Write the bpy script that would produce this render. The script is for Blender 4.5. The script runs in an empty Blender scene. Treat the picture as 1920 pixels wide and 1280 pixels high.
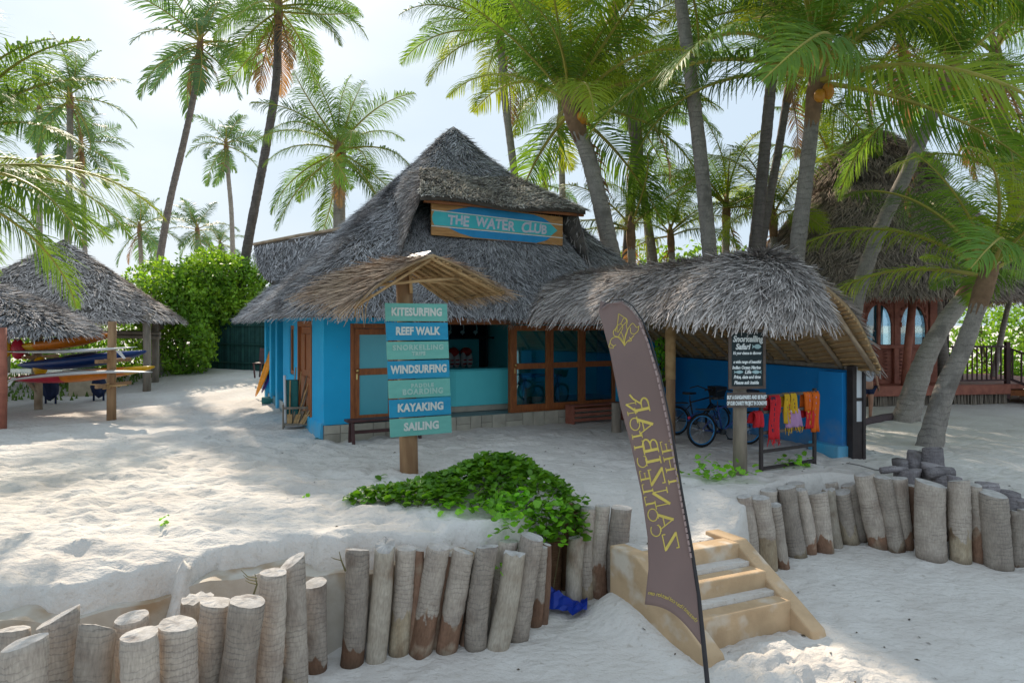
import bpy, math, random
import numpy as np
from mathutils import Vector, Matrix
random.seed(7)
NP = np.random.RandomState(7)
S = bpy.context.scene
COL = S.collection
R = math.radians

# ------------------------------------------------------------------ camera
FPX = 1280.0; HY = 610.0; CZ = 2.4
cam = bpy.data.cameras.new('camera'); camo = bpy.data.objects.new('camera', cam); COL.objects.link(camo)
camo.location = (0, 0, CZ); camo.rotation_euler = (R(90), 0, 0)
cam.sensor_width = 36; cam.lens = 24.0; cam.shift_y = (HY - 640) / 1920.0
cam.clip_end = 6000; cam.clip_start = 0.05
S.camera = camo

# ------------------------------------------------------------------ light
SUN_EL = 37.0
LX, LY = 0.42, -0.91            # horizontal travel of the sunlight
W = bpy.data.worlds.new('World'); S.world = W; W.use_nodes = True
nt = W.node_tree; nt.nodes.clear()
out = nt.nodes.new('ShaderNodeOutputWorld'); bg = nt.nodes.new('ShaderNodeBackground')
sky = nt.nodes.new('ShaderNodeTexSky'); sky.sky_type = 'NISHITA'; sky.sun_disc = False
sky.sun_elevation = R(SUN_EL); sky.sun_rotation = math.atan2(-LX, -LY)
sky.air_density = 1.2; sky.dust_density = 3.0; sky.ozone_density = 1.5
bg.inputs['Strength'].default_value = 0.125
# thin bright veil of cloud over the whole sky
tc = nt.nodes.new('ShaderNodeTexCoord'); mp = nt.nodes.new('ShaderNodeMapping'); mp.inputs['Scale'].default_value = (1.2, 1.2, 3.0)
nz = nt.nodes.new('ShaderNodeTexNoise'); nz.inputs['Scale'].default_value = 1.6; nz.inputs['Detail'].default_value = 5
rp = nt.nodes.new('ShaderNodeMapRange'); rp.inputs[1].default_value = .3; rp.inputs[2].default_value = .75; rp.inputs[3].default_value = .86; rp.inputs[4].default_value = .965
mx = nt.nodes.new('ShaderNodeMixRGB'); mx.inputs[2].default_value = (3.85, 4.65, 5.45, 1)
nt.links.new(tc.outputs['Generated'], mp.inputs[0]); nt.links.new(mp.outputs[0], nz.inputs[0]); nt.links.new(nz.outputs[0], rp.inputs[0])
nt.links.new(rp.outputs[0], mx.inputs[0]); nt.links.new(sky.outputs[0], mx.inputs[1]); nt.links.new(mx.outputs[0], bg.inputs[0]); nt.links.new(bg.outputs[0], out.inputs[0])
sun = bpy.data.lights.new('sun', 'SUN'); suno = bpy.data.objects.new('sun', sun); COL.objects.link(suno)
sun.energy = 4.3; sun.angle = R(0.6); sun.color = (1.0, 0.87, 0.71)
ce = math.cos(R(SUN_EL)); hl = math.hypot(LX, LY)
suno.rotation_euler = Vector((LX / hl * ce, LY / hl * ce, -math.sin(R(SUN_EL)))).to_track_quat('-Z', 'Y').to_euler()
suno.location = (-10, 20, 20)
V = S.view_settings; V.view_transform = 'Standard'; V.look = 'None'; V.gamma = 1; V.use_curve_mapping = False
V.exposure = 0.48
S.cycles.max_bounces = 6; S.cycles.transparent_max_bounces = 6; S.cycles.diffuse_bounces = 4

# ------------------------------------------------------------------ helpers
def P(px, py, Y): return Vector(((px - 960) / FPX * Y, Y, CZ - (py - HY) / FPX * Y))
def G(px, py, z=0.0):
    Y = (CZ - z) * FPX / (py - HY); return P(px, py, Y)

def sm(t): t = np.clip(t, 0, 1); return t * t * (3 - 2 * t)
def vnoise(x, y, seed=0):
    x = np.asarray(x, float); y = np.asarray(y, float)
    ix = np.floor(x); iy = np.floor(y); fx = x - ix; fy = y - iy
    fx = fx * fx * (3 - 2 * fx); fy = fy * fy * (3 - 2 * fy)
    def h(a, b):
        v = np.sin(a * 127.1 + b * 311.7 + seed * 74.7) * 43758.5453
        return v - np.floor(v)
    return (h(ix, iy) * (1 - fx) + h(ix + 1, iy) * fx) * (1 - fy) + (h(ix, iy + 1) * (1 - fx) + h(ix + 1, iy + 1) * fx) * fy - .5
def fbm(x, y, seed=0, o=3):
    r = 0; a = 1.0
    for k in range(o):
        r = r + a * vnoise(x * 2 ** k, y * 2 ** k, seed + k * 3); a *= .5
    return r

# hut axes
C0 = Vector((-3.95, 14.3, 0)); E1 = Vector((.883, .469, 0)).normalized(); E2 = Vector((-.469, .883, 0)).normalized()
UP = Vector((0, 0, 1))
def HP(s, t, z): return C0 + E1 * s + E2 * t + UP * z
def s_at(px, t=0.0):
    q = (px - 960) / FPX; b = C0 + E2 * t
    return (b.y * q - b.x) / (E1.x - E1.y * q)
def t_at(px, s=0.0):
    q = (px - 960) / FPX; b = C0 + E1 * s
    return (b.y * q - b.x) / (E2.x - E2.y * q)

# ------------------------------------------------------------------ ground height
EDGE = [(-40, 5.6), (-6, 5.75), (-4.75, 6.2), (-4.3, 6.5), (-3.89, 6.9), (-3.27, 7.2), (-2.74, 7.45), (-2.28, 7.78), (-1.58, 7.82), (-.70, 7.95),
        (-.1, 8.12), (.22, 8.5), (.5, 9.25), (.9, 9.42), (1.38, 9.35), (1.46, 8.32), (3.02, 9.0), (3.25, 9.35), (3.55, 9.9), (4.15, 10.4), (5.1, 11.0), (5.75, 10.9),
        (6.3, 10.4), (7.1, 10.1), (9, 10.0), (40, 10)]
EX = np.array([e[0] for e in EDGE]); EY = np.array([e[1] for e in EDGE])
def HG(x, y, rel=True):
    x = np.asarray(x, float); y = np.asarray(y, float)
    ye = np.interp(x, EX, EY) + .26 * vnoise(x * 1.5, x * 0, 5) * (x < .2) + .14 * vnoise(x * 4.5, y * 2, 15) * (x < .2) + .07 * vnoise(x * 11, y * 6, 16) * (x < .2)
    s = y - ye
    w = sm((s + .04) / .27)
    yy = np.clip(y, -16, 10.0)
    beach = -1.05 - .1 * (10 - yy)
    tr = .5 * sm((y - 18) / 12) * sm((-x - 2) / 6)
    tr = tr - .44 * np.exp(-(((x - 2.1) / 1.35) ** 4 + ((y - 8.6) / 1.15) ** 4))
    tr = tr + .27 * np.exp(-(((x + .25) / 1.05) ** 2 + ((y - 9.5) / .75) ** 2))
    tr = tr - .10 * np.exp(-s / .5) * (x < 1) - .16 * sm((x - 5) / 1.5) * sm((13 - y) / 2)
    dy_ = np.clip(7.2 - y, 0, 2); spill = 1.2 * np.clip(1 - dy_ / 1.0, 0, 1) * np.exp(-((x + 3.45) / (.16 + .22 * dy_)) ** 2) * (1 + .35 * vnoise(x * 8, y * 8, 91)) + .35 * np.exp(-(((x + 4.75) / .45) ** 2 + ((y - 6.2) / .35) ** 2))
    pile_m = np.exp(-(((x - 3.05) / .95) ** 2 + ((y - 7.0) / .8) ** 2))
    kx = np.clip(((x - 1.42) * .55 - (y - 8.3) * .835) / 1.1, 0, 1); kd = (x - 1.42) * .835 + (y - 8.3) * .55
    beach = beach + (.27 * (1 - kx) - .02) * np.exp(-(np.clip(-kd, 0, 9) / .34) ** 2) * sm((kd + 1.0) / .3) * (kd < .12) * sm(((x - 1.42) * .55 - (y - 8.3) * .835 + .6) / .3) * sm((1.25 - ((x - 1.42) * .55 - (y - 8.3) * .835)) / .3)
    beach = beach + spill + .24 * pile_m
    if rel:
        near = np.clip(1.6 - np.abs(y) / 22, .15, 1)
        lump = fbm(x * 1.1 + 3, y * 2.0, 1, 4)
        rip = fbm(x * 2.6, y * 5.5, 21, 3)
        left = sm((1.5 - x) / 2.5)
        tr = tr + near * ((.035 + .045 * left) * lump + (.016 + .060 * left) * rip + .034 * left * fbm(x * 6, y * 11, 61, 2))
        pits = np.clip(fbm(x * 2.2, y * 2.4, 41, 2) - .18, 0, 1)
        tr = tr - .12 * pits * near
        dents = np.clip(fbm(x * 4.3, y * 4.0, 71, 2) - .12, 0, 1); tr = tr - .10 * dents * near * (.5 + .5 * (1 - left)); beach = beach - .08 * dents
        beach = beach + .035 * fbm(x * 1.3, y * 1.6, 9, 4) - .07 * np.clip(fbm(x * 2.6, y * 2.6, 51, 2) - .22, 0, 1)
        beach = beach + pile_m * .20 * fbm(x * 5, y * 5.5, 31, 3)
    return beach * (1 - w) + tr * w
def gz(x, y): return float(HG(x, y, False))

# ------------------------------------------------------------------ materials
def newmat(name):
    m = bpy.data.materials.new(name); m.use_nodes = True; t = m.node_tree; t.nodes.clear()
    o = t.nodes.new('ShaderNodeOutputMaterial'); b = t.nodes.new('ShaderNodeBsdfPrincipled'); t.links.new(b.outputs[0], o.inputs[0])
    return m, t, b, o
def M(name, c1, c2=None, scale=6, rough=.8, bump=0, bscale=40, stretch=(1, 1, 1), detail=4, island=0, objvar=0, trans=None, spec=.3, metal=0, lo=.35, hi=.65, c3=None, s3=1.5, t3=.55, splash=None):
    m, t, b, o = newmat(name); L = t.links.new
    tcn = t.nodes.new('ShaderNodeTexCoord'); mpn = t.nodes.new('ShaderNodeMapping'); mpn.inputs['Scale'].default_value = stretch
    L(tcn.outputs['Object'], mpn.inputs[0])
    def noise(sc, det=4):
        n = t.nodes.new('ShaderNodeTexNoise'); n.inputs['Scale'].default_value = sc; n.inputs['Detail'].default_value = det; L(mpn.outputs[0], n.inputs[0]); return n.outputs[0]
    def rng(x, a, bb, c=0, d=1):
        n = t.nodes.new('ShaderNodeMapRange'); n.inputs[1].default_value = a; n.inputs[2].default_value = bb; n.inputs[3].default_value = c; n.inputs[4].default_value = d; L(x, n.inputs[0]); return n.outputs[0]
    def mix(f, a, bb, mode='MIX'):
        n = t.nodes.new('ShaderNodeMixRGB'); n.blend_type = mode
        if isinstance(f, float): n.inputs[0].default_value = f
        else: L(f, n.inputs[0])
        for k, v in ((1, a), (2, bb)):
            if isinstance(v, tuple): n.inputs[k].default_value = v + (1,)
            else: L(v, n.inputs[k])
        return n.outputs[0]
    c = mix(rng(noise(scale, detail), lo, hi), c1, c2 or tuple(v * .8 for v in c1))
    if c3: c = mix(rng(noise(s3, 3), t3, t3 + .15), c, c3)
    if island:
        g = t.nodes.new('ShaderNodeNewGeometry')
        c = mix(1.0, c, mixval(t, rng(g.outputs['Random Per Island'], 0, 1, 1 - island, 1 + island)), 'MULTIPLY')
    if splash:   # sand splash, streaks and scuffs low on a wall, irregular upper edge
        sx = t.nodes.new('ShaderNodeSeparateXYZ'); L(tcn.outputs['Object'], sx.inputs[0])
        ad = t.nodes.new('ShaderNodeMath'); ad.operation = 'MULTIPLY_ADD'; L(noise(2.6, 6), ad.inputs[0]); ad.inputs[1].default_value = -1.5; L(sx.outputs[2], ad.inputs[2])
        c = mix(rng(ad.outputs[0], -.25, -.9, 0, .7), c, splash)
        c = mix(rng(noise(9, 6), .69, .74, 0, .4), c, splash)
    if objvar:
        g = t.nodes.new('ShaderNodeObjectInfo')
        c = mix(1.0, c, mixval(t, rng(g.outputs['Random'], 0, 1, 1 - objvar, 1 + objvar)), 'MULTIPLY')
    L(c, b.inputs['Base Color']); b.inputs['Roughness'].default_value = rough; b.inputs['Specular IOR Level'].default_value = spec; b.inputs['Metallic'].default_value = metal
    if bump:
        bn = t.nodes.new('ShaderNodeBump'); bn.inputs['Strength'].default_value = bump; bn.inputs['Distance'].default_value = .02
        L(noise(bscale, 5), bn.inputs['Height']); L(bn.outputs[0], b.inputs['Normal'])
    if trans:
        tb = t.nodes.new('ShaderNodeBsdfTranslucent'); ms = t.nodes.new('ShaderNodeMixShader'); ms.inputs[0].default_value = trans[1]
        tcl = mix(1.0, c, trans[0], 'MULTIPLY')
        L(tcl, tb.inputs[0]); L(b.outputs[0], ms.inputs[1]); L(tb.outputs[0], ms.inputs[2]); L(ms.outputs[0], o.inputs[0])
    return m
def mixval(t, sock):
    n = t.nodes.new('ShaderNodeCombineColor')
    for k in range(3): t.links.new(sock, n.inputs[k])
    return n.outputs[0]

# ------------------------------------------------------------------ mesh builder
class MB:
    def __init__(s): s.v = []; s.f = []; s.mi = []; s.cur = 0
    def add(s, vs, fs):
        b = len(s.v); s.v += [tuple(v) for v in vs]; s.f += [tuple(i + b for i in f) for f in fs]; s.mi += [s.cur] * len(fs); return s
    def hexa(s, p):   # 8 points: bottom 0-3 ccw, top 4-7
        return s.add(p, [(3, 2, 1, 0), (4, 5, 6, 7), (0, 1, 5, 4), (1, 2, 6, 5), (2, 3, 7, 6), (3, 0, 4, 7)])
    def fbox(s, o, a, b, c):  # origin + three edge vectors
        o, a, b, c = map(Vector, (o, a, b, c)); return s.hexa([o, o + a, o + a + b, o + b, o + c, o + a + c, o + a + b + c, o + b + c])
    def box(s, x0, x1, y0, y1, z0, z1): return s.fbox((x0, y0, z0), (x1 - x0, 0, 0), (0, y1 - y0, 0), (0, 0, z1 - z0))
    def beam(s, a, b, w, h, up=UP):
        a, b = Vector(a), Vector(b); d = (b - a).normalized(); sd = d.cross(up)
        if sd.length < 1e-4: sd = d.cross(Vector((1, 0, 0)))
        sd.normalize(); u2 = sd.cross(d).normalized()
        return s.fbox(a - sd * w / 2 - u2 * h / 2, sd * w, b - a, u2 * h)
    def tube(s, pts, rad, n=8, cap=True, closed=False):
        pts = [Vector(p) for p in pts]; k = len(pts)
        if not isinstance(rad, (list, tuple)): rad = [rad] * k
        ref = None; vs = []; fs = []
        for i, p in enumerate(pts):
            if closed: d = pts[(i + 1) % k] - pts[i - 1]
            else: d = pts[min(i + 1, k - 1)] - pts[max(i - 1, 0)]
            d.normalize()
            if ref is None: ref = d.orthogonal().normalized()
            ref = (ref - d * ref.dot(d)).normalized(); q = d.cross(ref)
            for j in range(n):
                a = 2 * math.pi * j / n; vs.append(p + (ref * math.cos(a) + q * math.sin(a)) * rad[i])
        for i in range(k if closed else k - 1):
            i2 = (i + 1) % k
            for j in range(n):
                fs.append((i * n + j, i * n + (j + 1) % n, i2 * n + (j + 1) % n, i2 * n + j))
        if cap and not closed: fs.append(tuple(range(n - 1, -1, -1))); fs.append(tuple((k - 1) * n + j for j in range(n)))
        return s.add(vs, fs)
    def prism(s, poly, ext):
        poly = [Vector(p) for p in poly]; e = Vector(ext); n = len(poly)
        return s.add(poly + [p + e for p in poly], [tuple(range(n - 1, -1, -1)), tuple(range(n, 2 * n))] + [(i, (i + 1) % n, n + (i + 1) % n, n + i) for i in range(n)])
    def ell(s, c, rx, ry, rz, nu=10, nv=6, jit=0):
        vs = []; fs = []; c = Vector(c)
        for i in range(nv + 1):
            th = math.pi * i / nv
            for j in range(nu):
                ph = 2 * math.pi * j / nu; k = 1 + random.uniform(-jit, jit)
                vs.append(c + Vector((rx * math.sin(th) * math.cos(ph), ry * math.sin(th) * math.sin(ph), rz * math.cos(th))) * k)
        for i in range(nv):
            for j in range(nu): fs.append((i * nu + j, (i + 1) * nu + j, (i + 1) * nu + (j + 1) % nu, i * nu + (j + 1) % nu))
        return s.add(vs, fs)
    def mesh(s, name, mats, smooth=False):
        me = bpy.data.meshes.new(name); me.from_pydata(s.v, [], s.f)
        mats = mats if isinstance(mats, (list, tuple)) else [mats]
        for m in mats: me.materials.append(m)
        if len(mats) > 1: me.polygons.foreach_set('material_index', s.mi)
        if smooth: me.polygons.foreach_set('use_smooth', [True] * len(me.polygons))
        me.update(); return me
    def build(s, name, mats, parent=None, smooth=False, bevel=0):
        o = link(name, s.mesh(name, mats, smooth), parent)
        if bevel:
            b = o.modifiers.new('bevel', 'BEVEL'); b.width = bevel; b.segments = 2; b.limit_method = 'ANGLE'
        return o
def link(name, me, parent=None, mat=None):
    o = bpy.data.objects.new(name, me); COL.objects.link(o)
    if mat is not None: o.matrix_basis = mat
    if parent is not None:
        o.parent = parent
        if mat is None: o.matrix_parent_inverse = INV(parent)
        else: o.matrix_parent_inverse = INV(parent)
    return o
WM = {}
def INV(p):   # world matrix inverse (parents are Empties placed by location, or identity meshes)
    m = Matrix.Identity(4); q = p
    chain = []
    while q is not None: chain.append(q); q = q.parent
    for q in reversed(chain): m = m @ q.matrix_parent_inverse @ q.matrix_basis
    return m.inverted()
def thing(name, label, cat, loc=(0, 0, 0), group=None):
    o = bpy.data.objects.new(name, None); COL.objects.link(o); o.location = loc; o.empty_display_size = .1
    o.matrix_basis = Matrix.Translation(Vector(loc))
    return tag(o, label, cat, group)
def tag(o, label=None, cat=None, group=None, kind=None):
    if label: o['label'] = label
    if cat: o['category'] = cat
    if group: o['group'] = group
    if kind: o['kind'] = kind
    return o
def npmesh(name, verts, faces, mat, parent=None, smooth=False):
    me = bpy.data.meshes.new(name); verts = np.asarray(verts, np.float32); faces = np.asarray(faces, np.int32); k = faces.shape[1]
    me.vertices.add(len(verts)); me.vertices.foreach_set('co', verts.ravel())
    me.loops.add(faces.size); me.loops.foreach_set('vertex_index', faces.ravel())
    me.polygons.add(len(faces)); me.polygons.foreach_set('loop_start', np.arange(0, faces.size, k, dtype=np.int32))
    try: me.polygons.foreach_set('loop_total', np.full(len(faces), k, np.int32))
    except Exception: pass
    me.materials.append(mat)
    if smooth: me.polygons.foreach_set('use_smooth', np.ones(len(faces), bool))
    me.update(calc_edges=True); me.validate()
    return link(name, me, parent) if name else me
def text_mesh(name, txt, h, sx=1.0, bold=0.0, shear=0.0, ext=.004, space=1.0):
    c = bpy.data.curves.new(name, 'FONT'); c.body = txt; c.size = h; c.align_x = 'CENTER'; c.align_y = 'CENTER'; c.offset = bold; c.shear = shear; c.extrude = ext; c.space_character = space; c.resolution_u = 3
    o = bpy.data.objects.new(name, c); COL.objects.link(o); dg = bpy.context.evaluated_depsgraph_get(); dg.update()
    me = bpy.data.meshes.new_from_object(o.evaluated_get(dg)); bpy.data.objects.remove(o); bpy.data.curves.remove(c)
    me.transform(Matrix.Diagonal((sx, 1, 1, 1))); me.name = name
    return me
def put_text(name, me, mat, parent, o, right, up):
    right = Vector(right).normalized(); n = right.cross(Vector(up)).normalized(); up = n.cross(right).normalized()
    me.materials.clear(); me.materials.append(mat)
    m = Matrix((right, up, n)).transposed().to_4x4(); m.translation = Vector(o)
    return link(name, me, parent, m)
# ------------------------------------------------------------------ palette
m_sand, t, b, o = newmat('white_sand')
def sandnodes():
    L = t.links.new
    tcn = t.nodes.new('ShaderNodeTexCoord')
    def noise(sc, det, st=(1, 1, 1)):
        mpn = t.nodes.new('ShaderNodeMapping'); mpn.inputs['Scale'].default_value = st; L(tcn.outputs['Object'], mpn.inputs[0])
        n = t.nodes.new('ShaderNodeTexNoise'); n.inputs['Scale'].default_value = sc; n.inputs['Detail'].default_value = det; L(mpn.outputs[0], n.inputs[0]); return n.outputs[0]
    r1 = t.nodes.new('ShaderNodeValToRGB'); L(noise(.8, 6), r1.inputs[0])
    r1.color_ramp.elements[0].position = .3; r1.color_ramp.elements[0].color = (.60, .55, .50, 1); r1.color_ramp.elements[1].position = .68; r1.color_ramp.elements[1].color = (.71, .67, .62, 1)
    r2 = t.nodes.new('ShaderNodeMapRange'); r2.inputs[1].default_value = .62; r2.inputs[2].default_value = .75; L(noise(14, 5), r2.inputs[0])
    mx = t.nodes.new('ShaderNodeMixRGB'); mx.inputs[2].default_value = (.52, .47, .41, 1); L(r2.outputs[0], mx.inputs[0]); L(r1.outputs[0], mx.inputs[1])
    L(mx.outputs[0], b.inputs['Base Color']); b.inputs['Roughness'].default_value = .95; b.inputs['Specular IOR Level'].default_value = .1
    b1 = t.nodes.new('ShaderNodeBump'); b1.inputs['Strength'].default_value = .9; b1.inputs['Distance'].default_value = .05; L(noise(7, 6, (1, 1.6, 1)), b1.inputs['Height'])
    b2 = t.nodes.new('ShaderNodeBump'); b2.inputs['Strength'].default_value = .5; b2.inputs['Distance'].default_value = .014; L(noise(45, 4), b2.inputs['Height']); L(b1.outputs[0], b2.inputs['Normal'])
    L(b2.outputs[0], b.inputs['Normal'])
sandnodes()
m_thatch = M('weathered_palm_thatch', (.40, .385, .385), (.29, .28, .285), scale=1.2, rough=.9, island=.65, c3=(.21, .20, .20), s3=.9, t3=.58)
m_thatchlight = M('silvery_palm_thatch', (.52, .465, .43), (.39, .35, .33), scale=1.2, rough=.9, island=.6, c3=(.30, .26, .24), s3=1.1, t3=.58)
m_thatchpale = M('lit_palm_thatch', (.68, .64, .57), (.54, .50, .45), scale=1.2, rough=.9, island=.55, c3=(.34, .30, .26), s3=1.4, t3=.55)  # dormer thatch: light on its upward-facing slope is put into the paler colour
m_thatchbase = M('thatch_underlayer', (.13, .11, .095), (.09, .08, .07), scale=8, rough=1, bump=.5)
m_thatchtan = M('tan_palm_thatch', (.50, .36, .21), (.40, .27, .15), scale=2, rough=.9, island=.45, trans=((1, .9, .7), .25))
m_reed = M('canopy_reed', (.46, .33, .22), (.34, .25, .19), scale=2, rough=.85, island=.5)
m_thatchdark = M('old_dark_thatch', (.32, .25, .205), (.22, .175, .145), scale=1.5, rough=.95, island=.5)
m_lash = M('rafter_wood', (.52, .34, .17), (.38, .23, .10), scale=6, rough=.8, stretch=(1, 1, 1), bump=.3, island=.3)
m_rafter = M('grey_pole_wood', (.40, .31, .22), (.28, .20, .13), scale=5, rough=.85, bump=.3, island=.3)
m_blue = M('blue_limewash', (.018, .43, .76), (.014, .38, .70), scale=1.3, rough=.75, bump=.12, bscale=12, c3=(.04, .46, .76), s3=.8, t3=.6, splash=(.22, .38, .46))
m_blue2 = M('strong_blue_limewash', (.012, .27, .68), (.010, .235, .62), scale=1.1, rough=.7, bump=.12, bscale=12, c3=(.022, .25, .58), s3=.9, t3=.6, splash=(.20, .30, .42))
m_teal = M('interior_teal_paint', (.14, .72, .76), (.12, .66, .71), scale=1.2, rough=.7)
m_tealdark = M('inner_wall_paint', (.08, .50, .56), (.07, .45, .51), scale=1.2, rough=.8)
m_wood = M('red_brown_door_wood', (.38, .125, .035), (.25, .075, .022), scale=4, stretch=(6, 6, 1), rough=.5, bump=.15, spec=.4)
m_woodh = M('red_brown_beam_wood', (.36, .125, .04), (.23, .07, .022), scale=4, stretch=(1, 1, 6), rough=.55, bump=.15, spec=.35)
m_darkwood = M('dark_stained_wood', (.085, .032, .03), (.055, .022, .022), scale=5, rough=.5, bump=.15, spec=.4)
m_redwood = M('carved_red_wood', (.40, .145, .095), (.28, .095, .065), scale=5, rough=.6, bump=.3, bscale=25)
m_blackwood = M('black_brown_wood', (.05, .038, .036), (.035, .028, .027), scale=6, rough=.6, bump=.2)
m_post = M('brown_round_post', (.42, .255, .135), (.29, .165, .085), scale=3, stretch=(3, 3, .5), rough=.75, bump=.35, bscale=30)
m_greypost = M('grey_round_post', (.30, .25, .20), (.20, .165, .13), scale=3, stretch=(3, 3, .6), rough=.8, bump=.35, bscale=30)
m_stone = M('cream_plinth_stone', (.46, .43, .35), (.36, .33, .27), scale=4, rough=.85, bump=.25, objvar=.18)
m_grout = M('plinth_mortar', (.22, .21, .19), (.17, .16, .15), scale=10, rough=.95)
m_floor = M('dark_tile_floor', (.14, .24, .27), (.12, .20, .23), scale=2, rough=.35, spec=.5)
m_ochre = M('ochre_cement', (.58, .41, .25), (.46, .32, .19), scale=3, rough=.85, bump=.3, bscale=30, c3=(.64, .56, .46), s3=2.6, t3=.54)
m_cement = M('stained_cement', (.58, .53, .46), (.47, .41, .33), scale=3, rough=.9, bump=.5, bscale=12, c3=(.38, .27, .17), s3=2.0, t3=.50)
def glassmat(name, tint, refl=.5):
    m, t, b, o = newmat(name); g = t.nodes.new('ShaderNodeBsdfGlossy'); g.inputs['Roughness'].default_value = .02; g.inputs[0].default_value = (.9, .95, .95, 1)
    tr = t.nodes.new('ShaderNodeBsdfTransparent'); tr.inputs[0].default_value = tint + (1,)
    fr = t.nodes.new('ShaderNodeFresnel'); fr.inputs[0].default_value = 1.5
    mr = t.nodes.new('ShaderNodeMapRange'); mr.inputs[1].default_value = 0; mr.inputs[2].default_value = 1; mr.inputs[3].default_value = .11; mr.inputs[4].default_value = refl + .3; t.links.new(fr.outputs[0], mr.inputs[0])
    ms = t.nodes.new('ShaderNodeMixShader'); t.links.new(mr.outputs[0], ms.inputs[0]); t.links.new(tr.outputs[0], ms.inputs[1]); t.links.new(g.outputs[0], ms.inputs[2]); t.links.new(ms.outputs[0], o.inputs[0])
    return m
m_glass = glassmat('teal_tinted_glass', (.55, .88, .88))
m_glass2 = M('frosted_blue_glass', (.07, .40, .48), (.055, .34, .42), scale=.8, rough=.25, spec=.6)
m_mirror = glassmat('window_glass', (.55, .72, .80), .9)
m_brass = M('brass', (.70, .50, .20), (.6, .42, .16), rough=.3, metal=1)
m_white = M('white_gelcoat', (.70, .71, .72), (.64, .66, .68), scale=3, rough=.3, spec=.5)
m_chalkblack = M('slate_black_board', (.022, .035, .040), (.03, .045, .05), scale=6, rough=.8)
m_frame = M('grey_brown_frame', (.13, .10, .085), (.09, .07, .06), scale=8, rough=.8, bump=.2)
m_chalk = M('white_chalk_paint', (.78, .82, .82), (.70, .74, .74), scale=20, rough=.9)
m_chalkfish = M('pale_blue_chalk', (.42, .58, .60), (.3, .45, .48), scale=30, rough=.9)
m_bgreen = M('sea_green_board_paint', (.17, .47, .40), (.14, .42, .36), scale=3, stretch=(1, 1, 4), rough=.6, bump=.08)
m_bblue = M('ocean_blue_board_paint', (.022, .30, .49), (.018, .26, .44), scale=3, stretch=(1, 1, 4), rough=.6, bump=.08)
m_letter = M('worn_cream_letter_paint', (.70, .70, .64), (.50, .56, .54), scale=25, rough=.8, lo=.4, hi=.75)
m_letterfade = M('faded_letter_paint', (.42, .58, .52), (.30, .52, .46), scale=25, rough=.8)
m_pink = M('pale_pink_letter_paint', (.62, .56, .60), (.42, .48, .55), scale=18, rough=.8)
m_signwood = M('honey_sign_wood', (.50, .25, .085), (.36, .17, .055), scale=3, stretch=(1, 1, 9), rough=.55, bump=.15)
m_signteal = M('sign_teal_paint', (.07, .48, .49), (.055, .42, .45), scale=4, rough=.6)
m_signblue = M('sign_blue_paint', (.02, .25, .50), (.018, .22, .44), scale=4, rough=.6)
m_bark = None
def rgb(c): return (c[0], c[1], c[2], 1)
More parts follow.
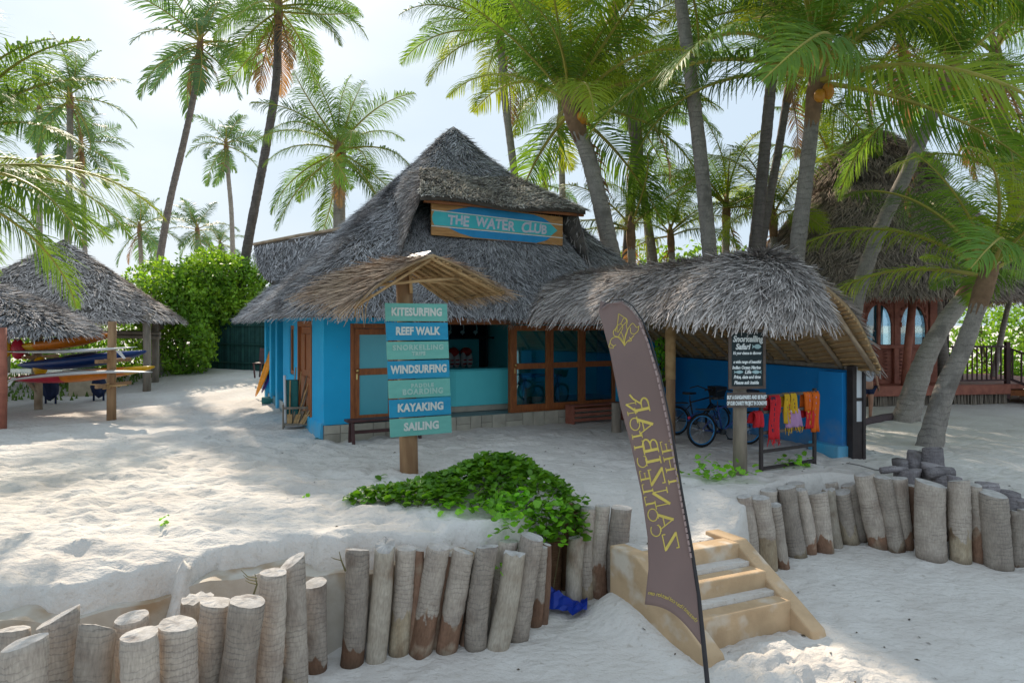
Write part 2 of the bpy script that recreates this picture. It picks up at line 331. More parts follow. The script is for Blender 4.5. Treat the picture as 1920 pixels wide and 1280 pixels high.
def barkmat(name, c1, c2, ring, ringc, c3=None, bare=None, ringamt=.75):
    m, t, b, o = newmat(name); L = t.links.new
    tcn = t.nodes.new('ShaderNodeTexCoord'); oi = t.nodes.new('ShaderNodeObjectInfo')
    ad = t.nodes.new('ShaderNodeVectorMath'); ad.operation = 'ADD'; L(tcn.outputs['Object'], ad.inputs[0])
    mu = t.nodes.new('ShaderNodeMath'); mu.operation = 'MULTIPLY'; mu.inputs[1].default_value = 40; L(oi.outputs['Random'], mu.inputs[0]); L(mu.outputs[0], ad.inputs[1])
    def noise(sc, det=5, st=(1, 1, 1)):
        mpn = t.nodes.new('ShaderNodeMapping'); mpn.inputs['Scale'].default_value = st; L(ad.outputs[0], mpn.inputs[0])
        n = t.nodes.new('ShaderNodeTexNoise'); n.inputs['Scale'].default_value = sc; n.inputs['Detail'].default_value = det; L(mpn.outputs[0], n.inputs[0]); return n.outputs[0]
    def mix(f, a, bb, mode='MIX'):
        n = t.nodes.new('ShaderNodeMixRGB'); n.blend_type = mode
        if isinstance(f, float): n.inputs[0].default_value = f
        else: L(f, n.inputs[0])
        for k, v in ((1, a), (2, bb)):
            if isinstance(v, tuple): n.inputs[k].default_value = v + (1,)
            else: L(v, n.inputs[k])
        return n.outputs[0]
    def rng(x, a, bb):
        n = t.nodes.new('ShaderNodeMapRange'); n.inputs[1].default_value = a; n.inputs[2].default_value = bb; L(x, n.inputs[0]); return n.outputs[0]
    w = t.nodes.new('ShaderNodeTexWave'); w.wave_type = 'BANDS'; w.bands_direction = 'Z'; w.wave_profile = 'SAW'
    w.inputs['Scale'].default_value = ring; w.inputs['Distortion'].default_value = 7.0; w.inputs['Detail'].default_value = 4; w.inputs['Detail Scale'].default_value = .9; w.inputs['Detail Roughness'].default_value = .65; L(ad.outputs[0], w.inputs[0])
    c = mix(rng(noise(5), .35, .65), c1, c2)
    mm = t.nodes.new('ShaderNodeMath'); mm.operation = 'MULTIPLY'; L(rng(w.outputs[1], .70, 1.0), mm.inputs[0])
    m2 = t.nodes.new('ShaderNodeMath'); m2.operation = 'MULTIPLY'; m2.inputs[1].default_value = ringamt; L(rng(noise(3.5, 4), .36, .62), m2.inputs[0]); L(m2.outputs[0], mm.inputs[1])
    c = mix(mm.outputs[0], c, ringc)
    c = mix(rng(noise(2.2, 6), .57, .70), c, c3 or tuple(v * .55 for v in c1))
    if bare:
        at = t.nodes.new('ShaderNodeAttribute'); at.attribute_type = 'OBJECT'; at.attribute_name = 'bare'
        sp_ = t.nodes.new('ShaderNodeSeparateXYZ'); L(tcn.outputs['Object'], sp_.inputs[0])
        def math_(op, x, y):
            n = t.nodes.new('ShaderNodeMath'); n.operation = op
            for k, v in ((0, x), (1, y)):
                if isinstance(v, float): n.inputs[k].default_value = v
                else: L(v, n.inputs[k])
            return n.outputs[0]
        jag = math_('MULTIPLY', math_('SUBTRACT', noise(5.5, 3, (1, 1, .35)), .5), .75)
        d = math_('SUBTRACT', math_('ADD', at.outputs['Fac'], jag), sp_.outputs[2])
        bc = mix(rng(noise(7, 5, (1, 1, .35)), .35, .65), bare[0], bare[1])
        bc = mix(rng(noise(3, 4), .55, .66), bc, bare[2])
        ok = math_('GREATER_THAN', at.outputs['Fac'], .001)
        c = mix(math_('MULTIPLY', rng(d, 0, .025), ok), c, bc)
        toned = rng(math_('SUBTRACT', math_('ADD', .16, math_('MULTIPLY', jag, .25)), sp_.outputs[2]), 0, .12)  # darker band just above the foot of each log
        c = mix(math_('MULTIPLY', toned, .55), c, (.10, .075, .055))
    fine = rng(noise(60, 4, (1, 1, .25)), .25, .75)
    c = mix(.35, c, mixval(t, fine), 'MULTIPLY')
    ov = t.nodes.new('ShaderNodeMapRange'); ov.inputs[3].default_value = .72; ov.inputs[4].default_value = 1.18; L(oi.outputs['Random'], ov.inputs[0])
    c = mix(1.0, c, mixval(t, ov.outputs[0]), 'MULTIPLY')
    L(c, b.inputs['Base Color']); b.inputs['Roughness'].default_value = .9; b.inputs['Specular IOR Level'].default_value = .15
    b1 = t.nodes.new('ShaderNodeBump'); b1.invert = True; b1.inputs['Strength'].default_value = .5; b1.inputs['Distance'].default_value = .02; L(mm.outputs[0], b1.inputs['Height'])
    b2 = t.nodes.new('ShaderNodeBump'); b2.inputs['Strength'].default_value = .5; b2.inputs['Distance'].default_value = .01; L(noise(35, 6, (1, 1, .5)), b2.inputs['Height']); L(b1.outputs[0], b2.inputs['Normal']); L(b2.outputs[0], b.inputs['Normal'])
    return m
BARE = ((.33, .19, .125), (.22, .125, .08), (.42, .33, .24)); PALE = ((.52, .43, .31), (.38, .29, .19), (.24, .17, .11))
m_bark = barkmat('grey_palm_log_bark', (.56, .48, .40), (.44, .37, .31), 6.0, (.25, .21, .18), (.34, .27, .22), bare=BARE)
m_barkp = barkmat('grey_palm_log_bark_peeled_pale', (.56, .48, .40), (.44, .37, .31), 6.0, (.25, .21, .18), (.34, .27, .22), bare=PALE)
m_barkbare = barkmat('stripped_brown_log', (.33, .205, .14), (.24, .14, .095), 3.0, (.15, .09, .06), (.42, .33, .24), ringamt=.15)
m_barkpale = barkmat('split_pale_log', (.56, .49, .40), (.44, .37, .29), 2.0, (.30, .24, .18), (.30, .22, .16), ringamt=.15)
m_fibre = barkmat('brown_fibrous_log', (.27, .15, .085), (.17, .09, .05), 9.0, (.09, .05, .03))
m_endgrain = M('grey_end_grain', (.55, .52, .49), (.40, .37, .34), scale=9, rough=.95, bump=.5, bscale=45, c3=(.28, .25, .23), s3=6, t3=.58)
m_trunk = barkmat('palm_trunk_bark', (.42, .37, .325), (.33, .29, .255), 2.6, (.15, .125, .11))
m_trunkdark = barkmat('dark_palm_trunk_bark', (.25, .21, .195), (.18, .15, .14), 2.6, (.07, .055, .05))
m_frond = M('coconut_frond_green', (.135, .235, .035), (.09, .18, .03), scale=.9, rough=.55, objvar=.4, spec=.3, trans=((2.1, 1.9, .7), .36))
m_frondy = M('yellow_green_frond', (.26, .34, .03), (.19, .28, .028), scale=.9, rough=.55, objvar=.35, spec=.3, trans=((2.0, 1.7, .6), .38))
m_frondfar = M('blue_green_frond', (.10, .18, .075), (.07, .14, .055), scale=.9, rough=.5, objvar=.3, spec=.35, trans=((1.7, 1.7, .8), .35))
m_fronddead = M('dry_brown_frond', (.36, .25, .13), (.28, .18, .09), scale=1.2, rough=.8, objvar=.3, trans=((1.3, .9, .5), .35))
m_rachis = M('yellow_frond_rib', (.38, .32, .06), (.30, .26, .05), scale=3, rough=.5)
m_fibrecrown = M('brown_crown_fibre', (.28, .17, .10), (.18, .11, .065), scale=6, rough=.95, bump=.6, bscale=20)
m_coconut = M('orange_coconut', (.62, .26, .02), (.50, .20, .02), scale=4, rough=.4, spec=.4)
m_leaf = M('bright_bush_leaf', (.22, .38, .04), (.13, .27, .03), scale=.8, rough=.5, island=.5, trans=((1.8, 1.6, .6), .4))
m_vine = M('glossy_vine_leaf', (.24, .50, .04), (.15, .38, .03), scale=4, rough=.4, island=.35, objvar=.4, spec=.45, trans=((1.6, 1.5, .5), .42))
m_stem = M('vine_stem', (.16, .14, .06), (.11, .09, .04), scale=5, rough=.8)
m_fence = M('green_reed_fence', (.02, .075, .065), (.014, .055, .05), scale=4, rough=.8, island=.4)
m_flag = M('mauve_flag_cloth', (.27, .21, .20), (.235, .182, .175), scale=1.5, rough=.8, spec=.15, trans=((1.3, 1.1, 1.05), .30))
m_flagpole = M('black_flag_pole', (.03, .03, .035), (.025, .025, .03), rough=.4)
m_gold = M('gold_flag_print', (.62, .50, .12), (.52, .42, .10), scale=5, rough=.7)
m_flagtrim = M('pale_flag_sleeve', (.34, .26, .25), (.30, .22, .21), scale=5, rough=.8)
m_metal = M('bicycle_black', (.018, .02, .024), (.015, .017, .02), rough=.4, spec=.5)
m_bikeblue = M('bicycle_blue', (.012, .05, .22), (.010, .04, .18), rough=.35, spec=.5)
m_tyre = M('rubber_tyre', (.02, .02, .022), (.015, .015, .017), rough=.85)
m_rim = M('blue_rim', (.06, .28, .55), (.05, .24, .5), rough=.3, metal=.3)
m_chrome = M('chrome', (.6, .6, .62), (.5, .5, .52), rough=.25, metal=1)
def plain(name, c, rough=.7, **k): return M(name, c, tuple(v * .82 for v in c), rough=rough, **k)
m_red = plain('red_cloth', (.62, .02, .03)); m_yellow = plain('yellow_cloth', (.70, .42, .02)); m_orange = plain('orange_cloth', (.75, .15, .01)); m_lilac = plain('lilac_cloth', (.48, .26, .46)); m_darkprint = plain('dark_cloth_print', (.07, .02, .05)); m_goldprint = plain('gold_cloth_print', (.65, .42, .04))
m_kred = plain('red_plastic', (.50, .02, .05), .35); m_kyel = plain('yellow_plastic', (.72, .40, .01), .35); m_kor = plain('orange_plastic', (.68, .20, .01), .35); m_kblue = plain('navy_blue_plastic', (.012, .05, .20), .35)
m_surfblue = plain('deep_blue_board', (.02, .015, .30), .35); m_surforange = plain('orange_board_rail', (.80, .30, .01), .35)
m_jred = plain('red_life_vest', (.55, .04, .03)); m_jwhite = plain('white_vest_panel', (.65, .65, .66)); m_shelf = plain('black_shelf', (.018, .022, .03), .6)
m_green = plain('dark_green_canvas', (.02, .14, .14), .7); m_crate = plain('cream_tarp', (.50, .42, .30), .8)
m_skin = plain('skin', (.48, .25, .165), .55); m_shirt = plain('pale_shirt', (.55, .58, .64), .8); m_shorts = plain('navy_shorts', (.015, .025, .07), .8); m_hair = plain('brown_hair', (.06, .035, .02), .7)
m_tarp = plain('royal_blue_plastic', (.01, .04, .34), .35); m_sheet = plain('white_plastic_sheet', (.75, .76, .77), .3); m_water = M('sea_water', (.02, .26, .30), (.015, .20, .25), scale=.05, rough=.12, bump=.3, bscale=1.2, spec=.5)
m_leaflitter = plain('dry_leaf', (.10, .075, .05), .9, island=.5); m_black = barkmat('weathered_dark_log', (.40, .36, .36), (.28, .25, .255), 6.0, (.08, .065, .065), (.12, .10, .09)); m_kerb = plain('dark_log_kerb', (.13, .095, .10), .95, bump=.6)
m_rope = plain('grey_rope', (.25, .24, .22), .9); m_grass = M('lawn_grass', (.12, .20, .03), (.08, .15, .02), scale=3, rough=.8, island=.4)

# ------------------------------------------------------------------ ground sheet
def axis(a, b, st, far, g=1.16):
    c = list(np.arange(a, b, st)); s = st; x = b; hi = []
    while x < far: hi.append(x); s = min(s * g, 300) ; x += s
    lo = []; s = st; x = a - st
    while x > -far: lo.append(x); s = min(s * g, 300); x -= s
    return np.array(lo[::-1] + c + hi)
gx = axis(-7.6, 8.4, .05, 3000, 1.09); gy = axis(5.0, 14.0, .05, 3000, 1.06)
GX, GY = np.meshgrid(gx, gy); GZ = HG(GX, GY)
nx, ny = len(gx), len(gy); idx = np.arange(nx * ny).reshape(ny, nx)
gf = np.stack([idx[:-1, :-1], idx[:-1, 1:], idx[1:, 1:], idx[1:, :-1]], -1).reshape(-1, 4)
gnd = npmesh('sand_ground', np.stack([GX, GY, GZ], -1).reshape(-1, 3), gf, m_sand, None, True); tag(gnd, kind='structure', label='white beach sand with footprints and wind ripples')
sea = MB().add([(-3000, -3000, -2.9), (3000, -3000, -2.9), (3000, -8, -2.9), (-3000, -8, -2.9)], [(0, 1, 2, 3)]).build('sea_water', m_water); tag(sea, kind='structure', label='turquoise sea at the foot of the beach')

# ------------------------------------------------------------------ thatch
def thatch(name, fn, length, perim, parent, mat=m_thatch, dens=26, course=.11, bl=(.2, .36), bw=(.022, .04), lift=.05, closed=True, base=True, base_mat=None, nu=64, nv=16, thick=.12, eave=1, vmax=1.0, seed=0, jit=.35, flip=1, partname='thatch', u_range=(0, 1), normal_jit=.25):
    """fn(u[],v[]) -> Nx3 (v 0 eave, 1 ridge). lays courses of palm-leaf tips."""
    rs = np.random.RandomState(seed + 11)
    if base:
        U = np.linspace(0, 1, nu + 1); Vv = np.linspace(0, vmax, nv + 1)
        uu, vv = np.meshgrid(U, Vv); p = fn(uu.ravel(), vv.ravel()); n = (nu + 1) * (nv + 1)
        q = p.copy(); q[:, 2] -= thick
        idx = np.arange(n).reshape(nv + 1, nu + 1)
        f1 = np.stack([idx[:-1, :-1], idx[:-1, 1:], idx[1:, 1:], idx[1:, :-1]], -1).reshape(-1, 4)
        f2 = f1[:, ::-1] + n
        rim = [np.stack([idx[0, :-1], idx[0, :-1] + n, idx[0, 1:] + n, idx[0, 1:]], -1)]
        if not closed:
            rim.append(np.stack([idx[:-1, 0], idx[1:, 0], idx[1:, 0] + n, idx[:-1, 0] + n], -1)); rim.append(np.stack([idx[:-1, -1], idx[:-1, -1] + n, idx[1:, -1] + n, idx[1:, -1]], -1))
        npmesh('roof_base', np.concatenate([p, q]), np.concatenate([f1, f2] + rim), base_mat or m_thatchbase, parent)
    us = []; vs = []; ext = []
    rows = int(length / course)
    for r in range(rows):
        v = r / rows * vmax; c = fn(np.linspace(0, 1, 60), np.full(60, v)); per = np.linalg.norm(np.diff(c, axis=0), axis=1).sum()
        k = int(per * dens) + 3
        if r == 0: k = int(k * (1 + eave))
        if r == 1: k = int(k * 1.3)
        us.append(rs.uniform(u_range[0], u_range[1], k)); vs.append(np.clip(v + rs.uniform(-.6, .6, k) / rows * vmax, 0.001, vmax - .004)); ext.append(np.full(k, 1.0 if r else 1.0))
    u = np.concatenate(us); v = np.concatenate(vs)
    e = 1e-3
    p = fn(u, v); dv = fn(u, v + e * .5) - fn(u, v - e * .5); du = fn(u + e, v) - fn(u - e, v)
    dv /= np.linalg.norm(dv, axis=1)[:, None] + 1e-9; du /= np.linalg.norm(du, axis=1)[:, None] + 1e-9
    nn = np.cross(du, dv) * flip; nn /= np.linalg.norm(nn, axis=1)[:, None] + 1e-9
    nn = np.where(nn[:, 2:3] < 0, -nn, nn)
    k = len(u)
    # clumped direction: neighbouring leaves lean the same way
    cl = vnoise(p[:, 0] * 1.6 + p[:, 2], p[:, 1] * 1.6 - p[:, 2] * 1.3, seed) * 1.3
    d = -dv + du * (cl + rs.normal(0, jit, k))[:, None] + nn * rs.normal(0, normal_jit * .3, k)[:, None]
    d /= np.linalg.norm(d, axis=1)[:, None]
    L = rs.uniform(bl[0], bl[1], k); w = rs.uniform(bw[0], bw[1], k)
    lf = np.abs(rs.normal(0, lift, k)) + .012
    sd = np.cross(d, nn); sd += nn * rs.normal(0, normal_jit, k)[:, None]; sd /= np.linalg.norm(sd, axis=1)[:, None]
    a0 = p - sd * (w / 2)[:, None] + nn * .004; a1 = p + sd * (w / 2)[:, None] + nn * .004
    tip = p + d * L[:, None] + nn * lf[:, None]; tip[:, 2] -= np.where(v < .03, L * .12, 0)
    b0 = tip + sd * (w * .22)[:, None]; b1 = tip - sd * (w * .22)[:, None]
    verts = np.stack([a0, a1, b0, b1], 1).reshape(-1, 3); fc = np.arange(k * 4).reshape(-1, 4)
    o = npmesh(partname, verts, fc, mat, parent); o['kind'] = 'stuff'
    return o

# ------------------------------------------------------------------ WATER CLUB HUT
hut = thing('blue_hut', 'blue walled hut with a tall grey thatched roof and a surfboard name sign', 'hut', C0)
PZ = .30; WT = 2.62; HW = 9.3; HD = 8.0
fl = MB(); fl.fbox(HP(.05, .05, -.3), E1 * (HW - .1), E2 * 7.9, UP * (.3 + PZ - .012)); fl.build('floor', m_floor, hut)
s_dl = s_at(657); s_dr = 1.62; s_op = s_at(957); s_p2 = s_at(1032); s_p3 = s_at(1093); s_p4 = s_at(1156)
fw = MB(); th = .22
def wall(m, s0, s1, z0, z1, t0=0, tt=th): m.fbox(HP(s0, t0, z0), E1 * (s1 - s0), E2 * tt, UP * (z1 - z0))
wall(fw, 0, s_dl, PZ, WT); fw.build('front_wall', m_blue, hut, bevel=.012); fw = MB(); wall(fw, s_dl, s_dr, 2.44, WT); fw.build('lintel', m_blue, hut)
fw = MB(); wall(fw, s_p4, HW, PZ - .0, WT); fw.build('front_wall', m_blue, hut, bevel=.012)
hd = MB(); hd.fbox(HP(s_dr, -.03, 2.42), E1 * (s_p4 - s_dr + .05), E2 * .16, UP * .2); hd.build('header_beam', m_woodh, hut, bevel=.008)
# side wall
sw = MB(); td0 = 1.14; td1 = 2.75; tw0 = t_at(551); tw1 = t_at(543); te = 4.9
def swall(m, t0, t1, z0, z1, off=0.0, tt=.22): m.fbox(HP(off, t0, z0), E1 * tt, E2 * (t1 - t0), UP * (z1 - z0))
swall(sw, th, td0, -.3, WT); swall(sw, td0, td1, 2.5, WT); swall(sw, td0, td1, -.3, PZ); swall(sw, td1, tw0, -.3, WT); swall(sw, tw0, tw1, -.3, 1.15); swall(sw, tw0, tw1, 2.4, WT); swall(sw, tw1, te, -.3, WT)
sw.build('side_wall', m_blue, hut, bevel=.012)
sk = MB()
sk.hexa([HP(-.10, .02, -.3), HP(-.002, .02, -.3), HP(-.002, 1.1, -.3), HP(-.10, 1.1, -.3), HP(-.05, .02, .33), HP(-.002, .02, .36), HP(-.002, 1.1, .36), HP(-.05, 1.1, .33)]); sk.build('wall_foot', m_blue, hut)
for tt in (5.9, 7.0, 8.0):
    q = MB(); q.fbox(HP(0, tt, -.2), E1 * .25, E2 * .3, UP * 2.8); q.build('column', m_blue, hut, bevel=.01)
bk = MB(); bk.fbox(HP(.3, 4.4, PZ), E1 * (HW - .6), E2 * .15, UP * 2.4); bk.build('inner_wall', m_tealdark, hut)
bk = MB(); bk.fbox(HP(.3, 7.7, -.2), E1 * (HW - .3), E2 * .15, UP * 2.8); bk.build('back_wall', m_blue, hut)
rw = MB(); rw.fbox(HP(HW - .22, .22, -.2), E1 * .22, E2 * 7.5, UP * 2.8); rw.build('end_wall', m_blue, hut)
s_pw = s_at(912, 4.39); pw = MB(); pw.fbox(HP(s_pw, 3.0, PZ), E1 * (HW - .25 - s_pw), E2 * 1.39, UP * 2.39); pw.build('partition_wall', m_teal, hut)
cl = MB(); cl.fbox(HP(.23, .23, 2.70), E1 * (HW - .46), E2 * 7.4, UP * .05); cl.build('ceiling', m_blackwood, hut)
# plinth blocks
pl = MB(); pl.fbox(HP(.0, -.05, -.3), E1 * HW, E2 * .27, UP * (.3 + PZ - .02)); plo = pl.build('plinth', m_grout, hut)
cells = []
x = 0.0
while x < HW - .1:
    w_ = random.uniform(.26, .5); w_ = min(w_, HW - x); cells.append((x, w_)); x += w_
for (x, w_) in cells:
    for (z0, z1) in ((-.06, PZ),) if random.random() < .6 else ((-.06, .12), (.13, PZ)):
        q = MB(); pr = random.uniform(.062, .075); q.fbox(HP(x + .006, -pr, z0), E1 * (w_ - .012), E2 * .06, UP * (z1 - z0)); q.build('plinth_stone', m_stone, plo, bevel=.006)
# doors
def door(s0, s1, z0, z1, t0, glass, name='glass_door', mid=1.08, fw_=.11, parent=hut, handle=True, d2=None, off=0, mt=m_wood, side=False):
    f = MB()
    if side: pt = lambda a, z, dep: HP(dep, a, z); ax = E2; nx_ = E1
    else: pt = lambda a, z, dep: HP(a, dep, z); ax = E1; nx_ = E2
    tk = .06
    f.fbox(pt(s0, z0, t0), ax * fw_, nx_ * tk, UP * (z1 - z0)); f.fbox(pt(s1 - fw_, z0, t0), ax * fw_, nx_ * tk, UP * (z1 - z0))
    for (a, c) in ((z0, z0 + .15), (z0 + mid - .07, z0 + mid + .07), (z1 - .13, z1)): f.fbox(pt(s0 + fw_, a, t0 + .003), ax * (s1 - s0 - 2 * fw_), nx_ * (tk - .006), UP * (c - a))
    o = f.build(name, mt, parent, bevel=.006)
    for (a, c) in ((z0 + .15, z0 + mid - .07), (z0 + mid + .07, z1 - .13)):
        g = MB(); g.fbox(pt(s0 + fw_ - .008, a - .008, t0 + .026), ax * (s1 - s0 - 2 * fw_ + .016), nx_ * .012, UP * (c - a + .016)); g.build('pane', glass, o)
    if handle:
        h = MB(); h.ell(pt(s0 + .05, z0 + mid + .03, t0 - .05), .035, .035, .035); h.tube([pt(s0 + .05, z0 + mid + .03, t0 - .05), pt(s0 + .05, z0 + mid + .03, t0 + .01)], .015, 6); h.fbox(pt(s0 + .035, z0 + mid - .16, t0 - .012), ax * .03, nx_ * .012, UP * .12); h.build('handle', m_brass, o)
    return o
dfm = MB(); dfm.fbox(HP(s_dl, .0, PZ), E1 * .09, E2 * .14, UP * 2.14); dfm.fbox(HP(s_dl + .09, .0, 2.34), E1 * (s_dr - s_dl - .09), E2 * .14, UP * .1); dfm.fbox(HP(s_dr - .09, .0, PZ), E1 * .09, E2 * .14, UP * 2.04); dfm.build('door_frame', m_wood, hut, bevel=.005)
door(s_dl + .095, s_dr - .095, PZ + .02, 2.33, .03, m_glass2)
gw = s_p2 - s_op
jb = MB(); jb.fbox(HP(s_op, -.01, PZ), E1 * .07, E2 * .14, UP * 2.12); jb.build('door_jamb', m_wood, hut, bevel=.005)
door(s_op + .075, s_p2 - .01, PZ + .03, 2.40, .01, m_glass, 'folding_door')
door(s_p2 + .0, s_p3 - .01, PZ + .03, 2.40, .025, m_glass, 'folding_door', handle=False)
door(s_p3 + .0, s_p4, PZ + .03, 2.40, .04, m_glass, 'folding_door', handle=False)
sl = MB(); sl.fbox(HP(s_op + .07, .0, PZ - .0), E1 * (s_p4 - s_op - .07), E2 * .12, UP * .027); sl.build('sill', m_wood, hut)
# side door: solid panelled, and its frame
o = MB(); o.fbox(HP(-.02, td0, PZ), E1 * .18, E2 * .1, UP * 2.2); o.fbox(HP(-.02, td1 - .1, PZ), E1 * .18, E2 * .1, UP * 2.2); o.fbox(HP(-.02, td0 + .1, 2.38), E1 * .18, E2 * (td1 - td0 - .2), UP * .12); o.build('door_frame', m_wood, hut, bevel=.005)
for k in range(2):
    a = td0 + .11 + k * .7; sd = MB(); sd.fbox(HP(.05, a, PZ + .01), E1 * .05, E2 * .69, UP * 2.06); so = sd.build('panel_door', m_wood, hut, bevel=.004)
    for (z0, z1) in ((.45, 1.2), (1.35, 2.2)):
        q = MB(); q.fbox(HP(.02, a + .12, z0), E1 * .035, E2 * .45, UP * (z1 - z0)); q.build('panel', m_wood, so, bevel=.01)
wn = MB(); wn.fbox(HP(.03, tw0, 1.15), E1 * .1, E2 * .1, UP * 1.25); wn.fbox(HP(.03, tw1 - .1, 1.15), E1 * .1, E2 * .1, UP * 1.25); wn.fbox(HP(.03, tw0 + .1, 1.15), E1 * .1, E2 * (tw1 - tw0 - .2), UP * .1); wn.fbox(HP(.03, tw0 + .1, 2.3), E1 * .1, E2 * (tw1 - tw0 - .2), UP * .1); wo = wn.build('side_window', m_wood, hut, bevel=.004)
q = MB(); q.fbox(HP(.08, tw0 + .09, 1.24), E1 * .012, E2 * (tw1 - tw0 - .18), UP * 1.07); q.build('pane', m_glass2, wo)
# roof
ZE = 2.68; ZP = 8.12; cs, ct = 4.65, 4.0
def sup(u, p):
    a = u * 2 * np.pi; c, s = np.cos(a), np.sin(a); r = (np.abs(c) ** p + np.abs(s) ** p) ** (-1 / p); return c * r, s * r
CC = np.array(HP(cs, ct, 0)); e1 = np.array(E1); e2 = np.array(E2)
def roof_fn(u, v):
    a, c = sup(u, 8); k = 1 - v
    rr = k + .05 * np.sin(np.pi * v) * 0
    wob = .10 * vnoise(a * 3 + 7, c * 3 + v * 5, 3)
    z = ZE + (ZP - ZE) * v + wob * (v > .02) - .10 * np.abs(a * c) ** 3 * 0
    return CC + np.outer(a * rr * 5.5, e1) + np.outer(c * rr * 4.85, e2) + np.outer(z, [0, 0, 1])
thatch('hut_roof', roof_fn, 7.4, 40, hut, dens=64, course=.075, bl=(.13, .36), bw=(.010, .028), nu=96, nv=20, seed=1, lift=.055)
# eave fringe of paler leaf butts
# cap at the peak
def cap_fn(u, v):
    a = u * 2 * np.pi; r = .80 * (1 - v) + .02
    return CC + np.stack([np.cos(a) * r, np.sin(a) * r, ZP - .76 + .86 * v ** .95 + 0 * u], -1)
thatch('cap', cap_fn, 1.1, 4, hut, dens=60, course=.08, nu=24, nv=5, seed=2, partname='ridge_cap', lift=.05)
# dormer roof over the sign
nD0, nD1 = .42, 2.55; sD0 = s_at(788, .5); sD1 = s_at(1104, .5)
def dorm_fn(u, v):
    s = (2.28 + .80 * v) * (1 - u) + (6.88 - .75 * v) * u
    n = nD0 + (nD1 - nD0) * v; z = 5.42 + v * 1.12 + .05 * np.sin(u * 9) - .0 * u
    return np.array(C0) + np.outer(s, e1) + np.outer(n, e2) + np.outer(z, [0, 0, 1])
thatch('dormer', dorm_fn, 2.5, 4.4, hut, mat=m_thatchpale, bl=(.12, .22), dens=60, course=.08, closed=False, nu=24, nv=6, seed=3, partname='dormer_thatch', thick=.14)
db = MB(); db.beam(HP(sD0 + .1, nD0 + .12, 5.30), HP(sD1 - .15, nD0 + .12, 5.30), .08, .07)
db.build('dormer_batten', m_woodh, hut)
for k in range(2):
    def cheek(u, v, k=k):
        n = .50 + 1.95 * u - .30 * (1 - v) * (1 - u); ztop = 5.42 + (.08 + 1.95 * u) / (nD1 - nD0) * 1.12 - .05
        stop = (2.28 + .80 * (n - nD0) / (nD1 - nD0)) + .06 if k == 0 else (7.0 - .75 * (n - nD0) / (nD1 - nD0)) - .30
        s = stop + (-.55 if k == 0 else .10) * (1 - v); vf = np.minimum(np.minimum((n + .85) / 4.85, (s + .85) / 5.5), (HW + .85 - s) / 5.5); zb = ZE + (ZP - ZE) * np.clip(vf, .01, 1) - .06
        z = np.minimum(zb, ztop) * (1 - v) + ztop * v
        return np.array(C0) + np.outer(s, e1) + np.outer(n, e2) + np.outer(z, [0, 0, 1])
    thatch('cheek', cheek, 1.4, 2, hut, dens=64, course=.07, bl=(.15, .3), bw=(.010, .028), closed=False, nu=8, nv=3, seed=50 + k, partname='dormer_cheek', mat=m_thatchlight, thick=.02)
# rear wing roof
A = P(476, 460, 21.0); B = P(660, 428, 18.9); Cc = P(524, 532, 19.2); D = P(640, 540, 17.6)
A, B, Cc, D = map(np.array, (A, B, Cc, D))
def wing_fn(u, v):
    bot = Cc[None] * (1 - u)[:, None] + D[None] * u[:, None]; top = A[None] * (1 - u)[:, None] + B[None] * u[:, None]
    r = bot * (1 - v)[:, None] + top * v[:, None]; r[:, 2] -= .22 * np.sin(np.pi * v) * (1 - u * .5); r[:, 0] -= .12 * np.sin(np.pi * v) * (1 - u); return r
thatch('wing', wing_fn, 2.0, 3, hut, dens=40, course=.08, closed=False, nu=16, nv=8, seed=4, partname='wing_thatch')
back = np.array((1.2, 2.6, -1.7))
def wing2_fn(u, v):
    top = A[None] * (1 - u)[:, None] + B[None] * u[:, None]; bot = top + back[None]
    return bot * (1 - v)[:, None] + top * v[:, None]
thatch('wing_back', wing2_fn, 2.6, 3, hut, dens=14, course=.14, closed=False, nu=10, nv=5, seed=5, partname='wing_thatch')
rc = MB(); rc.tube([Vector(A) + UP * .03, (Vector(A) + Vector(B)) / 2 + UP * .06, Vector(B) + UP * .03], .05, 6); rc.build('ridge_pole', m_rafter, hut)

# ------------------------------------------------------------------ name sign under the dormer
sgn = thing('hut_sign', 'long wooden sign with a teal and blue surfboard reading THE WATER CLUB', 'sign', HP(2.5, .5, 4.5))
sA = P(808, 378, 16.15); tS = (sA - C0).dot(E2); s0 = (sA - C0).dot(E1); s1 = s_at(1054, tS)
zt0, zb0 = CZ + (HY - 376) / FPX * 16.15, CZ + (HY - 441) / FPX * 16.15
Yr = HP(s1, tS, 0).y; zt1, zb1 = CZ + (HY - 407) / FPX * Yr, CZ + (HY - 461) / FPX * Yr
def SP(a, b_, dep=0): # a along 0..1, b up 0..1
    z = (zb0 + (zt0 - zb0) * b_) * (1 - a) + (zb1 + (zt1 - zb1) * b_) * a
    return HP(s0 + (s1 - s0) * a, tS - dep, z)
bnds = [0, .27, .72, 1]
for k in range(3):
    q = MB(); lo, hi = bnds[k] + .006, bnds[k + 1] - .006
    q.hexa([SP(0, lo, .03), SP(1, lo, .03), SP(1, lo, -.02), SP(0, lo, -.02), SP(0, hi, .03), SP(1, hi, .03), SP(1, hi, -.02), SP(0, hi, -.02)]); q.build('plank', m_signwood, sgn, bevel=.004)
def patch(name, poly, mat, d0=.031, d1=.036):
    q = MB(); n = len(poly); q.add([SP(a, b_, d1) for a, b_ in poly] + [SP(a, b_, d0) for a, b_ in poly], [tuple(range(n))] + [(i, n + i, n + (i + 1) % n, (i + 1) % n) for i in range(n)]); return q.build(name, mat, sgn)
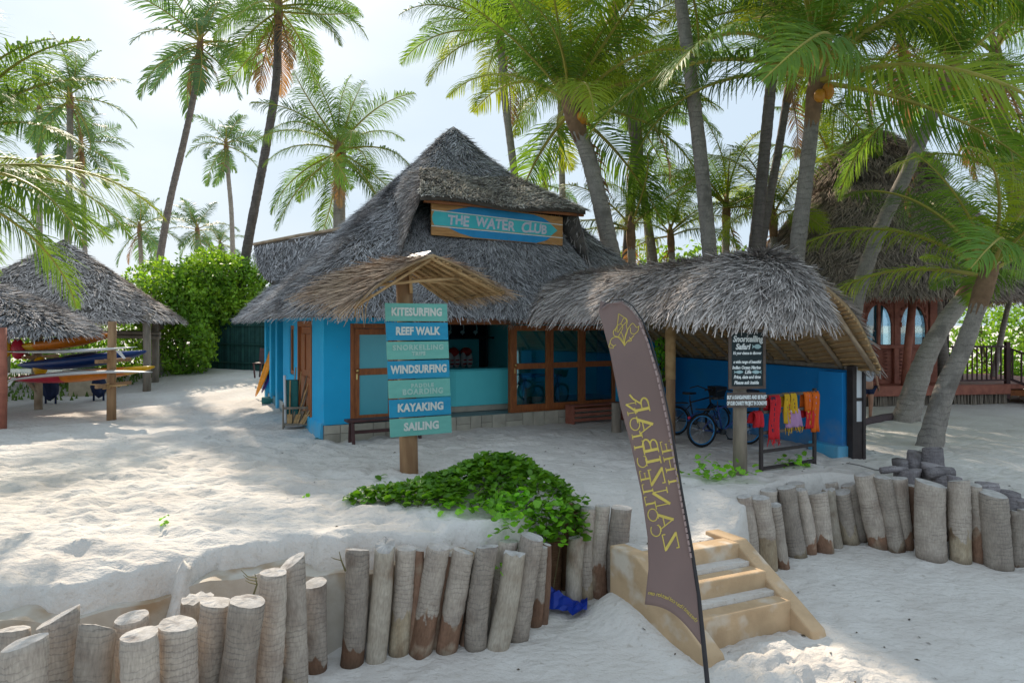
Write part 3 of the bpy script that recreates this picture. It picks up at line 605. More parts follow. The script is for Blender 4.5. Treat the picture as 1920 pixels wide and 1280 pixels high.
mid = [(.02, .30), (.9, .30)] + [(.9 + .055 * t_, .30 + .21 * t_) for t_ in (.35, .7, 1)] + [(.90 + .055 * t_, .70 - .19 * t_) for t_ in (.7, .35)] + [(.9, .70), (.02, .70), (.008, .6), (.004, .5), (.008, .4)]
patch('board_panel', mid, m_signteal)
patch('board_panel', [(.12, .255), (.2, .12), (.3, .03), (.78, .02), (.86, .13), (.9, .255)], m_signblue)
patch('board_panel', [(.1, .735), (.9, .735), (.84, .87), (.76, .95), (.3, .97), (.2, .86)], m_signblue)
for b_ in (.27, .72):
    patch('cream_line', [(.0, b_ - .014), (1, b_ - .014), (1, b_ + .014), (0, b_ + .014)], m_letter, .0305, .034)
rt = SP(1, .5) - SP(0, .5); rs_ = random.Random(4); txt = 'THE WATER CLUB'; ws = []
for ch in txt: ws.append(.055 if ch == ' ' else {'W': .074, 'A': .060, 'L': .046, 'E': .047}.get(ch, .053))
x_ = .5 - sum(ws) / 2 - .01
for ch, w_ in zip(txt, ws):
    if ch != ' ':
        me = text_mesh('letter', ch, .33 * rs_.uniform(.90, 1.12), sx=.95, bold=.011, shear=rs_.uniform(.0, .25), ext=.003); an = rs_.uniform(-.10, .10); r_ = rt.normalized() * math.cos(an) + UP * math.sin(an)
        put_text('letter', me, m_pink, sgn, SP(x_ + w_ / 2, .49 + rs_.uniform(-.02, .02), .040), r_, UP)
    x_ += w_
# ------------------------------------------------------------------ activity signpost
sp = thing('activity_signpost', 'thick log signpost under a small thatched canopy listing water sports on seven painted boards', 'signpost', G(768, 888, 0))
pb = P(768, 886, 11.34); pt_ = P(757, 503, 11.40)
q = MB(); q.tube([pb - UP * .4, pb + (pt_ - pb) * .3, pb + (pt_ - pb) * .65, pt_], [.155, .15, .14, .135], 16); q.build('post', m_post, sp, True)
BL = Vector(P(722, 567, 10.95)); tilt = R(2.3)
bu = (E1 * math.cos(tilt * .3) + UP * -.0); bd = (-UP + E1 * math.tan(R(2.4)) * 1.0)
names = [('KITESURFING', None), ('REEF WALK', None), ('SNORKELLING', 'TRIPS'), ('WINDSURFING', None), ('PADDLE', 'BOARDING'), ('KAYAKING', None), ('SAILING', None)]
Wb = 1.07; Hb = .312
for k, (a, b_) in enumerate(names):
    o_ = BL + bd * (Hb * k); green = k % 2 == 0
    q = MB(); q.fbox(o_ + bd * (Hb - .014), bu * Wb, E2 * .028, -bd * (Hb - .022)); bo = q.build('board', m_bgreen if green else m_bblue, sp, bevel=.003)
    c_ = o_ + bu * Wb / 2 + bd * (Hb / 2 - .004) - E2 * .004
    if b_ is None:
        tm = text_mesh('lettering', a, .175, sx={'KITESURFING': .80, 'REEF WALK': .80, 'WINDSURFING': .78, 'KAYAKING': .88, 'SAILING': .92}[a], bold=.008, ext=.003, space=1.05); put_text('lettering', tm, m_letter, bo, c_, bu, -bd)
    else:
        h1, h2 = (.115, .085) if k == 2 else (.085, .125)
        ox = bu * (.04 if k == 4 else 0)
        put_text('lettering', text_mesh('lettering', a, h1, sx=1.05, bold=.005, ext=.003, space=1.15 if k == 2 else 1.3), m_letterfade, bo, c_ - bd * .045 + ox, bu, -bd)
        put_text('lettering', text_mesh('lettering', b_, h2, sx=1.0, bold=.006, ext=.003, space=1.15), m_letterfade, bo, c_ + bd * .055 + ox * 1.2, bu, -bd)
# canopy
rf0 = P(812, 476, 10.95); rb0 = P(742, 490, 11.85)
lf0 = P(668, 568, 10.05); lb0 = P(584, 540, 10.9); gf0 = P(948, 546, 11.85); gb0 = P(838, 561, 12.7)
def can_l(u, v):
    a0, a1, b0, b1 = map(np.array, (lb0, lf0, rb0, rf0)); r = (a0[None] * (1 - u)[:, None] + a1[None] * u[:, None]) * (1 - v)[:, None] + (b0[None] * (1 - u)[:, None] + b1[None] * u[:, None]) * v[:, None]
    r[:, 2] += .10 * np.sin(np.pi * v); return r
def can_r(u, v):
    a0, a1, b0, b1 = map(np.array, (gf0, gb0, rf0, rb0)); r = (a0[None] * (1 - u)[:, None] + a1[None] * u[:, None]) * (1 - v)[:, None] + (b0[None] * (1 - u)[:, None] + b1[None] * u[:, None]) * v[:, None]
    r[:, 2] += .04 * np.sin(np.pi * v); return r
thatch('canopy_l', can_l, 1.4, 1.4, sp, mat=m_reed, dens=85, course=.075, bl=(.22, .48), bw=(.010, .022), lift=.03, closed=False, nu=12, nv=6, seed=21, jit=.16, thick=.05, partname='canopy_thatch', base_mat=m_thatchtan, normal_jit=.5)
thatch('canopy_r', can_r, 1.4, 1.4, sp, mat=m_reed, dens=70, course=.08, bl=(.22, .40), bw=(.010, .022), lift=.03, closed=False, nu=12, nv=6, seed=22, jit=.14, thick=.03, partname='canopy_thatch', base_mat=m_thatchtan, normal_jit=.5)
for k in range(7):   # rafters under the far slope
    u = .04 + k * .155; a = rf0.lerp(rb0, u) - UP * .07; b_ = gf0.lerp(gb0, min(1, u + random.uniform(-.03, .03))) - UP * .075
    q = MB(); q.tube([a, (a + b_) / 2 + Vector((0, 0, random.uniform(-.01, .01))), b_ + (b_ - a) * random.uniform(-.06, .02)], [.024, .028, .022], 7); q.build('rafter', m_lash, sp, True)
for k in range(5):
    u = .05 + k * .22; a = rf0.lerp(rb0, u) - UP * .08; b_ = lf0.lerp(lb0, u) - UP * .08
    q = MB(); q.tube([a, b_], [.025, .02], 7); q.build('rafter', m_lash, sp, True)
for k in range(26):  # leaf ribs lying across the rafters, the underside of the thatch
    v = (k + .5) / 26; a = gf0.lerp(rf0, v) - UP * .048; b_ = gb0.lerp(rb0, v) - UP * .048
    q = MB(); q.tube([a.lerp(b_, random.uniform(-.05, .05)), a.lerp(b_, .5) + UP * random.uniform(-.012, .012), a.lerp(b_, random.uniform(.9, 1.05))], random.uniform(.008, .016), 5); q.build('batten', m_lash, sp)
ct_ = Vector(pt_) + Vector((.02, -.13, .0))
for (a, b_, r_) in ((rb0 - UP * .06, rf0 - UP * .06, .03), (ct_ + Vector((.1, 0, .0)), ct_ + Vector((.13, -.02, -.42)), .028), (lf0.lerp(lb0, .3).lerp(rf0, .35) - UP * .05, gf0.lerp(gb0, .3).lerp(rf0, .55) - UP * .09, .026), (ct_ + Vector((-.15, 0, -.18)), lf0.lerp(lb0, .35).lerp(rb0, .35) - UP * .06, .024), (ct_ + Vector((.1, .05, -.2)), gf0.lerp(gb0, .45).lerp(rf0, .4) - UP * .1, .024)):
    q = MB(); q.tube([a, (Vector(a) + Vector(b_)) / 2 + Vector((0, 0, .01)), b_], r_, 7); q.build('brace', m_lash, sp, True)
for k in range(22):   # loose reeds dangling off the low corner
    a = lf0.lerp(lb0, random.uniform(0, .55)).lerp(rf0, random.uniform(.0, .3)) - UP * .05; d = Vector((random.uniform(-.28, .05), random.uniform(-.1, .05), -random.uniform(.2, .5)))
    q = MB(); q.tube([a, a + d * .5 + Vector((-.03, 0, .03)), a + d], [.009, .008, .003], 4); q.build('loose_reed', m_lash, sp)
q = MB(); a = rf0.lerp(rb0, .1); nrm = Vector((-.2, -.2, .9)); q.fbox(rf0.lerp(rb0, .05) + UP * .045, (rb0 - rf0) * .5 + UP * .01, (lf0 - rf0) * .17, UP * .012); q.build('plastic_patch', m_sheet, sp)

# ------------------------------------------------------------------ shelter with the bicycles
she = thing('thatched_shelter', 'open shelter with a rounded shaggy thatched roof and a blue back wall over the bicycles', 'shelter', (4.6, 12.4, 0))
RE = Vector((4.58, 12.35, 3.72)); RL = 6.2
we0 = Vector((6.28, 12.75, 0)); we1 = HP(HW - .1, -.02, 0)
wd = (we1 - we0).normalized(); wn_ = Vector((wd.y, -wd.x, 0))
q = MB(); a = we0 - UP * .3; zt = 1.56
q.hexa([a, we0 + wn_ * .2 - UP * .3, we1 + wn_ * .2 - UP * .3, we1 - UP * .3, we0 + UP * zt, we0 + wn_ * .2 + UP * zt, we1 + wn_ * .2 + UP * zt, we1 + UP * zt]); q.build('back_wall', m_blue2, she, bevel=.012)
q = MB(); q.fbox(we0 - wd * .02 - wn_ * .16 - UP * .3, wd * .6, wn_ * .18, UP * (zt + .27)); q.build('pillar', m_blue2, she, bevel=.012)
q = MB(); q.fbox(we0 - wd * .10 - wn_ * .34 - UP * .3, wd * .75, wn_ * .36, UP * .47); q.build('wall_foot', m_blue, she, bevel=.02)
q = MB(); q.tube([we0 - wd * .3 + UP * (zt + .05) + wn_ * .1, (we0 + we1) / 2 + UP * (zt + .07) + wn_ * .1, we1 + UP * (zt + .05) + wn_ * .1], .06, 8); q.build('wall_plate', m_greypost, she, True)
# end post with white panels
ep = P(1607, 690, 12.55); 
q = MB(); ex = Vector((.9, .2, 0)).normalized(); ey = Vector((-.2, .9, 0)).normalized(); eo = Vector((6.24, 12.50, -.15)); ex = ex * .66
q.fbox(eo, ex * .13, ey * .16, UP * 1.80); q.fbox(eo + ex * .34, ex * .09, ey * .16, UP * 1.82); q.fbox(eo + ex * .13 + ey * .02, ex * .21, ey * .1, UP * .78); q.fbox(eo + ex * .13 + ey * .02 + UP * 1.16, ex * .21, ey * .1, UP * .06); q.build('end_post', m_blackwood, she, bevel=.005)
q = MB(); q.fbox(eo + ex * .13 + ey * .04 + UP * .78, ex * .21, ey * .05, UP * .38); q.fbox(eo + ex * .13 + ey * .04 + UP * 1.22, ex * .21, ey * .05, UP * .58); q.build('white_panel', m_white, she)
d_ = -E2   # along the ridge to the free end
def sh_eave(u):   # u 0..1: far left eave -> round the end -> right verge
    L0 = 6.0
    u = np.asarray(u); res = None; tp = np.zeros((len(u), 3))
    e1_, e2_ = np.array(E1), np.array(E2); re = np.array(RE)
    m1 = u < .55
    t_ = (1 - u / .55) * L0
    r1 = re + np.outer(t_, e2_) - np.outer(np.full(len(u), 2.15), e1_); r1[:, 2] = 2.66 - .0 * t_
    t1 = re + np.outer(t_, e2_)
    ph = np.clip((u - .55) / .45, 0, 1) * R(92)
    rad = 2.15 - .85 * np.clip(ph / R(92), 0, 1) ** 1.0
    r2 = re - np.outer(np.cos(ph) * rad, e1_) - np.outer(np.sin(ph) * rad, e2_); r2[:, 2] = 2.66 - .10 * np.sin(np.clip(ph * 1.6, 0, np.pi / 2)) + .16 * np.clip(ph / R(92) - .7, 0, 1)
    t2 = np.repeat(re[None], len(u), 0)
    return np.where(m1[:, None], r1, r2), np.where(m1[:, None], t1, t2)
def shel_fn(u, v):
    e_, t_ = sh_eave(u); r = e_ * (1 - v)[:, None] + t_ * v[:, None]
    r[:, 2] += .30 * np.sin(np.pi * v ** .8) + .05 * vnoise(u * 14, v * 5, 4); return r
thatch('shelter', shel_fn, 2.5, 9, she, mat=m_thatchlight, bw=(.012, .034), dens=62, course=.075, closed=False, nu=60, nv=9, seed=6, thick=.10, bl=(.16, .42), lift=.05, base_mat=m_thatchtan, eave=1.2)
VERGE = [RE + UP * 0, P(1505, 500, 11.75), P(1545, 531, 11.75), P(1588, 570, 11.75), P(1613, 602, 11.85), P(1652, 688, 12.05)]
VV = np.array([list(p) for p in VERGE[::-1]]); vk = np.array([0, .25, .4, .62, .8, 1.0])
def bslope_fn(u, v):  # u 0 verge .. 1 far end
    a = np.stack([np.interp(v, vk, VV[:, k]) for k in range(3)], -1)
    far = np.array(RE + E2 * RL)[None] * v[:, None] + (np.array(we1) + np.array(wn_) * .3 + np.array([0, 0, 1.5]))[None] * (1 - v)[:, None]
    k = np.clip(u / .12, 0, 1); mid_a = np.array(RE)[None] * v[:, None] + (np.array(we0) + np.array(wn_) * .35 + np.array([0, 0, 1.55]))[None] * (1 - v)[:, None]
    base = mid_a * (1 - u)[:, None] + far * u[:, None]
    off = (a - mid_a); r = base + off * (1 - sm(u / .22))[:, None]; return r
thatch('shelter_back', bslope_fn, 2.9, 6, she, mat=m_thatchlight, dens=46, course=.08, closed=False, nu=40, nv=10, seed=7, thick=.07, bl=(.15, .28), lift=.04, base_mat=m_thatchtan)
# rafters and battens of the back slope seen from below
for k in range(13):
    u = .02 + k * .078; a = bslope_fn(np.array([u]), np.array([.96]))[0]; b_ = bslope_fn(np.array([u]), np.array([.02]))[0]; m_ = bslope_fn(np.array([u]), np.array([.5]))[0]
    q = MB(); q.tube([Vector(a) - UP * .13, Vector(m_) - UP * .13, Vector(b_) - UP * .12], [.04, .045, .04], 8); q.build('rafter', m_rafter, she, True)
for k in range(30):
    v = (k + .5) / 30; pts = [Vector(p) - UP * (.093) for p in bslope_fn(np.linspace(.0, .98, 14), np.full(14, v))]
    q = MB(); q.tube(pts, .02, 5); q.build('batten', m_lash, she)
q = MB(); q.tube([RE - UP * .12, RE + E2 * RL - UP * .12], .05, 8); q.build('ridge_pole', m_rafter, she, True)
# free end: poles crossing the verge
for (a, b_) in ((VERGE[1], VERGE[4]), (VERGE[2] - UP * .1, VERGE[5] - UP * .05)):
    q = MB(); q.tube([Vector(a) + Vector((.0, .1, -.1)), Vector(b_) + Vector((0, .1, -.06))], .035, 7); q.build('verge_pole', m_rafter, she, True)
def post(name, px, pyb, pyt, Y, rad, mat, parent, zt=None, lean=0):
    b_ = P(px, pyb, Y); t_ = P(px + lean, pyt, Y) if zt is None else Vector((b_.x, b_.y, zt))
    q = MB(); q.tube([b_ - UP * .4, b_.lerp(t_, .4) + Vector((.006, 0, 0)), t_], [rad, rad * .97, rad * .92], 12); return q.build(name, mat, parent, True)
post('post', 1257, 830, 600, 13.95, .098, m_post, she, zt=2.55)
q = MB(); a = P(1257, 830, 13.95); q.tube([Vector((a.x, a.y, 1.3)), Vector((a.x, a.y, 2.5))], .106, 12); q.build('bark_sleeve', m_lash, she, True)
post('post', 1155, 812, 755, 15.4, .11, m_greypost, she)
snp = thing('snorkelling_sign', 'chalk board for a snorkelling safari over a small charity board on a round post', 'sign', G(1388, 888, 0))
b_ = G(1388, 888, -.0); t_ = P(1386, 590, 11.05)
q = MB(); q.tube([b_ - UP * .4, b_.lerp(t_, .5), t_], [.118, .108, .10], 14); q.build('post', m_greypost, snp, True)
Ys = 10.88
def board(x0, x1, y0, y1, Y, yaw, fr, name, parent, matb, matf):
    tl = P(x0, y0, Y); br = P(x1, y1, Y); w_ = br.x - tl.x; h_ = tl.z - br.z
    r_ = Vector((math.cos(yaw), math.sin(yaw), 0)); n_ = Vector((math.sin(yaw), -math.cos(yaw), 0))
    o_ = tl - UP * h_; q = MB(); q.fbox(o_ - n_ * .02, r_ * w_, n_ * .018, UP * h_); bo = q.build(name, matb, parent)
    if fr:
        q = MB(); f = fr
        q.fbox(o_ - n_ * .025, r_ * f, n_ * .045, UP * h_); q.fbox(o_ - n_ * .025 + r_ * (w_ - f), r_ * f, n_ * .045, UP * h_); q.fbox(o_ - n_ * .024 + r_ * f, r_ * (w_ - 2 * f), n_ * .043, UP * f); q.fbox(o_ - n_ * .024 + r_ * f + UP * (h_ - f), r_ * (w_ - 2 * f), n_ * .043, UP * f); q.build('frame', matf, parent, bevel=.004)
    return bo, o_, r_, n_, w_, h_
bo, o_, r_, n_, w_, h_ = board(1366, 1437, 618, 729, Ys, .06, .045, 'chalk_board', snp, m_chalkblack, m_frame)
def chalk(txt, fx, fy, h, sx=.9, mat=m_chalk, bold=.003, shear=.25, parent=bo):
    me = text_mesh('lettering', txt, h, sx=sx, bold=bold, shear=shear, ext=.002); put_text('lettering', me, mat, parent, o_ + r_ * (w_ * fx) + UP * (h_ * fy) + n_ * .003, r_, UP)
chalk('Snorkelling', .52, .84, .135, .82, bold=.005); chalk('Safari', .38, .71, .125, .86, bold=.005)
chalk("It's your chance to discover", .5, .605, .066, .62); chalk('a wide range of beautiful', .5, .455, .066, .68); chalk('Indian Ocean Marine', .48, .36, .07, .78); chalk('Life', .52, .285, .08, .9); chalk('Price, date and time', .5, .20, .075, .72); chalk('Please ask inside', .48, .105, .075, .80)
def fish(fx, fy, l, hgt, flip=1):
    pts = [];
    for k in range(9): a = math.pi * k / 8; pts.append((math.cos(a) * .5, math.sin(a) * .5))
    pts = [(.5, 0), (.38, .22), (.15, .36), (-.1, .3), (-.3, .08), (-.5, .32), (-.44, 0), (-.5, -.32), (-.3, -.08), (-.1, -.3), (.15, -.34), (.38, -.2)]
    q = MB(); q.prism([o_ + r_ * (w_ * fx + x * l * flip) + UP * (h_ * fy + y * hgt) + n_ * .001 for x, y in pts], n_ * .004); q.build('chalk_fish', m_chalkfish, bo)
fish(.76, .715, .15, .11); fish(.27, .285, .15, .075); fish(.76, .285, .16, .085, -1)
bo2, o_, r_, n_, w_, h_ = board(1364, 1438, 736, 764, Ys - .02, .06, .0, 'charity_board', snp, m_frame, m_frame)
chalk('BUY A KANGA/PAREO AND BE PART', .5, .68, .085, .46, shear=.05, parent=bo2, bold=.004); chalk('OF OUR CHARITY PROJECT IN DONGWE', .5, .28, .085, .41, shear=.05, parent=bo2, bold=.004)

# ------------------------------------------------------------------ kanga rack and cloths
kr = thing('cloth_rack', 'dark wooden ladder rack standing on the sand by the blue wall', 'rack', G(1427, 880, 0))
ra = Vector(G(1427, 882, 0)); rb = Vector(G(1527, 866, 0)); ru = (rb - ra).normalized(); rl = (rb - ra).length; rn = Vector((ru.y, -ru.x, 0))
RH = (882 - 735) / FPX * ra.y
for p in (ra, rb):
    q = MB(); q.fbox(p - ru * .035 - rn * .02 - UP * .05, ru * .07, rn * .04, UP * (RH + .05)); q.build('rail_post', m_blackwood, kr, bevel=.004)
for k, z in enumerate((.03, .31, .62, .96, RH - .07)):
    q = MB(); q.beam(ra + UP * z + ru * .036, rb + UP * z - ru * .036, .04, .05); q.build('rung', m_blackwood if k < 2 else m_frame, kr, bevel=.004)
def cloth(name, label, u, w, ztop, lf, lb, mat, prints=(), group='kanga cloths hung on the ladder rack', fringe=None, seed=0, bulge=.03, printmat=None):
    rs = random.Random(seed); base = ra + ru * (rl * u)
    th_ = thing(name, label, 'cloth', base + UP * ztop, group)
    nu, nv = 10, 16; vs = []; fs = []; tot = lf + lb; mi = []
    def pt(i, j):
        a = i / nu - .5; d = j / nv * tot
        if d < lb: z = ztop - (lb - d) + .035; dep = -.045
        else: z = ztop - (d - lb) + .035; dep = .045
        k_ = abs(d - lb)
        if k_ < .06: dep *= k_ / .06
        wid = w * (1 + .15 * min(1, k_ / lf)) ; rip = math.sin(a * 14 + seed + k_ * 3) * bulge * min(1, k_ * 4 + .2)
        return base + ru * (a * wid + .02 * math.sin(k_ * 7 + seed)) + rn * (dep + rip * (1 if dep >= 0 else -1)) + UP * (z - base.z + 0)
    for j in range(nv + 1):
        for i in range(nu + 1): vs.append(pt(i, j))
    for j in range(nv):
        for i in range(nu): fs.append((j * (nu + 1) + i, j * (nu + 1) + i + 1, (j + 1) * (nu + 1) + i + 1, (j + 1) * (nu + 1) + i))
    q = MB(); q.add(vs, fs); b_ = q.build('cloth_body', mat, th_, True); md = b_.modifiers.new('solid', 'SOLIDIFY'); md.thickness = .006
    for (a0, a1, d0, d1, pm) in prints:
        q = MB(); n = 6; vs = []; fs = []
        for j in range(n + 1):
            for i in range(5):
                a = a0 + (a1 - a0) * i / 4; d = lb + d0 + (d1 - d0) * j / n; vs.append(pt((a) * nu, d / tot * nv) + rn * .006)
        for j in range(n):
            for i in range(4): fs.append((j * 5 + i, j * 5 + i + 1, j * 5 + i + 6, j * 5 + i + 5))
        q.add(vs, fs); q.build('print', pm, th_, True)
    if fringe:
        q = MB()
        for i in range(16):
            a = pt(i / 15 * nu, nv); d = Vector((rs.uniform(-.03, .03), rs.uniform(-.02, .02), -rs.uniform(.06, .13))); q.tube([a, a + d * .5, a + d], [.007, .006, .004], 4)
        q.build('fringe', mat if fringe is True else fringe, th_)
    return th_
zt3 = RH - .07; z2 = .96; z1 = .62
spots = lambda a0, a1, d0, d1, n, pm: [(a0 + (a1 - a0) * random.random() * .6, 0, d0 + (d1 - d0) * k / n, 0, pm) for k in range(n)]
def blocks(a0, a1, d0, d1, n, pm, h=.05): return [(a0 + random.uniform(0, .1), a1 - random.uniform(0, .1), d0 + (d1 - d0) * k / n, d0 + (d1 - d0) * k / n + h, pm) for k in range(n)]
cloth('kanga_cloth', 'long red fringed cloth with dark print at the left end of the rack', .19, .26, zt3, .76, .3, m_red, blocks(.05, .5, .05, .66, 7, m_darkprint, .06), fringe=True, seed=1)
cloth('kanga_cloth', 'short red scarf poking out behind the left post of the rack', -.09, .20, z2, .26, .2, m_red, fringe=None, seed=2, bulge=.05)
cloth('kanga_cloth', 'yellow cloth with red and black dots bunched left of the lilac one', .44, .14, zt3, .52, .25, m_yellow, blocks(.15, .75, .1, .48, 6, m_darkprint, .03) + blocks(.5, .9, .12, .48, 5, m_red, .03), seed=3)
cloth('kanga_cloth', 'plain yellow cloth folded over the top bar above the lilac one', .58, .15, zt3, .36, .3, m_yellow, blocks(.2, .6, .1, .3, 3, m_darkprint, .04), seed=4)
cloth('kanga_cloth', 'lilac cloth draped over the middle bar with yellow fringe', .56, .36, z2, .33, .2, m_lilac, blocks(.2, .95, .03, .12, 1, m_white, .05), fringe=m_yellow, seed=5)
cloth('kanga_cloth', 'orange cloth with grey print doubled on the top bar', .83, .19, zt3, .34, .3, m_orange, blocks(.3, .6, .05, .3, 3, m_lilac, .05), seed=6)
cloth('kanga_cloth', 'red cloth patterned with gold roundels below the orange ones', .84, .20, z2, .38, .2, m_red, blocks(.15, .85, .04, .34, 3, m_goldprint, .07), seed=7)
cloth('kanga_cloth', 'long bright orange cloth at the right end of the rack', .97, .19, zt3, .72, .3, m_orange, blocks(.3, .6, .1, .5, 4, m_lilac, .03), seed=8)
q = MB()
for k in range(14):
    a = ra + ru * (rl * .56 + random.uniform(-.1, .1)) + rn * .05 + UP * .62; q.tube([a, a + Vector((random.uniform(-.02, .02), 0, -random.uniform(.1, .2)))], [.009, .006], 4)

# ------------------------------------------------------------------ bicycles
def bike(label, rear, front, r, mat, rimm, seed=0):
    rear, front = Vector(rear), Vector(front); ax = (front - rear); wb = ax.length; ax.normalize(); sd = Vector((ax.y, -ax.x, 0)); k = wb / 1.1
    th_ = thing('bicycle', label, 'bicycle', (rear + front) / 2, 'cruiser bicycles under the shelter')
    def B(x, z, s=0): return rear + ax * (x * k) + UP * (z * k) + sd * s
    r = r * k; z0 = r / k
    for c in (rear, front):
        c = c + UP * r; w_ = MB(); ring = [c + ax * (math.cos(a) * (r - .022)) + UP * (math.sin(a) * (r - .022)) for a in np.linspace(0, 2 * math.pi, 32, endpoint=False)]
        w_.tube(ring, .026, 8, closed=True); wo = w_.build('wheel', m_tyre, th_, True)
        q = MB(); ring = [c + ax * (math.cos(a) * (r - .055)) + UP * (math.sin(a) * (r - .055)) for a in np.linspace(0, 2 * math.pi, 32, endpoint=False)]; q.tube(ring, .014, 6, closed=True); q.build('rim', rimm, wo, True)
        q = MB()
        for j in range(18):
            a = j * math.pi / 9; e = c + ax * (math.cos(a + .25 * (-1) ** j) * (r - .06)) + UP * (math.sin(a + .25 * (-1) ** j) * (r - .06)); q.tube([c + sd * (.03 * (-1) ** j), e], .002, 3, cap=False)
        q.tube([c - sd * .05, c + sd * .05], .022, 8); q.build('spokes', m_chrome, wo)
        q = MB(); pts = [c + ax * (math.cos(a) * (r + .03)) + UP * (math.sin(a) * (r + .03)) for a in np.linspace(.3, 2.6, 14)]
        vs = []; fs = []
        for p in pts: vs += [p - sd * .035, p + sd * .035]
        for j in range(len(pts) - 1): fs.append((2 * j, 2 * j + 1, 2 * j + 3, 2 * j + 2))
        q.add(vs, fs); q.build('mudguard', mat, th_, True)
    bb = B(.47, z0 - .05); st = B(.36, .80); hd_t = B(.90, .86); hd_b = B(.93, .72)
    q = MB()
    for a, b_, rr in ((bb, st, .017), (st.lerp(bb, .1), hd_t, .017), (bb, hd_b, .019), (rear + UP * r, st.lerp(bb, .2), .011), (rear + UP * r, bb, .012), (hd_t, hd_b, .021)):
        mid_ = (a + b_) / 2 - UP * (.05 if rr == .019 or (a - hd_t).length < .01 else 0); q.tube([a, mid_, b_], rr, 8)
    q.build('frame', mat, th_, True)
    q = MB(); f = front + UP * r
    for s in (-.05, .05): q.tube([hd_b + sd * s * .6, hd_b.lerp(f, .5) + sd * s + ax * .02, f + sd * s], .011, 6)
    q.build('fork', mat, th_, True)
    q = MB(); top = B(.875, 1.0); q.tube([hd_t, top], .013, 6); q.tube([top + sd * .30 - ax * .30 + UP * .05, top + sd * .27 - ax * .12 + UP * .10, top + sd * .10 + ax * .02 + UP * .03, top, top - sd * .10 + ax * .02 + UP * .03, top - sd * .27 - ax * .12 + UP * .10, top - sd * .30 - ax * .30 + UP * .05], .013, 7); q.build('handlebar', m_metal, th_, True)
    q = MB(); q.tube([st, st + UP * .10], .013, 6); c = st + UP * .13
    q.prism([c - ax * .14 + sd * .09, c - ax * .06 + sd * .10, c + ax * .05 + sd * .04, c + ax * .15 + sd * .02, c + ax * .15 - sd * .02, c + ax * .05 - sd * .04, c - ax * .06 - sd * .10, c - ax * .14 - sd * .09], UP * .045); q.build('saddle', m_metal, th_, bevel=.01)
    q = MB(); q.tube([bb - sd * .06, bb + sd * .06], .06, 12)
    for s in (-1, 1): q.tube([bb + sd * .06 * s, bb + sd * .07 * s + ax * .1 * s - UP * .13 * s], .01, 6); q.fbox(bb + sd * .07 * s + ax * (.1 * s - .04) - UP * (.13 * s + .01), ax * .08, sd * .09 * s, UP * .02)
    q.build('pedals', m_metal, th_)
    q = MB(); c = hd_t + ax * .06 + UP * .02; q.hexa([c - sd * .13, c + sd * .13, c + sd * .13 + ax * .22, c - sd * .13 + ax * .22, c - sd * .17 + UP * .22 - ax * .02, c + sd * .17 + UP * .22 - ax * .02, c + sd * .17 + UP * .22 + ax * .27, c - sd * .17 + UP * .22 + ax * .27]); q.build('basket', m_metal, th_)
    q = MB(); c = rear + UP * (r * 2 + .06) - ax * .1; q.fbox(c - sd * .07, ax * .36, sd * .14, UP * .02); q.build('carrier', m_metal, th_)
    q = MB(); c = rear + UP * (r * 1.75) - ax * (r * .85); q.ell(c, .035, .035, .03); q.build('tail_lamp', m_kred, th_)
bike('blue cruiser bicycle with blue rims standing nearer the signboard', P(1316, 838, 13.4), P(1404, 833, 13.75), .335, m_bikeblue, m_rim)
bike('black cruiser bicycle with a front basket standing behind the flag', P(1268, 815, 14.9), P(1345, 812, 15.2), .335, m_metal, m_rim)

# ------------------------------------------------------------------ benches
def bench(name, label, a, b_, z, wid, mat, slats=False):
    a, b_ = Vector(a), Vector(b_); u = (b_ - a).normalized(); l = (b_ - a).length; n = Vector((u.y, -u.x, 0)); gz0 = a.z
    th_ = thing(name, label, 'bench', (a + b_) / 2)
    q = MB(); q.fbox(a + UP * z - n * wid / 2, u * l, n * wid, UP * .05); q.build('seat', mat, th_, bevel=.008)
    for e in (.12, l - .12):
        for s in (-1, 1):
            q = MB(); q.beam(a + u * e + n * s * wid * .5 - UP * .03, a + u * e + n * s * wid * .28 + UP * z, .06, .06); q.build('leg', mat, th_, bevel=.004)
    q = MB(); q.beam(a + u * .15 + UP * .2, b_ - u * .15 + UP * .2, .03, .07); q.build('stretcher', mat, th_)
bench('wooden_bench', 'long dark wooden bench in front of the closed blue glazed door', HP(.33, -.55, gz(-3.4, 13.9) + .0), HP(2.0, -.55, .0), .42, .30, m_darkwood)
bl = thing('slatted_bench', 'low red slatted bench beneath the folding doors behind the flag', 'bench', HP(6.6, -.5, 0))
ba = G(1074, 795, .0); bb_ = ba + E1 * 1.6
for p in (ba, bb_): 
    q = MB(); q.fbox(p - UP * .03, E1 * .06, E2 * .34, UP * .44); q.build('end_panel', m_redwood, bl, bevel=.006)
for k, z in enumerate((.05, .17, .29)):
    q = MB(); q.fbox(ba + E1 * .06 + UP * z, E1 * 1.54, E2 * .03, UP * .07); q.build('slat', m_redwood, bl, bevel=.004)
for k in range(3):
    q = MB(); q.fbox(ba + E1 * .0 + UP * .41 + E2 * (.01 + k * .115), E1 * 1.66, E2 * .10, UP * .03); q.build('slat', m_redwood, bl, bevel=.004)

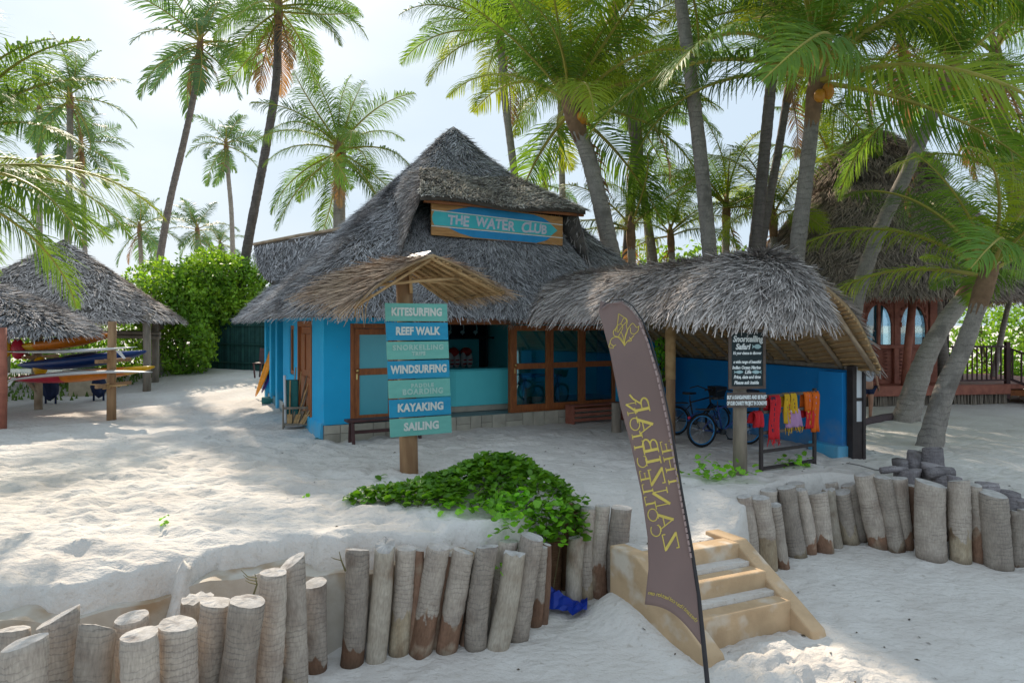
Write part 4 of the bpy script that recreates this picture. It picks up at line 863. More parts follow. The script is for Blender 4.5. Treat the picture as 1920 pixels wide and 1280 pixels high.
# ------------------------------------------------------------------ inside the hut
co = thing('reception_counter', 'turquoise painted counter inside the open front of the hut', 'counter', HP(3.6, 1.2, PZ))
k0 = s_at(853, 1.9); 
cA = HP(s_op - 1.35, .45, PZ); 
q = MB(); q.fbox(HP(3.32, .72, PZ + .14), E1 * (s_op + .42 - 3.32), E2 * .5, UP * .86); q.fbox(HP(2.55, 1.0 + .222, PZ + .14), E1 * .45, E2 * 2.4, UP * .86) if False else None
q.build('counter_front', m_teal, co, bevel=.01)
q = MB(); q.hexa([HP(1.9, 2.3, PZ + .14), HP(3.32, .72, PZ + .14), HP(3.75, 1.222, PZ + .14), HP(2.3, 2.7, PZ + .14), HP(1.9, 2.3, PZ + 1.0), HP(3.32, .72, PZ + 1.0), HP(3.75, 1.222, PZ + 1.0), HP(2.3, 2.7, PZ + 1.0)]); q.build('counter_wing', m_teal, co)
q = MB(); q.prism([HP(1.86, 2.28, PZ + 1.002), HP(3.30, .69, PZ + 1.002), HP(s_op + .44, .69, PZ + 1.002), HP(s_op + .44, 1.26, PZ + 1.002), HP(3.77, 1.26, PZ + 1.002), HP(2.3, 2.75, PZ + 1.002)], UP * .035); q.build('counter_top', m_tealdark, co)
q = MB(); q.prism([HP(1.92, 2.33, PZ), HP(3.33, .75, PZ), HP(s_op + .4, .75, PZ), HP(s_op + .4, 1.2, PZ), HP(3.74, 1.2, PZ), HP(2.32, 2.68, PZ)], UP * .14); q.build('counter_foot', m_stone, co)
shf = thing('gear_shelf', 'black shelf unit on the inner wall holding life vests', 'shelf', HP(3.5, 4.1, PZ))
S0, S1 = s_at(800, 4.0), s_at(925, 4.0); 
for z in (1.08, 2.0):
    q = MB(); q.fbox(HP(S0, 3.85, z), E1 * (S1 - S0), E2 * .54, UP * .06); q.build('shelf_board', m_shelf, shf)
q = MB(); q.fbox(HP(S1 - .3, 3.9, 1.14), E1 * .06, E2 * .48, UP * 1.4); q.build('shelf_upright', m_shelf, shf)
q = MB(); q.fbox(HP(S0, 4.36, 2.06), E1 * (S1 - S0 - .3), E2 * .03, UP * .5); q.build('shelf_back', m_shelf, shf)
for k, px in enumerate((829, 852, 876)):
    s = s_at(px, 4.0); lv = thing('life_vest', ('red and white life vest at the left of the shelf row', 'red and white life vest in the middle of the shelf row', 'red and white life vest at the right of the shelf row')[k], 'life vest', HP(s, 4.05, 1.15), 'life vests on the shelf')
    for sg in (-1, 1):
        q = MB(); q.ell(HP(s + sg * .10, 4.05, 1.38), .10, .09, .24, 10, 8, .04); q.build('vest_panel', m_jwhite, lv, True)
        q = MB(); q.ell(HP(s + sg * .09, 3.99, 1.38), .07, .05, .025, 8, 6); q.ell(HP(s + sg * .09, 3.99, 1.27), .07, .05, .025, 8, 6); q.build('vest_strap', m_jred, lv, True)
    q = MB(); q.ell(HP(s, 4.08, 1.62), .17, .12, .13, 12, 8, .05); q.ell(HP(s, 3.98, 1.60), .09, .07, .10, 10, 6, .05); q.build('vest_collar', m_jred, lv, True)
for k in range(4):
    s = S0 + .3 + k * .42; g = thing('hanging_gear', ('grey snorkel gear hanging at the far left above the vests', 'grey snorkel gear hanging second from the left above the vests', 'grey snorkel gear hanging third from the left above the vests', 'grey snorkel gear hanging rightmost above the vests')[k], 'snorkel gear', HP(s, 4.0, 2.0), 'gear hung over the shelf')
    q = MB(); q.tube([HP(s, 4.0, 2.5), HP(s + .03, 4.0, 2.3), HP(s - .02, 4.0, 2.12)], .02, 6); q.ell(HP(s - .02, 4.0, 2.2), .07, .04, .05); q.build('mask', m_chalkfish, g, True)
tb = thing('blue_table', 'small blue table seen through the middle folding door', 'table', HP(6.0, 1.6, PZ))
q = MB(); q.fbox(HP(5.5, 1.3, PZ + .72), E1 * 1.2, E2 * .6, UP * .05); q.build('table_top', m_signblue, tb)
for a in (5.55, 6.57):
    for c in (1.35, 1.77): q = MB(); q.fbox(HP(a, c, PZ), E1 * .08, E2 * .08, UP * .72); q.build('leg', m_signblue, tb)
for k, (s, t_) in enumerate(((5.1, 1.8), (5.4, 1.75), (5.75, .8), (6.1, .7))):
    g = thing('shell_pile', ('white shells on the low teal step behind the first glass door', 'white shell heap right of the step behind the first glass door', 'white shells on the floor behind the middle glass door, left heap', 'white shells on the floor behind the middle glass door, right heap')[k], 'shells', HP(s, t_, PZ + (.5 if k < 2 else 0)), 'shells displayed inside the doors')
    q = MB()
    for j in range(7): q.ell(HP(s + random.uniform(-.14, .14), t_ + random.uniform(-.08, .08), PZ + (.55 if k < 2 else .05) + random.uniform(0, .04)), .06, .04, .03, 7, 5, .2)
    q.build('shells', m_white, g)
st_ = tag(MB().fbox(HP(4.95, 1.55, PZ), E1 * .75, E2 * .6, UP * .5).build('display_step', m_teal), 'low teal display step behind the first glass door', 'step')
# ------------------------------------------------------------------ log palisade
RIGHT = 'right hand log wall'; MIDL = 'middle log wall'; LEFTL = 'left log wall'
# top px, top py, bottom px, bottom py (None: below frame -> depth given), width px, depth, kind, bare fraction, label
LOGS = [
 (27,1178,22,None,50,5.75,'bark',0,'grey log almost hidden behind the first one at the far left of the photo', LEFTL),
 (46,1203,44,None,75,5.25,'bark',0,'broad grey log with a dark wet cut top at the bottom left corner', LEFTL),
 (108,1156,100,None,66,5.75,'bark',0,'tall grey log with a slanted top leaning right, second from the left edge', LEFTL),
 (184,1174,172,None,62,5.65,'bark',0,'grey log with a rough white slanted top standing alone right of the tall slanted one', LEFTL),
 (247,1156,245,None,56,6.1,'bark',0,'grey log with a flat top peeping out behind the pale split one', LEFTL),
 (262,1188,262,None,62,5.55,'bark',.45,'short stout log with a pale split patch low on its front', LEFTL),
 (333,1168,330,None,66,5.85,'bark',0,'stout smooth grey log with a wide round top beside the short split one', LEFTL),
 (299,1176,296,None,30,6.05,'bare',1,'narrow brown log showing between the split one and the widest smooth one', LEFTL),
 (437,1142,428,None,28,6.55,'bare',1,'narrow red brown log in the gap left of the dark cut top', LEFTL),
 (370,1120,366,None,60,6.55,'pale',0,'pale yellowish log with sand on its top at the back of the left row', LEFTL),
 (406,1128,385,None,54,6.3,'bark',0,'slim grey log leaning right with a pinkish top, before the twigs', LEFTL),
 (465,1126,442,None,62,6.15,'bark',.38,'grey log with a blue grey cut top and a red brown patch below', LEFTL),
 (513,1072,497,None,48,6.6,'bark',0,'slim tall grey log leaning right, left of the tallest one', LEFTL),
 (547,1052,552,None,45,6.9,'bark',.2,'tallest upright grey log of the left row with a slanted white top', LEFTL),
 (591,1092,592,1256,41,0,'bark',.15,'shorter separate log with a sandy domed top and brown foot before the bare wall', LEFTL),
 (670,1030,659,1244,42,0,'stria',.22,'straight brown grey log with a flat top, first of the middle row', MIDL),
 (722,1022,704,1237,38,0,'pale',0,'pale split log with a jagged slanted top, second of the middle row', MIDL),
 (762,1027,747,1226,37,0,'bark',.42,'ringed grey log with a pale peeled lower half, third of the middle row', MIDL),
 (784,1030,772,1200,22,7.75,'bare',1,'narrow dark brown log in the gap behind the peeled one', MIDL),
 (823,1024,787,1226,42,0,'bark',.38,'ringed log leaning right with sand on its top and a peeled red foot', MIDL),
 (848,1040,815,1205,20,7.8,'bare',1,'thin brown log in the gap left of the dished top log', MIDL),
 (868,1032,835,1222,40,0,'bark',.42,'log with a round dished grey top and a red brown peeled lower half', MIDL),
 (914,1024,891,1215,40,0,'bark',0,'ringed cream log with a hollow hole in its top', MIDL),
 (890,1060,868,1200,20,7.85,'bare',1,'thin brown log behind the hollow topped log', MIDL),
 (955,1014,938,1190,36,8.1,'bark',0,'grey log with a pale round top behind the leaning pair', MIDL),
 (965,1036,931,1215,42,0,'pale',.25,'smooth pinkish log leaning strongly right with two dark knots', MIDL),
 (998,1005,967,1197,42,0,'bark',.0,'big light grey log leaning right under the creeper', MIDL),
 (1012,1024,1000,1176,30,0,'bark',.35,'slim log with a dark brown foot just before the gap with blue plastic', MIDL),
 (1026,1020,1018,1160,16,8.3,'bare',1,'thin yellowish broken log next to the blue plastic', MIDL),
 (1041,1010,1037,1118,28,0,'fibre',1,'red brown fibrous log below the hanging creeper', MIDL),
 (1060,1006,1058,1112,20,9.2,'fibre',1,'narrow dark fibrous log right of the hanging creeper', MIDL),
 (1078,950,1073,1112,36,9.25,'fibre',1,'shaggy brown fibre covered log behind the split stump', MIDL),
 (1081,1006,1076,1134,31,0,'pale',0,'pale split stump with a jagged broken top', MIDL),
 (1103,951,1100,1122,29,0,'bark',.24,'grey ringed log with a pale dry top beside the split stump', MIDL),
 (1130,947,1126,1122,28,0,'bark',.36,'slim ringed log with a brown peeled foot, second from the steps', MIDL),
 (1165,951,1160,1122,38,0,'bark',.06,'thick ringed grey log standing left beside the steps', MIDL),
 (1395,930,1408,1030,27,9.75,'bark',0,'short grey log with a looped top at the head of the steps', RIGHT),
 (1424,932,1440,1069,34,0,'bark',.5,'log with a looped top and peeled white lower half beside the steps', RIGHT),
 (1441,918,1447,990,30,10.2,'bark',0,'stubby flat topped log behind the ones with looped tops', RIGHT),
 (1452,946,1470,1067,25,0,'bark',.3,'slim low log with a brown foot leaning left, third from the steps', RIGHT),
 (1474,913,1497,1046,34,0,'bark',.1,'thick clean ringed log leaning left with a white flat top', RIGHT),
 (1499,917,1519,1040,25,0,'bark',.25,'slim ringed log with a small twig at its top', RIGHT),
 (1492,905,1500,985,30,10.6,'bark',0,'short rough log behind the slim twig topped one', RIGHT),
 (1533,924,1547,1036,35,0,'bark',.2,'squat dark topped log with a blackened foot', RIGHT),
 (1553,917,1568,1026,25,0,'pale',0,'pale peeled log with a rounded shoulder', RIGHT),
 (1577,922,1596,1022,33,0,'bark',.35,'pale curved log with a domed top bulging to the right', RIGHT),
 (1555,901,1560,960,30,11.2,'bark',0,'low flat topped stub set back behind the curved log', RIGHT),
 (1590,908,1616,1016,26,0,'bark',.05,'straight slim log leaning left, right of the curved one', RIGHT),
 (1620,888,1650,1028,35,0,'bark',.22,'tallest ringed log of the right wall with a split side', RIGHT),
 (1654,894,1683,1034,29,0,'bark',.08,'clean slim log leaning left beside the tallest one', RIGHT),
 (1683,896,1697,1026,32,0,'bark',.3,'warm brown log with a knot hole near its top', RIGHT),
 (1710,910,1712,1024,20,10.6,'bare',1,'narrow red brown log in a shaded gap', RIGHT),
 (1744,905,1747,1048,49,0,'bark',.0,'very thick pale grey log, the widest of the right wall', RIGHT),
 (1774,914,1773,1040,18,10.4,'bark',.3,'narrow grey log squeezed right of the widest one', RIGHT),
 (1798,901,1802,1052,36,0,'bark',.4,'tall grey log with a peeled yellow foot', RIGHT),
 (1826,908,1833,1052,26,0,'bark',.45,'log with a dark rotten lower half and a hole', RIGHT),
 (1862,925,1873,1061,45,0,'bark',.0,'thick ringed log leaning left near the right edge', RIGHT),
 (1902,958,1906,1059,28,0,'bark',.1,'short slim log second from the right edge', RIGHT),
 (1926,955,1928,1060,30,0,'bark',.1,'grey log cut by the right edge of the photo', RIGHT)]
def log_mesh(L, r, seed, kind, bare, cut, hollow=False, taper=1.04):
    rs = random.Random(seed); n = 18; m = max(10, int(L / .05)); q = MB()
    vs = []; fs = []; mi = []
    ph = rs.uniform(0, 6); lob = rs.uniform(.01, .05); bx, by = rs.uniform(-.04, .04), rs.uniform(-.04, .04)
    jag = [0] * n; rg = [rs.uniform(-.028, .028) for _ in range(m + 1)]
    cdir = rs.uniform(0, 2 * math.pi)
    for i in range(m + 1):
        t_ = i / m
        for j in range(n):
            a = 2 * math.pi * j / n
            rr = r * (taper + (1 - taper) * t_) * (1 + lob * math.sin(3 * a + ph) + .02 * math.sin(a * 2 + t_ * 7 + ph))
            if kind != 'pale' and not (bare and t_ < bare + jag[j]): rr += r * (rg[i] + rs.uniform(-.010, .010))
            else: rr *= .955 + rs.uniform(-.012, .012)
            if i == m: rr *= .975
            if i == 0: rr *= .9
            z = L * t_
            if i >= m - 1: z += (math.cos(a - cdir) * r * cut) * (1 if i == m else .8) + (rs.uniform(-.02, .02) if kind == 'pale' else rs.uniform(-.004, .004))
            vs.append((math.cos(a) * rr + bx * math.sin(math.pi * t_), math.sin(a) * rr + by * math.sin(math.pi * t_), z))
    bi = {'bark': 0, 'stria': 0, 'pale': 1, 'bare': 1, 'fibre': 0}[kind]
    for i in range(m):
        for j in range(n):
            t_ = (i + .5) / m; q.cur = 1 if (bare and t_ < bare + jag[j]) or bi == 1 else 0
            q.mi.append(q.cur); fs.append((i * n + j, i * n + (j + 1) % n, (i + 1) * n + (j + 1) % n, (i + 1) * n + j))
    b0 = m * n
    ring2 = len(vs)
    for j in range(n): v = vs[b0 + j]; vs.append((v[0] * .55, v[1] * .55, L + (v[2] - L) * .6 + (rs.uniform(0, .012)) - (0.0 if not hollow else .0)))
    vs.append((bx * 0, 0, L + (.012 if not hollow else -.12)))
    for j in range(n):
        fs.append((b0 + j, b0 + (j + 1) % n, ring2 + (j + 1) % n, ring2 + j)); q.mi.append(2)
        fs.append((ring2 + j, ring2 + (j + 1) % n, len(vs) - 1)); q.mi.append(2)
    q.v = vs; q.f = fs
    return q
for k, (tx, ty, bx_, by_, w, dep, kind, bare, lab, grp) in enumerate(LOGS):
    if by_ is None: Y = dep
    elif dep: Y = dep
    else:
        Y = 9.0
        for _ in range(8):
            zb = gz((bx_ - 960) / FPX * Y, Y); Y = Y * .5 + .5 * (CZ - min(zb, -.95)) * FPX / (by_ - HY)
        Y += .05
    zb = -1.05 - .1 * (10 - Y) - .08
    top = P(tx, ty, Y + .03); Xb = (bx_ - 960) / FPX * Y
    if by_ is None:   # bottom px is where it leaves the frame
        zf = CZ - (1280 - HY) / FPX * Y; f = (zb - top.z) / (zf - top.z); Xb = top.x + (Xb - top.x) * f
    bot = Vector((Xb, Y, zb)); ax = top - bot; L = ax.length; r = w / 2 / FPX * Y * 1.04
    cut = random.Random(k).uniform(-.25, .25)
    if 'slanted' in lab: cut = .55
    q = log_mesh(L, r, k, kind, bare if kind not in ('fibre',) else 0, cut, 'hollow' in lab)
    mats = [m_bark, m_bark, m_endgrain]
    if kind == 'pale': mats = [m_barkpale, m_barkpale, m_endgrain]
    if kind == 'fibre': mats = [m_fibre, m_fibre, m_fibre]
    if kind == 'bare': mats = [m_barkbare, m_barkbare, m_endgrain]
    if kind == 'bark' and ('pale' in lab or 'white' in lab or 'yellow' in lab) and bare: mats = [m_barkp, m_barkp, m_endgrain]
    me = q.mesh('log_post', mats, True); rot = ax.to_track_quat('Z', 'Y').to_matrix().to_4x4(); rot.translation = bot
    me.polygons.foreach_set('use_smooth', [p.material_index != 2 for p in me.polygons])
    o = link('log_post', me, None, rot); o['bare'] = float(bare * L if kind in ('bark', 'stria') else 0); tag(o, lab, 'log', grp.replace('hand ', '') + ' posts')
    # flat shading on the cut
# dark stubs and lying logs heaped at the back
STUB = [(1687,862,1687,882,28,11.2,'square dark stub at the left of the dark log heap'),(1716,846,1716,880,26,11.3,'round dark stub in the middle of the dark log heap'),(1748,840,1748,885,36,11.2,'broad grey stub on top of the dark log heap'),(1790,893,1790,915,26,10.5,'dark weathered stub just right of the heap'),(1850,905,1850,930,38,10.3,'dark round stub behind the thick log near the right edge'),(1893,922,1893,950,34,10.15,'black weathered stub close to the right edge'),(1915,936,1915,955,26,10.05,'small black stub at the right edge'),(1752,872,1752,900,46,10.9,'wide dark stub in front of the dark log heap'),(1708,880,1708,905,36,10.9,'low dark stub at the foot of the heap, on the left')]
for k, (tx, ty, bx_, by_, w, Y, lab) in enumerate(STUB):
    top = P(tx, ty, Y); L = top.z + .35; q = log_mesh(L, w / 2 / FPX * Y, 200 + k, 'bark', 0, random.uniform(-.3, .3)); me = q.mesh('log_stub', [m_black, m_black, m_black], True)
    me.polygons.foreach_set('use_smooth', [p.material_index != 2 for p in me.polygons]); tag(link('log_stub', me, None, Matrix.Translation((top.x, top.y, -.35))), lab, 'log stub', 'dark stubs behind the right log wall')
for k, (a, b_, r, lab) in enumerate(((P(1652, 882, 10.95), P(1700, 881, 11.0), .055, 'bluish branch lying behind the tallest log'), (P(1738, 888, 10.75), P(1785, 886, 10.8), .09, 'thick grey log lying across the dark heap'))):
    q = MB(); a.z = max(a.z, .06); q.tube([a, a.lerp(b_, .5) + UP * .02, b_], r, 10); tag(q.build('lying_log', m_black, None, True), lab, 'log')
# thin twigs
for k, (pp, lab) in enumerate((([(470,1130,6.4),(482,1095,6.45),(478,1075,6.5)], 'dry twigs standing between logs on the left'), ([(648,1070,7.4),(640,1050,7.4),(636,1033,7.4)], 'short dry twig by the first log of the middle row'))):
    q = MB(); pts = [P(*p) for p in pp]; q.tube(pts, [.012, .008, .003], 5)
    for j in range(3 if k == 0 else 1): d = Vector((-.12 - .02 * j, .02, .02 + .05 * j)); q.tube([pts[1] + UP * .03 * j, pts[1] + d * .6, pts[1] + d + UP * .01], [.006, .005, .002], 4)
    tag(q.build('dry_twig', m_stem), lab, 'twig')
# cement wall behind the left logs
wp = [(x, float(np.mean([np.interp(x + d_, EX, EY) for d_ in (-.3, -.15, 0, .15, .3)]) + .10 * vnoise(x * 1.5, 0, 5)) - .05) for x in np.arange(-7.5, .05, .1)]
q = MB(); top_z = lambda i: -.36 + .06 * math.sin(i * .31) + .03 * math.sin(i * .93)
n = len(wp); vs = []
for i, (x, y) in enumerate(wp): vs += [(x, y, -1.9), (x, y, top_z(i)), (x + .02, y + .34, top_z(i) + .02), (x + .02, y + .34, -1.9)]
fs = []
for i in range(n - 1):
    for j in range(4): fs.append((i * 4 + j, i * 4 + (j + 1) % 4, i * 4 + 4 + (j + 1) % 4, i * 4 + 4 + j))
fs = [f[::-1] for f in fs] + [(0, 1, 2, 3), tuple(4 * (n - 1) + j for j in (3, 2, 1, 0))]
q.add(vs, fs); tag(q.build('retaining_wall', m_cement, None, False), 'stained cream cement wall holding back the sand behind the left logs', 'wall')

# ------------------------------------------------------------------ beach steps
su = Vector((.914, .405, 0)).normalized(); sdn = Vector((.55, -.835, 0)).normalized(); so = Vector((1.42, 8.30, 0)); SW = 1.72
st = thing('beach_steps', 'ochre cement steps with two sloping side kerbs leading down to the beach', 'steps', so + su * .8 - UP * 1.1)
rise = [(-.40, -.10, .16), (-.62, .30, .14), (-.86, .62, .16)]
def block(o_, a, b_, z0, z1): q = MB(); q.fbox(o_ + UP * z0, a, b_, UP * (z1 - z0)); return q
for k, (z, d0, dd) in enumerate(((-.38, -.06, .26), (-.62, .36, .24), (-.87, .72, .22))):
    o_ = so + su * .2 + sdn * d0; q = block(o_, su * (SW - .4), sdn * dd, -1.5, z); q.build('step_edge', m_ochre, st, bevel=.02)
for k, (z, d0, dd) in enumerate(((-.57, .198, .164), (-.82, .598, .124))):
    o_ = so + su * .2 + sdn * d0; q = block(o_, su * (SW - .4), sdn * dd, -1.5, z); q.build('step_sand', m_sand, st)
for a in (0.0, SW - .22):
    o_ = so + su * a; q = MB(); A_ = o_ - sdn * .12; 
    prof = [(-.35, -1.6), (-.35, -.36), (.12, -.37), (1.22, -1.14), (1.35, -1.6)]
    q.prism([o_ + sdn * d + UP * z for d, z in prof][::-1], su * .22); q.build('side_kerb', m_ochre, st, bevel=.02)

# ------------------------------------------------------------------ feather flag
Lp = [(1123,584),(1133,622),(1143,658),(1163,761),(1183,835),(1203,926),(1214,1006),(1216,1063),(1209,1132)]
Rp = [(1130,572),(1166,564),(1203,601),(1237,704),(1257,795),(1277,921),(1297,1035),(1309,1115),(1319,1214)]
tp = [0, .05, .12, .3, .42, .6, .75, .86, 1.0]
YF = 6.0
def yflag(px, py): 
    px = np.asarray(px, float); py = np.asarray(py, float)
    return YF + .035 * np.sin((px * .9 - py * .28) / 22) * np.clip((1320 - px) / 90, 0, 1) + .05 * np.sin(py / 130) + (1290 - px) * .0008
fl = thing('feather_flag', 'tall mauve feather flag with gold lettering seen from the back, its pole leaning left', 'flag', Vector((P(1335, 1400, YF).x, YF, gz(1.8, 6.0))))
nu, nv = 16, 60; fv = []; ff = []
for j in range(nv + 1):
    t_ = j / nv; l = (np.interp(t_, tp, [p[0] for p in Lp]), np.interp(t_, tp, [p[1] for p in Lp])); r_ = (np.interp(t_, tp, [p[0] for p in Rp]), np.interp(t_, tp, [p[1] for p in Rp]))
    for i in range(nu + 1):
        a = i / nu; px = l[0] + (r_[0] - l[0]) * a; py = l[1] + (r_[1] - l[1]) * a
        # arched top, scooped foot
        py += -14 * math.sin(math.pi * a) * max(0, 1 - t_ / .10)
        py += -22 * math.sin(math.pi * a) * max(0, (t_ - .8) / .2)
        fv.append(P(px, py, float(yflag(px, py))))
for j in range(nv):
    for i in range(nu): ff.append((j * (nu + 1) + i, j * (nu + 1) + i + 1, (j + 1) * (nu + 1) + i + 1, (j + 1) * (nu + 1) + i))
q = MB(); q.add(fv, ff); cl_ = q.build('flag_cloth', m_flag, fl, True)
md = cl_.modifiers.new('solid', 'SOLIDIFY'); md.thickness = .003
pp = [(1345,1450),(1336,1375),(1326,1285),(1319,1214),(1309,1115),(1297,1035),(1277,921),(1257,795),(1237,704),(1219,638),(1203,599),(1185,573),(1166,561),(1143,562),(1124,578)]
q = MB(); q.tube([P(x + 1, y, float(yflag(x, y)) + .004) for x, y in pp], [.022] * 4 + [.018, .016, .013, .011, .009, .008, .007, .006, .006, .005, .005], 8); q.build('flag_pole', m_flagpole, fl, True)
sleeve = [(1300,1045),(1277,915),(1256,795),(1236,704),(1218,640),(1201,601),(1184,577),(1166,566),(1144,568),(1126,581)]
q = MB()
for i in range(len(sleeve) - 1):
    (x0, y0), (x1, y1) = sleeve[i], sleeve[i + 1]; n_ = max(1, int(math.hypot(x1 - x0, y1 - y0) / 12))
    for j in range(n_):
        a, b_ = j / n_, (j + .78) / n_; X0, Y0, X1, Y1 = x0 + (x1 - x0) * a, y0 + (y1 - y0) * a, x0 + (x1 - x0) * b_, y0 + (y1 - y0) * b_
        q.beam(P(X0 - 2, Y0 + 1, float(yflag(X0, Y0)) - .012), P(X1 - 2, Y1 + 1, float(yflag(X1, Y1)) - .012), .004, .018, up=Vector((0, 1, 0))) if i > 4 else q.beam(P(X0 - 4, Y0, float(yflag(X0, Y0)) - .010), P(X1 - 4, Y1, float(yflag(X1, Y1)) - .010), .003, .018)
q.build('flag_sleeve', m_flagtrim, fl)
# stroke font with serifs: unit em, thick/thin strokes
def arc(cx, cy, rx, ry, a0, a1, n=10): return [(cx + rx * math.cos(R(a0 + (a1 - a0) * k / n)), cy + ry * math.sin(R(a0 + (a1 - a0) * k / n))) for k in range(n + 1)]
TK, TN = .19, .075
GL = {'T': (.8, [([(.4, 0), (.4, 1)], TK), ([(0, .97), (.8, .97)], TN), ([(.02, .8), (.02, 1)], TN), ([(.78, .8), (.78, 1)], TN), ([(.25, .02), (.55, .02)], TN)]),
 'H': (.95, [([(.15, 0), (.15, 1)], TK), ([(.8, 0), (.8, 1)], TK), ([(.15, .5), (.8, .5)], TN), ([(0, .02), (.3, .02)], TN), ([(0, .98), (.3, .98)], TN), ([(.65, .02), (.95, .02)], TN), ([(.65, .98), (.95, .98)], TN)]),
 'E': (.75, [([(.15, 0), (.15, 1)], TK), ([(0, .97), (.7, .97)], TN), ([(.15, .5), (.55, .5)], TN), ([(0, .03), (.75, .03)], TN), ([(.7, .8), (.7, 1)], TN), ([(.73, 0), (.73, .22)], TN), ([(.55, .4), (.55, .6)], TN)]),
 'Z': (.8, [([(.03, .97), (.8, .97)], TN), ([(.75, .97), (.05, .03)], TK), ([(0, .03), (.8, .03)], TN), ([(.05, .78), (.05, 1)], TN), ([(.78, 0), (.78, .24)], TN)]),
 'A': (.9, [([(.1, 0), (.45, 1)], TN), ([(.42, 1), (.8, 0)], TK), ([(.22, .33), (.66, .33)], TN), ([(0, .02), (.25, .02)], TN), ([(.62, .02), (.95, .02)], TN)]),
 'N': (.95, [([(.15, 0), (.15, 1)], TN), ([(.12, 1), (.8, 0)], TK), ([(.8, 0), (.8, 1)], TN), ([(0, .02), (.3, .02)], TN), ([(.65, .98), (.95, .98)], TN)]),
 'I': (.4, [([(.2, 0), (.2, 1)], TK), ([(.02, .02), (.38, .02)], TN), ([(.02, .98), (.38, .98)], TN)]),
 'B': (.75, [([(.15, 0), (.15, 1)], TK), ([(0, .98), (.4, .98)], TN), ([(0, .02), (.4, .02)], TN), ([(.15, .53), (.4, .53)], TN), (arc(.38, .755, .24, .225, 90, -90), .10), (arc(.4, .275, .30, .255, 90, -90), .11)]),
 'R': (.9, [([(.15, 0), (.15, 1)], TK), ([(0, .98), (.4, .98)], TN), ([(0, .02), (.3, .02)], TN), ([(.15, .5), (.4, .5)], TN), (arc(.4, .74, .26, .24, 90, -90), .11), ([(.42, .5), (.72, .05), (.95, -.12)], .11)]),
 'C': (.9, [(arc(.47, .5, .42, .48, 50, 310, 16), .10), ([(.78, .7), (.78, .95)], TN)]),
 'O': (.95, [(arc(.47, .5, .42, .47, 0, 360, 20), .10)]),
 'L': (.7, [([(.15, 0), (.15, 1)], TK), ([(0, .98), (.3, .98)], TN), ([(0, .03), (.68, .03)], TN), ([(.66, 0), (.66, .25)], TN)])}
def flag_word(word, p0, p1, h, tkx=1.0):
    """letters run from p0 to p1 (pixels up the flag), mirrored: letter tops point right."""
    wtot = sum(GL[c][0] + .16 for c in word) - .16; d = Vector((p1[0] - p0[0], p1[1] - p0[1])); Ld = d.length; d /= Ld; up = Vector((-d.y, d.x)); up = up if up.x > 0 else -up
    sc = Ld / wtot; x = 0; kk = 0
    for c in word:
        w_, strokes = GL[c]; q = MB()
        for pts, th_ in strokes:
            kk += 1
            P2 = [Vector((p0[0], p0[1])) + d * ((x + a) * sc) + up * ((b_ - .5) * h) for a, b_ in pts]
            hw = th_ * h * .5 * tkx
            for i in range(len(P2) - 1):
                a, b_ = P2[i], P2[i + 1]; t_ = (b_ - a); 
                if t_.length < 1e-6: continue
                t_.normalize(); nr = Vector((-t_.y, t_.x)) * hw
                ex_ = t_ * (hw * .3 if len(P2) > 2 else 0)
                for s_ in range(2):
                    m0, m1 = a - ex_ + (b_ - a) * (s_ / 2), a + ex_ + (b_ - a) * ((s_ + 1) / 2)
                    e = .0055 + .0004 * (kk % 6) 
                    cs_ = [m0 + nr, m0 - nr, m1 - nr, m1 + nr]
                    q.hexa([P(v.x, v.y, float(yflag(v.x, v.y)) - e + .004) for v in cs_] + [P(v.x, v.y, float(yflag(v.x, v.y)) - e) for v in cs_])
        x += w_ + .16; q.build('letter', m_gold, cl_)
flag_word('ZANZIBAR', (1261, 1030), (1198, 738), 28); flag_word('COLLECTION', (1232, 1006), (1182, 752), 19); flag_word('THE', (1266, 914), (1247, 826), 20)
tw = 'thezanzibarcollection.com'
bz = [(1306, 1163), (1285, 1141), (1260, 1124), (1240, 1115), (1219, 1111)]
for k, ch in enumerate(tw):
    t_ = k / (len(tw) - 1) * (len(bz) - 1); i = min(int(t_), len(bz) - 2); f = t_ - i; x = bz[i][0] + (bz[i + 1][0] - bz[i][0]) * f; y = bz[i][1] + (bz[i + 1][1] - bz[i][1]) * f
    if ch == '.': continue
    me = text_mesh('lettering', ch, .05, sx=-1, ext=.001); put_text('lettering', me, m_gold, cl_, P(x, y, float(yflag(x, y)) - .012), Vector((bz[i][0] - bz[i + 1][0], 0, -(bz[i][1] - bz[i + 1][1]))), Vector((-(bz[i][1] - bz[i + 1][1]) * -1, 0, bz[i][0] - bz[i + 1][0])))
